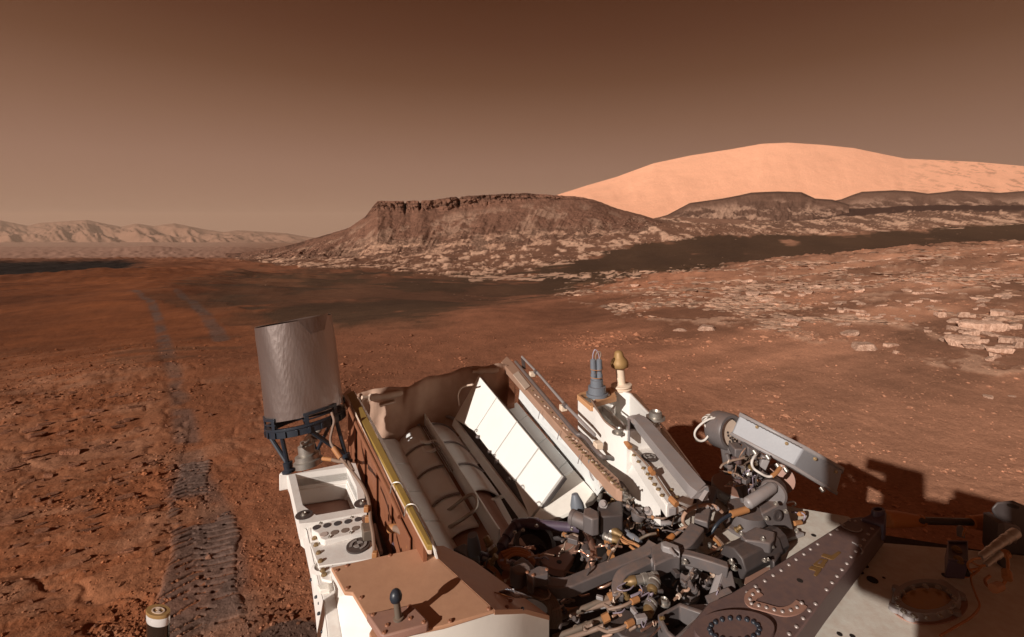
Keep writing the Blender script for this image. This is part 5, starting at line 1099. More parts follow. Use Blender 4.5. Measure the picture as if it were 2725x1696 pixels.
tube('purple_pipe_stub', 5, ((350, 720, 1.13), (420, 740, 1.12), (500, 720, 1.12), (560, 680, 1.12)), 40, 'purple_hose', pip_, n=14)
cup = part('blue_cup', G().lathe(pz(5, 300, 690, 1.15), (-.1, -.1, 1), [(0, .020), (.03, .018), (.055, .014), (.056, .001)], 20), 'blue_grey', None, label='blue grey cup fitting')
slab('cup_base', 5, ((95, 650), (200, 605), (270, 640), (340, 700), (360, 810), (230, 730)), 1.14, .04, 'dark_grey', cup)
part('cone_fitting', G().lathe(pz(5, 1310, 320, 1.2), (-.18, .1, .9), [(0, .022), (.03, .021), (.06, .010), (.062, .001)], 22), 'blue_grey', cup)
plug = cyl('gold_plug', 5, (490, 690, 1.16), (405, 540, 1.20), [(0, 44), (.25, 46), (.28, 38), (.5, 38), (.53, 44), (.6, 44), (.63, 34), (.9, 33), (.95, 28), (1, 26), (1, 16)], 'gold', None); plug['label'] = 'gold threaded plug'
part('steel_nut', G().lathe(pz(5, 465, 660, 1.172), V((-.4, .3, .6)), [(0, .0125), (.008, .0125)], 8), 'steel', plug)
plate = part('pink_plate', G().ext(5, ((880, 730), (1000, 670), (1270, 560), (1330, 590), (1300, 680), (1190, 840), (1170, 870), (1060, 850), (960, 800)), 1.13, .02), 'plate_pink', None, .002, label='pinkish brown mounting plate with holes')
for x, y, s_ in ((1145, 690, .006), (1075, 722, .006), (1120, 785, .0075), (1260, 718, .005)): piece('hole', pz(5, x, y, 1.1302), s_, plate)
cyl('standoff', 5, (1390, 690, 1.15), (1400, 690, 1.17), [(0, 50), (.5, 70), (1, 20)], 'dark_grey', plate)
part('web_plate', G().poly([pz(5, 1350, 540, 1.16), pz(5, 1330, 690, 1.13), pz(5, 1210, 830, 1.10), pz(5, 1260, 790, 1.12)], (.006, 0, -.03)), 'dark_grey', plate)
braid = tube('copper_braid', 5, ((1370, 480, 1.17), (1405, 540, 1.19), (1430, 600, 1.195), (1450, 690, 1.195), (1440, 770, 1.185), (1400, 860, 1.16)), 32, 'copper', None, n=10); braid['label'] = 'bright copper braided strap'
for k in range(9):
    q = catmull([pz(5, *p) for p in ((1370, 480, 1.17), (1405, 540, 1.19), (1430, 600, 1.195), (1450, 690, 1.195), (1440, 770, 1.185), (1400, 860, 1.16))], 6, False)
    c0 = q[2 + 3 * k]; d = (q[3 + 3 * k] - c0).normalized()
    part('wrap', G().lathe(c0, d + V((.25, .1, .2)), [(0, .0098), (.003, .0106), (.006, .0098)], 12, cap=False), 'copper', braid)
gear = cyl('gear_motor', 5, (1230, 345, 1.22), (1500, 460, 1.22), [(0, 52), (.03, 72), (.15, 74), (.17, 68), (.6, 68), (.62, 62), (.75, 62), (.8, 72), (.95, 66), (1, 40)], 'grey_paint', None, 26); gear['label'] = 'grey brown gear motor cluster'
slab('motor_cap', 5, ((1360, 265), (1410, 250), (1500, 295), (1505, 360), (1440, 370), (1350, 330)), 1.27, .05, 'grey_paint', gear, .004)
slab('motor_block', 5, ((1490, 240), (1700, 185), (1735, 205), (1735, 335), (1510, 345)), 1.262, .06, 'dark_grey', gear, .004)
cyl('motor_boss', 5, (1545, 235, 1.262), (1545, 222, 1.275), [(0, 44), (.6, 40), (.6, 26), (1, 24)], 'light_grey', gear)
cyl('ball_joint', 5, (1430, 470, 1.2), (1490, 490, 1.2), [(0, 20), (.1, 48), (.4, 62), (.7, 56), (1, 20)], 'steel', gear)
for a, b_ in (((1540, 455, 1.215), (1640, 490, 1.215)), ((1550, 530, 1.205), (1640, 570, 1.205))):
    cyl('steel_plug', 5, a, b_, [(0, 34), (.2, 38), (.25, 32), (.4, 32), (.45, 38), (.6, 38), (.65, 33), (1, 33)], 'steel', gear)
for a, b_ in (((1640, 485, 1.215), (1730, 530, 1.215)), ((1635, 565, 1.205), (1730, 590, 1.205))):
    cyl('gold_plug', 5, a, b_, [(0, 40), (.4, 42), (.6, 34), (1, 20)], 'gold', gear)
for pts in (((1720, 530), (1780, 580), (1830, 600), (1900, 640)), ((1725, 585), (1790, 620), (1840, 660), (1900, 690)), ((1700, 560), (1780, 600), (1850, 610), (1890, 630))):
    tube('lead', 5, [(x, y, 1.21) for x, y in pts], 13, 'orange_tape', gear)
cyl('blue_plug', 5, (1750, 500, 1.2), (1905, 605, 1.2), [(0, 36), (.2, 40), (.22, 34), (.45, 34), (.47, 40), (.8, 38), (1, 28)], 'blue_grey', gear)
tube('tie', 5, ((1580, 580, 1.19), (1610, 660, 1.19), (1640, 750, 1.185)), 22, 'wire', gear)
for y in (600, 710): part('cable_sleeve', G().tube([pz(5, 1585 + (y - 600) * .25, y - 20, 1.193), pz(5, 1600 + (y - 600) * .25, y + 35, 1.192)], .010, 8, False), 'orange_tape', gear)
cyl('purple_knob', 5, (1600, 400, 1.2), (1700, 370, 1.2), [(0, 30), (.2, 60), (.7, 60), (1, 30)], 'purple_hose', gear)
slab('motor_block', 5, ((1480, 560), (1580, 590), (1590, 800), (1500, 820), (1470, 700)), 1.13, .05, 'dark_grey', gear)
# silvery tubes and fittings right of the motor
tb = tube('metal_tube', 4, ((1110, 1060, 1.24), (1150, 1140, 1.24), (1250, 1260, 1.23), (1330, 1340, 1.22), (1420, 1385, 1.21), (1520, 1405, 1.2), (1620, 1410, 1.2)), 17, 'grey_paint', None); tb['label'] = 'cluster of grey metal tubes'
for k in range(16):
    t_ = k / 15; part('braid_band', G().lathe(pz(4, 1175 + 150 * t_, 1170 + 165 * t_, 1.237 - .012 * t_), pz(4, 1190, 1187, 1.236) - pz(4, 1175, 1170, 1.237), [(0, .0085), (.0025, .0095), (.005, .0085)], 10, cap=False), 'steel', tb)
for pts, w, m_ in ((((1280, 1290, 1.2), (1275, 1350, 1.2), (1230, 1380, 1.19), (1180, 1395, 1.18)), 15, 'grey_paint'), (((1330, 1440, 1.17), (1400, 1480, 1.17), (1490, 1490, 1.17), (1560, 1470, 1.17), (1620, 1440, 1.17)), 20, 'light_grey'), (((1200, 1400, 1.18), (1290, 1420, 1.18), (1370, 1410, 1.18)), 15, 'grey_paint'), (((1310, 1370, 1.2), (1340, 1360, 1.2), (1400, 1390, 1.2)), 13, 'light_grey'), (((1090, 1130, 1.25), (1130, 1180, 1.25), (1190, 1240, 1.24)), 22, 'light_grey'), (((1000, 1210, 1.24), (1050, 1250, 1.24), (1110, 1290, 1.24)), 18, 'light_grey'), (((960, 1200, 1.23), (965, 1250, 1.22), (950, 1310, 1.21)), 18, 'steel'), (((1020, 1240, 1.24), (1100, 1300, 1.23), (1180, 1330, 1.22), (1190, 1390, 1.2)), 14, 'steel'), (((1060, 1160, 1.26), (1040, 1220, 1.25), (1000, 1200, 1.25)), 12, 'grey_paint')):
    tube('metal_tube', 4, pts, w, m_, tb)
for x, y, m_, s_ in ((1110, 1080, 'dark_grey', .02), (1130, 1110, 'grey_paint', .022), (1150, 1260, 'steel', .013), (1190, 1300, 'steel', .014), (1175, 1350, 'steel', .012), (960, 1215, 'light_grey', .015), (1040, 1165, 'dark_grey', .018), (1350, 1415, 'light_grey', .014), (1260, 1440, 'grey_paint', .02), (1400, 1360, 'grey_paint', .016), (1100, 1240, 'grey_paint', .018), (1160, 1400, 'dark_grey', .02)):
    part('fitting', G().lathe(pz(4, x, y, 1.23), (rng.uniform(-.6, .6), rng.uniform(-.6, .2), 1), [(-.01, s_ * .7), (0, s_), (.012, s_), (.014, s_ * .6), (.024, s_ * .55), (.026, s_ * .2)], 12), m_, tb)
# square beam running to the gimbal, hoop hose and leads
bm = part('square_beam', G().bar([pz(6, 985, 95, 1.24), pz(6, 940, 230, 1.235), pz(6, 890, 440, 1.23)], .038, .036, False), 'grey_paint', None, .004, label='grey square beam leading to the gimbal')
part('beam_elbow', G().bar([pz(6, 860, 480, 1.228), pz(6, 800, 560, 1.225), pz(6, 730, 640, 1.22), pz(6, 640, 690, 1.215)], .040, .034), 'grey_paint', bm, .004)
slab('beam_bracket', 6, ((830, 60), (870, 40), (975, 60), (985, 110), (935, 130), (880, 210), (850, 200), (855, 120)), 1.262, .03, 'light_grey', bm, .003)
slab('beam_tongue', 6, ((740, 0), (860, 20), (850, 80), (790, 60)), 1.255, .02, 'light_grey', bm)
tube('hoop_hose', 6, ((790, 470, 1.2), (735, 420, 1.22), (715, 370, 1.24), (745, 305, 1.255), (820, 260, 1.265), (900, 238, 1.27), (990, 235, 1.27), (1050, 260, 1.265), (1095, 300, 1.25)), 17, 'tan_beam', bm)
for k in range(5): part('hose_clip', G().lathe(pz(6, 840 + k * 50, 252 - 8 * k + 4 * k * k * .8, 1.267), V((1, .2, .1)), [(0, .0062), (.006, .0062)], 10, cap=False), 'light_grey', bm)
tube('tan_hose', 6, ((790, 460, 1.19), (720, 460, 1.18), (650, 510, 1.175), (600, 560, 1.17)), 18, 'tan_beam', bm)
cyl('hose_end', 6, (620, 530, 1.175), (550, 600, 1.17), [(0, 24), (.5, 30), (1, 26)], 'amber_boot', bm)
tube('dark_lead', 6, ((940, 530, 1.19), (990, 500, 1.2), (1040, 430, 1.22), (1100, 370, 1.23), (1190, 320, 1.235)), 16, 'blue_black', bm)
part('cable_sleeve', G().tube([pz(6, 1185, 322, 1.236), pz(6, 1340, 275, 1.24)], .010, 10, False), 'orange_tape', bm)
tube('lead', 6, ((1100, 380, 1.21), (1150, 340, 1.22), (1200, 325, 1.23)), 9, 'copper', bm)
for pts, m_ in ((((960, 500), (1030, 550), (1080, 610), (1110, 690)), 'tan_beam'), (((960, 470), (1000, 520), (1060, 570), (1120, 640)), 'wire'), (((990, 540), (1050, 590), (1090, 650), (1095, 700)), 'orange_tape')):
    tube('ground_strap', 6, [(x, y, 1.175) for x, y in pts], 18, m_, bm)
for pts in (((150, 420), (230, 450), (320, 490)), ((330, 500), (400, 420), (430, 390)), ((340, 530), (420, 500), (480, 500))):
    tube('flex_strap', 6, [(x, y, 1.13) for x, y in pts], 36, 'amber_boot', bm)
for x, y in ((170, 420), (260, 420), (390, 440)): slab('strap_block', 6, ((x - 40, y - 20), (x + 30, y - 50), (x + 60, y + 10), (x, y + 40)), 1.15, .03, 'grey_paint', bm)
# actuator box and the cast bracket
act = part('actuator', G().lathe(pz(6, 1195, 790, 1.20), pz(6, 1580, 590, 1.20) - pz(6, 1195, 790, 1.20), [(0, .03), (.002, .040), (.16, .041), (.165, .036), (.20, .035), (.205, .024)], 8), 'dark_grey', None, .004, angle=25, label='dark grey actuator box')
slab('actuator_cover', 6, ((1270, 520), (1420, 440), (1612, 492), (1600, 560), (1560, 605), (1480, 590), (1320, 570)), 1.245, .03, 'grey_paint', act, .004)
slab('actuator_end', 6, ((1560, 575), (1640, 560), (1668, 620), (1660, 700), (1600, 780), (1560, 740)), 1.205, .05, 'dark_grey', act, .006)
for x, y, s_ in ((1280, 515, .011), (1492, 568, .011), (1580, 640, .010), (1505, 775, .010), (1540, 765, .008), (1188, 795, .010), (1210, 850, .009)): piece('steel_bolt', pz(6, x, y, 1.245 if y < 600 else 1.225), s_ * .45, act)
for x, y in ((1100, 720), (1060, 745), (1030, 770)): cyl('fin', 6, (x - 40, y + 30, 1.2), (x + 50, y - 30, 1.2), [(0, 14), (1, 14)], 'grey_paint', act)
slab('deck_patch', 6, ((1320, 900), (1400, 840), (1570, 835), (1500, 910), (1340, 1010), (1300, 990)), 1.1508, .0006, 'plate_pink', act, 0)  # thin pinkish brown patch lying on the deck
cast = part('cast_bracket', G().bar([pz(6, 440, 790, 1.21), pz(6, 560, 745, 1.215), pz(6, 735, 740, 1.22), pz(6, 960, 800, 1.22), pz(6, 1150, 865, 1.215)], .024, .03), 'grey_paint', None, .003, label='grey cast bracket with triangular window')
part('bracket_leg', G().poly([pz(6, 1105, 880, 1.215), pz(6, 1195, 860, 1.215), pz(6, 1240, 1055, 1.18), pz(6, 1010, 1175, 1.16), pz(6, 1060, 1010, 1.19)], (0, .02, -.03)), 'grey_paint', cast, .004)
part('bracket_lip', G().poly([pz(6, 1040, 880, 1.205), pz(6, 1108, 882, 1.216), pz(6, 1012, 1172, 1.163), pz(6, 945, 1160, 1.155)], (0, .01, -.02)), 'light_grey', cast, .003)
part('bracket_back', G().poly([pz(6, 700, 765, 1.215), pz(6, 760, 770, 1.215), pz(6, 930, 840, 1.2), pz(6, 850, 930, 1.14), pz(6, 680, 960, 1.12)], (0, .015, -.02)), 'light_grey', cast, .003)
part('bracket_side', G().poly([pz(6, 440, 820, 1.205), pz(6, 700, 770, 1.212), pz(6, 680, 1010, 1.12), pz(6, 560, 980, 1.12), pz(6, 470, 900, 1.16)], (0, .01, -.02)), 'dark_grey', cast, .003)
part('bracket_base', G().bar([pz(6, 960, 1190, 1.17), pz(6, 1120, 1130, 1.185), pz(6, 1200, 1100, 1.19)], .03, .02, False), 'grey_paint', cast, .003)
cyl('valve', 6, (765, 1080, 1.10), (745, 930, 1.165), [(0, 110), (.2, 112), (.25, 96), (.42, 90), (.45, 62), (.5, 58), (.95, 56), (1, 50), (1, 10)], 'grey_paint', cast, 24)
cyl('valve_body', 6, (880, 960, 1.13), (960, 980, 1.12), [(0, 30), (.2, 66), (.8, 66), (1, 40)], 'grey_paint', cast)
part('valve_eye', G().lathe(pz(6, 815, 920, 1.17), (.1, -.4, 1), [(0, .012), (.008, .012), (.008, .005), (0, .005)], 16), 'light_grey', cast)
for x, y, zz in ((735, 790, 1.222), (1185, 790, 1.222), (1215, 850, 1.216)): piece('steel_bolt', pz(6, x, y, zz), .006, cast)
rnd = part('rounded_bracket', G().bar([pz(6, 90, 1150, 1.18), pz(6, 85, 1040, 1.19), pz(6, 130, 940, 1.2), pz(6, 230, 880, 1.205), pz(6, 400, 800, 1.205)], .028, .03), 'grey_paint', None, .003, label='dark rounded bracket behind the plug leads')
slab('bracket_web', 6, ((110, 1040), (180, 940), (330, 870), (470, 880), (490, 1090), (330, 1160), (180, 1205), (90, 1170)), 1.165, .03, 'dark_grey', rnd, .004)
slab('bracket_foot', 6, ((0, 1310), (120, 1230), (330, 1270), (480, 1390), (440, 1470), (250, 1540), (120, 1500), (20, 1400)), 1.165, .03, 'dark_grey', rnd, .004)
cyl('foot_hole', 6, (305, 1450, 1.166), (305, 1449, 1.167), [(0, 40), (.5, 40), (1, 30)], 'black', rnd)
tray = [pz(6, *p, 1.195) for p in ((470, 1290), (690, 1170), (960, 1262), (640, 1540), (560, 1470))]
c5 = sum(tray, V()) / 5
part('pocket_tray', G().ringframe(tray, [p.lerp(c5, .22) for p in tray], .05), 'grey_paint', rnd, .004)
part('pocket_floor', G().poly([p.lerp(c5, .15) - V((0, 0, .045)) for p in tray], (0, 0, -.006)), 'dark_grey', rnd)
slab('pocket_slot', 6, ((520, 1330), (640, 1330), (705, 1375), (660, 1420), (600, 1400)), 1.1515, .001, 'black', rnd, 0)
slab('deck_web', 6, ((660, 1200), (960, 1190), (1180, 1100), (1180, 1090), (940, 1320), (700, 1500), (640, 1512), (900, 1260)), 1.172, .03, 'light_grey', rnd)
# three plugs and their wire loops
lead = cyl('steel_plug', 6, (470, 925, 1.21), (260, 965, 1.21), [(0, 48), (.2, 52), (.22, 44), (.45, 44), (.48, 50), (.7, 50), (.72, 42), (1, 40)], 'steel', None); lead['label'] = 'cluster of steel and gold cable plugs'
cyl('gold_plug', 6, (262, 962, 1.21), (145, 985, 1.205), [(0, 44), (.45, 46), (.6, 34), (1, 14)], 'gold', lead)
for a, b_, c0 in (((450, 960, 1.215), (425, 1030, 1.21), (418, 1078)), ((420, 1170, 1.205), (390, 1235, 1.2), (372, 1300))):
    cyl('steel_plug', 6, a, b_, [(0, 56), (.3, 58), (.35, 50), (.6, 50), (.65, 58), (1, 56)], 'steel', lead)
    cyl('gold_plug', 6, b_, (c0[0], c0[1], b_[2] - .005), [(0, 50), (.4, 54), (.9, 46), (1, 20)], 'gold', lead)
for pts in (((160, 985), (95, 1020), (85, 1045), (130, 1062), (200, 1050), (240, 1015)), ((300, 1010), (325, 1060), (310, 1110), (290, 1130)), ((395, 1085), (380, 1130), (385, 1160)), ((430, 1085), (410, 1130), (400, 1165)), ((385, 1080), (330, 1110), (290, 1135), (260, 1150)), ((330, 1300), (280, 1330), (230, 1355)), ((345, 1310), (320, 1370), (335, 1415), (355, 1380), (370, 1320)), ((250, 1225), (268, 1275), (250, 1330), (230, 1350)), ((40, 1280), (120, 1270), (155, 1240))):
    tube('wire', 6, [(x, y, 1.215) for x, y in pts], 6, 'wire_purple', lead)
for a, b_ in (((220, 1170), (285, 1140)), ((170, 1395), (235, 1360))): part('cable_sleeve', G().tube([pz(6, *a, 1.216), pz(6, *b_, 1.216)], .0068, 8, False), 'orange_tape', lead)
tube('harness', 6, ((0, 1240, 1.2), (100, 1220, 1.21), (170, 1195, 1.214), (225, 1165, 1.216)), 14, 'wire', lead)
tube('harness', 6, ((0, 1450, 1.2), (90, 1430, 1.21), (160, 1400, 1.214), (190, 1385, 1.216)), 14, 'wire', lead)
piece('steel_bolt', pz(6, 535, 1185, 1.19), .010, lead)
# corrugated hose bundle, foil scrap, cable runs
hs_ = None
for k in range(5):
    off = k * 26 - 40
    o = tube('corrugated_hose', 5, ((700 + off * .3, 1075 + off, 1.19), (820 + off * .2, 1050 + off, 1.2), (950 - off * .1, 1085 + off, 1.2), (1050 - off * .6, 1170 + off * .6, 1.195), (1090 - off, 1290, 1.18), (1085 - off, 1420, 1.15)), 19, 'hose_brown', hs_)
    if hs_ is None: hs_ = o; o['label'] = 'bundle of dusty brown corrugated hoses'
for pts in (((1010, 1050, 1.21), (1030, 1100, 1.21), (1000, 1140, 1.21), (930, 1150, 1.21)), ((1160, 1200, 1.19), (1120, 1230, 1.2), (1060, 1250, 1.19))): tube('tie', 5, pts, 8, 'wire', hs_)
for k in range(2): part('coil_ring', G().tube([pz(5, 700 + 150 * math.cos(t_) + k * 15, 760 + 90 * math.sin(t_) + k * 8, 1.15 - .02 * k) for t_ in [TAU * j / 14 for j in range(14)]], .010, 8, True, True), 'copper_panel', hs_)
part('brown_disc', G().lathe(pz(5, 690, 925, 1.13), (0, 0, 1), [(0, .036), (.004, .036), (.006, .032), (.006, .001)], 28), 'copper_panel', hs_)
for k in range(3): tube('coil_lead', 5, ((560 + 20 * k, 700 + 30 * k, 1.16), (690, 660 + 25 * k, 1.17), (820, 700 + 20 * k, 1.165), (880, 790, 1.15)), 16, 'wire_orange', hs_)
fl = [pz(5, *p) for p in ((520, 1085, 1.28), (600, 1050, 1.295), (680, 1040, 1.29), (700, 1080, 1.30), (780, 1105, 1.285), (855, 1130, 1.27), (700, 1135, 1.28), (620, 1118, 1.275))]
cf = sum(fl, V()) / 8 + V((0, 0, .008)); o = part('foil_scrap', G().add(fl + [cf], [(k, (k + 1) % 8, 8) for k in range(8)]), 'foil_silver', tan, angle=5)
o.modifiers.new('t', 'SOLIDIFY').thickness = .002
tube('twine', 5, ((455, 1065, 1.275), (520, 1085, 1.3), (600, 1110, 1.3), (680, 1135, 1.285)), 6, 'orange_tape', tan); tube('twine', 5, ((455, 1070, 1.27), (470, 1100, 1.275), (560, 1125, 1.285), (640, 1145, 1.28)), 6, 'orange_tape', tan)
run = tube('cable_run', 5, ((1040, 1350, 1.14), (1180, 1300, 1.15), (1400, 1215, 1.165), (1650, 1105, 1.18)), 26, 'hose_brown', None); run['label'] = 'dusty cable runs beside the cover box'
for pts, w, m_ in ((((1120, 1320, 1.14), (1320, 1260, 1.155), (1560, 1190, 1.17), (1680, 1150, 1.175)), 22, 'wire'), (((1060, 1520, 1.14), (1300, 1430, 1.155), (1600, 1310, 1.17)), 26, 'hose_brown'), (((1180, 1530, 1.14), (1400, 1460, 1.15), (1560, 1400, 1.165)), 22, 'wire'), (((1240, 1440, 1.12), (1420, 1370, 1.135), (1560, 1330, 1.15)), 18, 'light_grey'), (((1280, 1290, 1.13), (1500, 1230, 1.14), (1650, 1200, 1.15)), 16, 'light_grey'), (((1560, 1200, 1.19), (1640, 1240, 1.2), (1740, 1215, 1.2), (1830, 1170, 1.2)), 16, 'wire'), (((1490, 1420, 1.18), (1600, 1460, 1.19), (1720, 1430, 1.2), (1800, 1380, 1.2)), 16, 'wire'), (((1420, 1010, 1.15), (1520, 1030, 1.16), (1620, 985, 1.17), (1670, 900, 1.18)), 15, 'copper'), (((1060, 1200, 1.1), (1200, 1250, 1.1), (1300, 1240, 1.1)), 20, 'wire_orange'), (((400, 800, 1.11), (500, 870, 1.11), (560, 960, 1.11), (620, 1010, 1.11)), 22, 'wire_orange')):
    tube('cable', 5, pts, w, m_, run)
for a, b_ in (((1600, 1130), (1660, 1095)), ((1540, 1340), (1600, 1310))): part('cable_sleeve', G().tube([pz(5, *a, 1.182), pz(5, *b_, 1.186)], .0095, 8, False), 'orange_tape', run)
# harness with orange tape between the equipment box and the left plate
hr = tube('taped_harness', 2, ((1190, 465, 1.33), (1165, 530, 1.33), (1175, 590, 1.32), (1215, 640, 1.31), (1260, 690, 1.3), (1290, 760, 1.28)), 20, 'purple_hose', None); hr['label'] = 'orange taped harness by the yellow edged plate'
tube('cable_sleeve', 2, ((1190, 465, 1.332), (1163, 525, 1.332), (1172, 585, 1.322), (1205, 625, 1.312)), 27, 'orange_tape', hr)
tube('braided_hose', 2, ((1060, 625, 1.29), (1110, 645, 1.3), (1160, 690, 1.3), (1200, 740, 1.29), (1225, 790, 1.27)), 26, 'wire', hr)
for a, b_, w in (((1018, 632, 1.285), (1100, 628, 1.292), 34), ((1215, 690, 1.315), (1285, 670, 1.315), 38), ((1170, 760, 1.305), (1235, 760, 1.305), 38)): cyl('tape_wrap', 2, a, b_, [(0, w * .8), (.1, w), (.9, w), (1, w * .8)], 'orange_tape', hr)
tube('purple_loop', 2, ((1140, 560, 1.24), (1120, 600, 1.24), (1060, 660, 1.23), (1040, 710, 1.22), (1060, 770, 1.21), (1085, 810, 1.2)), 20, 'purple_hose', hr)
slab('side_floor', 2, ((880, 560), (1010, 700), (1100, 480), (1280, 800), (930, 880)), 1.10, .02, 'dark_grey', hr)
tube('edge_strip', 2, ((905, 600, 1.2), (960, 830, 1.2)), 14, 'light_grey', hr, smooth=False)
# dense small wiring over the mechanisms: laced leads, ties and little brackets
wr = random.Random(11)
loom = tube('wiring_loom', 5, ((1180, 880, 1.16), (1300, 900, 1.165), (1440, 860, 1.17), (1560, 800, 1.18)), 9, 'wire', None); loom['label'] = 'tangle of thin tan leads over the mechanisms'
AREAS = [(5, 380, 640, 980, 980, 1.13, 1.18), (5, 1150, 480, 1700, 860, 1.15, 1.23), (5, 1080, 1080, 1800, 1480, 1.14, 1.19), (6, 130, 380, 700, 640, 1.15, 1.21), (6, 60, 880, 560, 1460, 1.18, 1.22), (4, 960, 1080, 1620, 1440, 1.21, 1.26), (6, 840, 420, 1250, 720, 1.16, 1.2), (7, 470, 620, 740, 900, None, None), (6, 560, 760, 1150, 1120, 1.14, 1.2)]
for reg, x0, y0, x1, y1, z0, z1 in AREAS:
    for _ in range(11):
        a = (wr.uniform(x0, x1), wr.uniform(y0, y1)); ang = wr.gauss(-.45, .5); ln = wr.uniform(90, 300); pts = []
        for k in range(5):
            t_ = k / 4; bx_ = a[0] + math.cos(ang) * ln * (t_ - .5) + wr.gauss(0, 12); by_ = a[1] + math.sin(ang) * ln * (t_ - .5) + wr.gauss(0, 12) + 40 * (t_ - .5) ** 2
            pts.append(pd(reg, bx_, by_, 1.45 + wr.uniform(-.03, .05)) if z0 is None else pz(reg, bx_, by_, wr.uniform(z0, z1) if k == 0 else min(z1 + .02, max(z0, pts[-1].z + wr.gauss(0, .008)))))
        rr_ = wr.uniform(.0014, .0034)
        part('lead', G().tube(pts, rr_, 6), wr.choice(('wire', 'wire', 'tan_beam', 'hose_brown', 'wire_purple', 'copper', 'dark_grey', 'grey_paint')), loom)
        if wr.random() < .45:
            q_ = catmull(pts, 6, False); i0 = wr.randint(4, 16); part('cable_sleeve', G().tube(q_[i0:i0 + 3], rr_ * 1.8, 8, False), wr.choice(('orange_tape', 'tan_light', 'wire')), loom)
        if wr.random() < .35:
            q_ = catmull(pts, 6, False); c_ = q_[wr.randint(3, 20)]; part('tie', G().lathe(c_, (wr.uniform(-1, 1), wr.uniform(-1, 1), .4), [(0, rr_ * 2.2), (.003, rr_ * 2.2)], 8, cap=False), 'tan_light', loom)
    for _ in range(7):
        p = (pd(reg, wr.uniform(x0, x1), wr.uniform(y0, y1), 1.46) if z0 is None else pz(reg, wr.uniform(x0, x1), wr.uniform(y0, y1), wr.uniform(z0, z1))); s_ = wr.uniform(.006, .015); an = wr.uniform(0, 3.1)
        if wr.random() < .5: part('bracket', G().box(p, (math.cos(an) * s_ * 2, math.sin(an) * s_ * 2, 0), (-math.sin(an) * s_, math.cos(an) * s_, 0), (0, 0, s_)), wr.choice(('grey_paint', 'dark_grey', 'light_grey', 'mauve')), loom, .0015)
        else: part('fitting', G().lathe(p, (wr.uniform(-.8, .8), wr.uniform(-.8, .2), .8), [(0, s_ * .7), (s_ * .5, s_ * .7), (s_ * .55, s_ * .45), (s_ * 1.3, s_ * .45), (s_ * 1.35, s_ * .6), (s_ * 1.8, s_ * .55)], 10), wr.choice(('steel', 'grey_paint', 'gold', 'dark_grey')), loom)
# polished canister with gold cap, on a bracket from the rover's side
cb_ = pz(0, 422, 1624, 1.42); q = px2m(0, 1, cb_.y); rad = 31.5 * q
CC = (421, 1624)
can2 = part('sensor_canister', idisc(0, CC, 31.5, 15.5, 1.42, [(.97, -.26), (1.0, -.022), (1.0, -.006)], 44), 'dark_chrome', None, label='polished canister with round gold cap')
part('canister_band', idisc(0, CC, 31.5, 15.5, 1.42, [(1.0, -.020), (1.03, -.018), (1.03, -.006), (1.0, -.004)], 44), 'chrome', can2)
part('canister_cap', idisc(0, CC, 31.5, 15.5, 1.42, [(1.04, -.006), (1.05, -.001), (1.03, 0)], 44), 'gold_cap', can2)
part('cap_ring', G().ringframe([pz(0, CC[0] + 18 * math.cos(TAU * k / 28), CC[1] + 8.8 * math.sin(TAU * k / 28), 1.4212) for k in range(28)], [pz(0, CC[0] + 14 * math.cos(TAU * k / 28), CC[1] + 6.8 * math.sin(TAU * k / 28), 1.4212) for k in range(28)], .001), 'tan_light', can2)
for a in (50, 230): part('cap_mark', G().poly([pz(0, CC[0], CC[1], 1.4215)] + [pz(0, CC[0] + 10 * math.cos(R(a + k * 8)), CC[1] + 5 * math.sin(R(a + k * 8)), 1.4215) for k in range(11)], (0, 0, -.001)), 'tan_light', can2)
part('canister_bracket', G().bar([cb_ - V((0, 0, .25)), cb_ + V((.12, -.12, -.27)), V((-.20, .45, 1.08))], .03, .03, False), 'light_grey', can2, .002)
# mast and head stand behind the eye point; an unseen box is added beside them: they throw the shadows at the right
px_ = V((.755, -.656, 0)); lt = V((.656, .755, 0))
hc = px_ * -.10 + lt * -.35 + V((0, 0, 2.27))
mast = part('mast', G().lathe(px_ * .13 + lt * -.26 + V((0, 0, 1.1)), (0, 0, 1), [(0, .15), (.05, .15), (.06, .125), (.72, .125), (.73, .14), (1.06, .14)], 24), 'white_paint', None, label='camera mast')
part('mast_head', G().box(hc, px_ * .26, lt * .22, (0, 0, .30)), 'white_paint', mast, .02)
part('head_shade_block', G().box(px_ * -.265 + lt * -.35 + V((0, 0, 2.405)), px_ * .2, lt * .12, (0, 0, .09)), 'white_paint', mast, .02)  # unseen block shaped to widen the head's shadow on the ground
part('mast_neck', G().box(px_ * -.05 + lt * -.35 + V((0, 0, 2.055)), px_ * .17, lt * .16, (0, 0, .14)), 'white_paint', mast, .02)
part('front_deck', G().box((.15, -.1, 1.02), (1.3, .3, 0), (-.2, .9, 0), (0, 0, .1)), 'white_paint', mast, .01)
shade_box = part('shadow_box', G().box(px_ * .44 + lt * -.5 + V((0, 0, 2.1)), px_ * .5, lt * .3, (0, 0, .6)), 'white_paint', None, .03, label='unseen box added to shade the right side')  # unseen box added to cast the second shadow at the right
part('shadow_box_link', G().tube([px_ * .44 + lt * -.5 + V((0, 0, 1.9)), px_ * .5 + lt * -.6 + V((0, 0, 1.4)), px_ * .3 + lt * -.4 + V((0, 0, 1.0))], .08, 16), 'white_paint', shade_box)

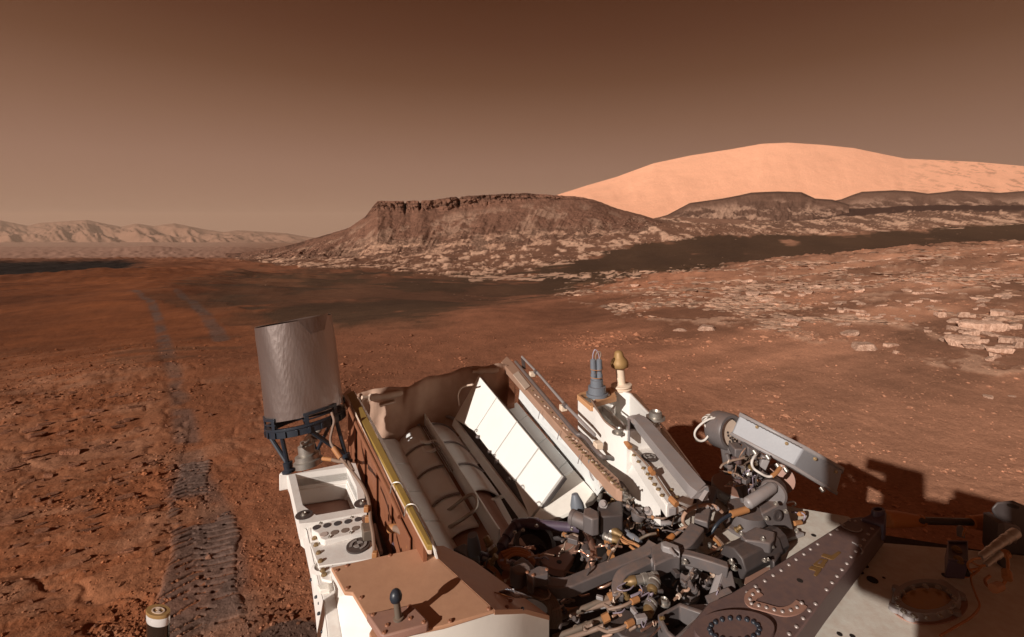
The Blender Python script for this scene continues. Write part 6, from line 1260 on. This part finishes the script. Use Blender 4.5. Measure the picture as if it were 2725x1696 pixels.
# ------------------------------------------------------------------ rocks, pebbles, wheel track, haze
def rock_mat(name, lo, hi, dust=.5):
    m, t, b = newmat(name); L = t.links; N = t.nodes; MATS[name] = m
    tc = N.new('ShaderNodeTexCoord'); oi = N.new('ShaderNodeObjectInfo')
    n = N.new('ShaderNodeTexNoise'); n.inputs['Scale'].default_value = 3.5; n.inputs['Detail'].default_value = 9; n.inputs['Roughness'].default_value = .68
    L.new(tc.outputs['Object'], n.inputs['Vector'])
    rp = N.new('ShaderNodeValToRGB'); rp.color_ramp.elements[0].color = lo + (1,); rp.color_ramp.elements[1].color = hi + (1,); rp.color_ramp.elements[0].position = .34; rp.color_ramp.elements[1].position = .66
    L.new(n.outputs['Fac'], rp.inputs[0])
    mr_ = N.new('ShaderNodeMapRange'); mr_.inputs['To Min'].default_value = .78; mr_.inputs['To Max'].default_value = 1.15; L.new(oi.outputs['Random'], mr_.inputs['Value'])
    sc = N.new('ShaderNodeVectorMath'); sc.operation = 'SCALE'; L.new(rp.outputs[0], sc.inputs[0]); L.new(mr_.outputs[0], sc.inputs['Scale'])
    L.new(sc.outputs[0], b.inputs['Base Color']); b.inputs['Roughness'].default_value = .92; b.inputs['Specular IOR Level'].default_value = .2
    n2 = N.new('ShaderNodeTexNoise'); n2.inputs['Scale'].default_value = 9; n2.inputs['Detail'].default_value = 8; L.new(tc.outputs['Object'], n2.inputs['Vector'])
    bp = N.new('ShaderNodeBump'); bp.inputs['Strength'].default_value = .7; bp.inputs['Distance'].default_value = .06; L.new(n2.outputs['Fac'], bp.inputs['Height']); L.new(bp.outputs[0], b.inputs['Normal'])
rock_mat('pale_rock', (.40, .22, .145), (.74, .48, .35))
rock_mat('red_rock', (.20, .075, .04), (.36, .155, .085))
rock_mat('dark_rock', (.05, .03, .024), (.11, .06, .045))
def rock_mesh(seed, sub, sq, material):
    """one stone: faceted lump, cut by random planes, flattened"""
    r_ = random.Random(seed); b_ = bmesh.new(); bmesh.ops.create_icosphere(b_, subdivisions=sub, radius=1)
    planes = [(V((r_.gauss(0, 1), r_.gauss(0, 1), r_.gauss(0, .5))).normalized(), r_.uniform(.42, .85)) for _ in range(12)] + [(V((r_.gauss(0, .15), r_.gauss(0, .15), 1)).normalized(), r_.uniform(.4, .7))]
    f = [V((r_.uniform(-3, 3), r_.uniform(-3, 3), r_.uniform(-3, 3))) for _ in range(4)]
    for v in b_.verts:
        c = v.co.copy()
        c *= 1.15 + .13 * math.sin(c.dot(f[0]) + 1) + .09 * math.sin(c.dot(f[1]) * 2.1) + .05 * math.sin(c.dot(f[2]) * 4.3) + .03 * math.sin(c.dot(f[3]) * 8)
        for nrm_, d in planes:
            e = c.dot(nrm_) - d
            if e > 0: c -= nrm_ * e * .97
        c.z *= sq
        v.co = c
    me = bpy.data.meshes.new('rock'); b_.to_mesh(me); b_.free(); me.shade_smooth(); me.set_sharp_from_angle(angle=R(28)); me.materials.append(MATS[material]); return me
SLAB = [rock_mesh(i, 4, .34, 'pale_rock') for i in range(6)]; LUMP = [rock_mesh(20 + i, 3, .6, 'pale_rock') for i in range(5)]
RSLAB = [rock_mesh(40 + i, 3, .22, 'red_rock') for i in range(6)]; RLUMP = [rock_mesh(60 + i, 3, .65, 'red_rock') for i in range(5)]
DLUMP = [rock_mesh(80 + i, 3, .5, 'dark_rock') for i in range(4)]
def place(me, px, row, w, h, name, label, group=None, rot=None, aspect=None, sink=.35, tilt=.1):
    """stone whose image of w x h survey units sits with its foot on the sight line (px, row)"""
    x, y, z = hit(px, row); r_ = random.Random(int(px * 7 + row * 13))
    sx = w / F * y / 2; asp = aspect if aspect else r_.uniform(.55, .9)
    o = link(name, me, None, label, 'rock', group)
    sz = max(h / F * y * .55, sx * .18)
    o.scale = (sx, sx * asp, sz / (.34 if me in SLAB else .22 if me in RSLAB else .6))
    o.location = (x, y + sx * asp * .4, z + sz * (.5 - sink)); o.rotation_euler = (r_.uniform(-tilt, tilt), r_.uniform(-tilt, tilt), r_.uniform(-.45, .45) if rot is None else rot)
    return o
D = lambda x, y: (1600 + x * .463, 640 + y * .463)
HERO = [(2100, 450, 95, 40, 'rounded pale boulder topping the bright outcrop'), (2330, 440, 125, 55, 'broad pale slab at the rear of the bright outcrop'), (2120, 505, 120, 65, 'blocky pale rock in the upper middle of the outcrop'), (2240, 530, 210, 85, 'largest cracked pale slab in the middle of the outcrop'), (2040, 525, 90, 48, 'pale rock at the left shoulder of the outcrop'), (2110, 610, 230, 100, 'long sloping pale slab at the front of the outcrop'), (2335, 525, 65, 42, 'small round pale stone beside the largest cracked slab'), (2385, 595, 115, 60, 'pale slab at the frame edge of the outcrop'), (2150, 625, 150, 36, 'low pale ledge at the foot of the outcrop'), (2325, 655, 110, 48, 'pale rock lying in front of the outcrop near the frame edge'), (2270, 562, 100, 28, 'thin pale slab between the big slabs of the outcrop'), (2412, 625, 65, 48, 'pale stone cut by the frame edge below the outcrop'),
        (1540, 635, 172, 46, 'long flat pale rock lying alone on open soil'), (1680, 612, 95, 26, 'low pale rock just behind the long flat one'), (1440, 548, 115, 36, 'tilted pale shard left of the outcrop on open soil'), (1700, 655, 45, 36, 'knobbly pale stone beside the long flat rock'), (2235, 908, 56, 26, 'lone pale stone on gravel well below the outcrop'), (2375, 908, 36, 18, 'small pale stone right of the lone gravel stone'), (620, 520, 125, 30, 'flat pale rock nearest the cream post'), (460, 526, 62, 28, 'small pale rock left of the flat one behind the post'), (1100, 470, 105, 34, 'upper of two pale slabs on the middle slope'), (1095, 496, 85, 24, 'lower of two pale slabs on the middle slope'), (1390, 496, 95, 28, 'pale slab right of the paired slabs on the slope'), (880, 312, 105, 40, 'leaning pale shard below the dark sand'), (1010, 305, 72, 28, 'oval pale rock right of the leaning shard')]
for i, (x, y, w, h, lab) in enumerate(HERO):
    px, row = D(x, y); w *= 1.18; h *= 1.25; place((SLAB + LUMP)[i % 11] if w < 100 else SLAB[i % 6], px, row, w * .463, h * .463, 'pale_rock', lab, 'pale rocks of the slope', sink=.3)
r_ = random.Random(3)
# scattered outcrop stones on the slope: nothing tells these apart
n = 0
while n < 210:
    px, row = r_.uniform(1560, 2720), r_.uniform(665, 905); x0 = 1500 + (row - 665) * .0
    if not (row > 800 - (px - 1300) * .115 + 10) or row > 760 + (px - 1560) * .13: continue
    if px > 2480 and 820 < row < 950: continue
    k = (row - 600) / 250; w = r_.uniform(8, 44) * (.35 + k * .8)
    place(r_.choice(SLAB + LUMP), px, row, w, w * r_.uniform(.22, .45), 'slope_stone', 'small pale stone on the slope ' + ('bordering the dark sand' if row < 800 - (px - 1300) * .115 + 45 else 'left of the bright outcrop' if px > 2250 else 'in the middle of the rock bands' if px > 1900 else 'behind the cream post'), 'stones strewn over the slope', sink=.3, tilt=.2); n += 1
# more pieces of the bright outcrop
for _ in range(34):
    px, row = r_.gauss(2600, 75), r_.gauss(880, 38); w = r_.uniform(14, 46)
    place(r_.choice(SLAB + LUMP), px, row, w, w * r_.uniform(.35, .6), 'outcrop_stone', 'pale chunk at the ' + ('rear' if row < 865 else 'front' if row > 905 else 'middle') + (' left' if px < 2570 else ' right' if px > 2650 else ' centre') + ' of the bright outcrop', 'chunks of the bright outcrop', sink=.25, tilt=.25)
# left foreground: flat reddish slabs, dark holes' stones
def flat_label(px, row, w):
    size = 'large' if w > 44 else 'mid sized' if w > 24 else 'small'
    where = 'on the low ridge' if row < 1090 else 'above the curved groove' if row > 1380 else 'at the left edge' if px < 130 else 'midway to the wheel track' if px < 300 else 'close beside the wheel track'
    return size + ' flat rust coloured slab half buried ' + where
LS = [(280, 840, 190, 40), (300, 905, 170, 60), (560, 860, 160, 60), (850, 670, 190, 36), (600, 1040, 230, 70), (240, 1105, 160, 50), (250, 1045, 120, 30), (870, 1000, 160, 30), (1230, 1165, 160, 60), (650, 1165, 150, 40), (950, 935, 130, 34), (680, 640, 60, 50), (1050, 805, 150, 30), (370, 790, 160, 30), (100, 590, 120, 34), (1140, 740, 140, 36), (420, 1240, 120, 50), (60, 1200, 130, 40), (240, 1290, 140, 40), (560, 1290, 80, 40)]
for i, (x, y, w, h) in enumerate(LS):
    px, row = x * .2963, 900 + y * .2963
    place(RSLAB[i % 6], px, row + 4, w * .2963, h * .2963, 'flat_stone', flat_label(px, row, w * .2963), 'flat slabs left of the tracks', rot=r_.uniform(.1, .5), aspect=.55, sink=.25)
for _ in range(70):
    px, row = r_.uniform(-5, 470), r_.uniform(1030, 1500); k = (row - 600) / 600; w = r_.uniform(18, 52) * k
    place(r_.choice(RSLAB), px, row, w, w * r_.uniform(.12, .22), 'flat_stone', flat_label(px, row, w), 'flat slabs left of the tracks', rot=r_.uniform(.2, .6), aspect=r_.uniform(.35, .6), sink=.2, tilt=.12)
for x, y, w, h, lab in ((415, 750, 40, 24, 'small black rock alone on the left slope'), (915, 512, 46, 18, 'dark flat stone on the low ridge, left of two'), (1040, 512, 50, 18, 'dark flat stone on the low ridge, right of two'), (1340, 514, 36, 14, 'dark chip on the ridge nearest the track')):
    place(DLUMP[(x // 7) % 4], x * .2963, 900 + y * .2963, w * .2963, h * .2963, 'dark_rock', lab, 'dark stones of the left slope')
for x, y, w, h, lab in ((290, 255, 55, 45, 'rounded rust stone, left of a pair near the left edge'), (385, 270, 60, 50, 'rounded rust stone, right of a pair near the left edge'), (1200, 910, 28, 22, 'pale pebble above the gold capped canister'), (1685, 912, 28, 22, 'pale pebble lying on the wheel track'), (620, 716, 34, 26, 'rust pebble casting a small shadow mid left'), (1150, 445, 40, 30, 'rust stone at the edge of the wheel track'), (655, 1000, 30, 22, 'rust pebble above the curved groove')):
    place(RLUMP[(x // 5) % 5], x * .35, 1250 + y * .35, w * .35, h * .35, 'rust_stone', lab, 'stones of the left foreground', sink=.15)
for _ in range(90):
    px, row = r_.uniform(0, 740), r_.uniform(1060, 1690); w = r_.uniform(7, 17)
    place(r_.choice(RLUMP), px, row, w, w * r_.uniform(.5, .8), 'rust_pebble', 'small rust pebble ' + ('on gravel between wheel track and white box' if px > 560 else 'lying on the grey wheel track' if px > 450 else 'near the bottom left corner' if row > 1450 else 'among flat slabs at the left edge' if px < 220 else 'left of the wheel track'), 'pebbles of the left foreground', sink=.2, tilt=.5)
# dirt lumps where the wheel has churned the soil
for _ in range(22):
    px, row = r_.gauss(745, 45), r_.uniform(1630, 1665); w = r_.uniform(9, 24)
    place(r_.choice(RLUMP), px, row, w, w * .6, 'soil_clod', 'clod of churned rust soil ' + ('against the white box' if px > 770 else 'left of the smooth grey patch' if px < 715 else 'above the smooth grey patch'), 'clods churned up by the wheel', sink=.2, tilt=.5)

def scatter(name, pos, sizes, cols, seed, label, squash=.6, parent=None):
    """thousands of grains as one mesh: eight-faced stones"""
    rg = np.random.default_rng(seed); n = len(pos)
    u = np.array([(1, 0, 0), (-1, 0, 0), (0, 1, 0), (0, -1, 0), (0, 0, 1), (0, 0, -1), (.65, .65, .45), (-.65, .6, .5), (.6, -.65, .5), (-.6, -.6, .45)], float)
    fc = np.array([(0, 6, 4), (6, 2, 4), (2, 7, 4), (7, 1, 4), (1, 9, 4), (9, 3, 4), (3, 8, 4), (8, 0, 4), (0, 2, 6), (2, 1, 7), (1, 3, 9), (3, 0, 8), (0, 5, 2), (2, 5, 1), (1, 5, 3), (3, 5, 0)])
    ang = rg.uniform(0, TAU, n); sc = sizes[:, None] * np.stack([rg.uniform(.7, 1.3, n), rg.uniform(.6, 1.2, n), rg.uniform(.6, 1.2, n) * squash], -1)
    vv = u[None] * (1 + rg.uniform(-.25, .25, (n, 10, 1))) * sc[:, None, :]
    ca, sa = np.cos(ang)[:, None], np.sin(ang)[:, None]
    vx = vv[..., 0] * ca - vv[..., 1] * sa; vy = vv[..., 0] * sa + vv[..., 1] * ca
    V_ = np.stack([vx, vy, vv[..., 2]], -1) + pos[:, None, :]
    me = mesh_np(name, V_.reshape(-1, 3), (fc[None] + np.arange(n)[:, None, None] * 10).reshape(-1, 3), np.repeat(cols, 10, 0), 'soil', False)
    return link(name, me, 'stuff', label)
rg = np.random.default_rng(5)
N1 = 60000
iy = rg.uniform(1 / 9.5, 1 / 2.2, N1); Yv = 1 / iy; pxv = rg.uniform(-40, 2780, N1); dens = fbm(((pxv - CX) / F * Yv) * 1.6, Yv * 1.6, 4)
keep = rg.random(N1) < np.clip((dens - .36) * 3.2, .04, 1) * np.where(pxv < 900, 1, .6); pxv, Yv = pxv[keep], Yv[keep]
xs = (pxv - CX) / F * Yv; zz, cc = terrain(xs, Yv); sz = np.clip(rg.lognormal(-4.95, .5, len(xs)), .003, .03) * (.7 + .08 * Yv) * np.where((pxv > 560) & (pxv < 900), .6, 1)
scatter('gravel', np.stack([xs, Yv, zz + sz * .15], -1), sz, cc * rg.uniform(.75, 1.45, (len(xs), 1)), 6, 'loose rust gravel over the near soil')
N2 = 9000
iy = rg.uniform(1 / 60, 1 / 8, N2); Yv = 1 / iy; pxv = rg.uniform(1500, 2780, N2); xs = (pxv - CX) / F * Yv; zz, cc = terrain(xs, Yv)
keep = rg.random(N2) < np.clip((fbm(xs / 1.6, Yv / 1.6, 4) - .42) * 5, 0, 1); xs, Yv, zz, cc = xs[keep], Yv[keep], zz[keep], cc[keep]
sz = np.clip(rg.lognormal(-3.5, .55, len(xs)), .012, .12) * (.5 + .03 * Yv)
scatter('slope_gravel', np.stack([xs, Yv, zz], -1), sz, cc * rg.uniform(.8, 1.2, (len(xs), 1)), 8, 'coarse gravel over the rocky slope', .45)
N4 = 42000
iy = rg.uniform(1 / 62, 1 / 8.5, N4); Yv = 1 / iy; pxv = rg.uniform(1480, 2790, N4); xs = (pxv - CX) / F * Yv; zz, cc = terrain(xs, Yv)
rowv = HZ + (H - zz) * F / Yv; band = ridged(xs / 1.9 + .35 * Yv / 1.9, Yv / 1.4 - .2 * xs, 5, .6) * .6 + fbm(xs * .35 + 11, Yv * .5, 4) * .55
wl = fbm(xs / 3 + 7, Yv / 3, 4) - .5; keep = pip(LEDGE, pxv + wl * 420, rowv + wl * 130) & (rg.random(N4) < np.clip((band - .69) * 7, 0, 1) * (.35 + .65 * sstep(1600, 1950, pxv))); xs, Yv, zz = xs[keep], Yv[keep], zz[keep]
sz = np.clip(rg.lognormal(-5.35, .55, len(xs)), .0016, .013) * Yv
cc = np.array([[.62, .375, .255]]) * rg.uniform(.45, 1.1, (len(xs), 1))
scatter('slope_slabs', np.stack([xs, Yv, zz], -1), sz, cc, 12, 'broken pale bedrock flakes banding the slope', .22)
# sparse stones on the dark sand
N5 = 900
iy = rg.uniform(1 / 200, 1 / 22, N5); Yv = 1 / iy; pxv = rg.uniform(700, 2750, N5); xs = (pxv - CX) / F * Yv; zz, cc = terrain(xs, Yv)
rowv = HZ + (H - zz) * F / Yv; keep = pip(DARK, pxv, rowv) & (fbm(xs / 9, Yv / 12, 3) > .5); xs, Yv, zz = xs[keep], Yv[keep], zz[keep]
sz = np.clip(rg.lognormal(-6.9, .5, len(xs)), .0005, .003) * Yv
scatter('sand_stones', np.stack([xs, Yv, zz], -1), sz, np.array([[.5, .3, .2]]) * rg.uniform(.4, 1.1, (len(xs), 1)), 14, 'pale stones dotted over the dark sand', .4)
# far talus blocks below the mesa and along the pale ledge
N3 = 30000
pxv = rg.uniform(620, 2760, N3); rowv = rg.uniform(560, 735, N3)
inn = pip(PALE, pxv, rowv); pxv, rowv = pxv[inn], rowv[inn]
bpy.context.view_layer.update()
hills = [o for o in C.objects if o.name.split('.')[0] in ('ground', 'mesa', 'butte')]; eye = V((0, 0, H)); tp3 = []
for a, b_ in zip(pxv, rowv):
    d = V(((a - CX) / F, 1, -(b_ - HZ) / F)).normalized(); best = None
    for o in hills:
        ok, loc, _, _ = o.ray_cast(eye, d, distance=900)
        if ok and (best is None or loc.y < best.y): best = loc
    if best is not None and 25 < best.y < 400: tp3.append(tuple(best))
tp3 = np.array(tp3); keep = rg.random(len(tp3)) < np.clip((fbm(tp3[:, 0] / 11, tp3[:, 1] / 20, 4) - .42) * 7, .03, 1); tp3 = tp3[keep]
sz = np.clip(rg.lognormal(-7.0, .5, len(tp3)), .0004, .0034) * tp3[:, 1]
cc = np.array([[.66, .40, .27]]) * rg.uniform(.5, 1.1, (len(tp3), 1))
scatter('talus', tp3, sz, cc, 9, 'pale rubble of flat rocks around the mesa foot', .4)

# wheel track: pressed strip with cleat marks
def track():
    P = catmull([V((x, y, 0)) for x, y in TRACK_A[:7]], 12, False); L_ = [0]
    for a, b_ in zip(P[:-1], P[1:]): L_.append(L_[-1] + (b_ - a).length)
    tot = L_[-1]; nu, nv = 620, 64; vs, cs = [], []
    ss = np.linspace(0, 2.7, nu); pxs = np.interp(ss, L_, [p.x for p in P]); pys = np.interp(ss, L_, [p.y for p in P])
    tx, ty = np.gradient(pxs), np.gradient(pys); nn = np.hypot(tx, ty); tx, ty = tx / nn, ty / nn
    w = np.linspace(-.235, .235, nv)
    X = pxs[:, None] + ty[:, None] * w; Y = pys[:, None] - tx[:, None] * w
    z, c = terrain(X.ravel(), Y.ravel()); z = z.reshape(nu, nv); c = c.reshape(nu, nv, 3)
    kb_ = np.ones(31) / 31; zs_ = np.apply_along_axis(lambda v: np.convolve(np.pad(v, 15, mode='edge'), kb_, 'valid'), 0, z); kc_ = np.ones(13) / 13; zs_ = np.apply_along_axis(lambda v: np.convolve(np.pad(v, 6, mode='edge'), kc_, 'valid'), 1, zs_)
    z = zs_ + .002
    Sg = np.broadcast_to(ss[:, None], (nu, nv)); W = np.broadcast_to(w, (nu, nv))
    u = Sg / .064 + np.abs(W + .04) * 4.5 + .3 * (W > 0)
    fr = u - np.floor(u)
    groove = sstep(.0, .08, fr) * sstep(.36, .26, fr) * (vnoise(np.floor(u) * 3.7 + 5, W / .06 + 9) > .28)
    patch = fbm(X * 2.6 + 30, Y * 2.6, 5, .6); hw = .215 - .075 * sstep(1.0, 1.9, Sg); on = sstep(.42, .54, patch + .16 * sstep(1.5, .8, Sg)) * sstep(hw, hw - .06, np.abs(W + .03 * np.sin(Sg * 5) + .05 * (fbm(Sg * 6, W * 0 + 2, 3) - .5))) * sstep(2.7, 2.3, Sg) * sstep(0, .15, Sg)
    side_ = (np.abs(W) > .03) | (vnoise(Sg / .06, W * 0) > .5)
    dz = .002 + on * (-.036 * groove * side_ + .006) + (fbm(X * 30, Y * 30, 3) - .5) * .008
    dz = np.where(on > .03, dz * sstep(.0, .7, on) - .005 * (1 - sstep(.0, .7, on)), -.012)
    tone = np.array([.125, .088, .074]) * (.8 + .5 * fbm(X * 12, Y * 12, 3)[..., None])
    c = c * (1 - .65 * on[..., None]) + tone * .65 * on[..., None]
    me = mesh_np('wheel_track', np.stack([X, Y, z + dz], -1).reshape(-1, 3), grid_quads(nu, nv), c.reshape(-1, 3), 'soil')
    link('wheel_track', me, 'structure', 'greyish wheel track with cleat marks pressed into red soil')
track()

# dusty air
hz = G().box((0, 3500, -85), (26000, 0, 0), (0, 17000, 0), (0, 0, 790)); me = hz.mesh('haze', 'black'); me.materials.clear()
hm = bpy.data.materials.new('haze'); hm.use_nodes = True; ht = hm.node_tree; ht.nodes.clear()
ho = ht.nodes.new('ShaderNodeOutputMaterial'); hv = ht.nodes.new('ShaderNodeVolumePrincipled')
hv.inputs['Color'].default_value = (.93, .66, .49, 1); hv.inputs['Density'].default_value = 7e-5; hv.inputs['Anisotropy'].default_value = .0
ht.links.new(hv.outputs[0], ho.inputs['Volume']); me.materials.append(hm)
link('haze', me, 'stuff', 'thin dusty air over the whole landscape')
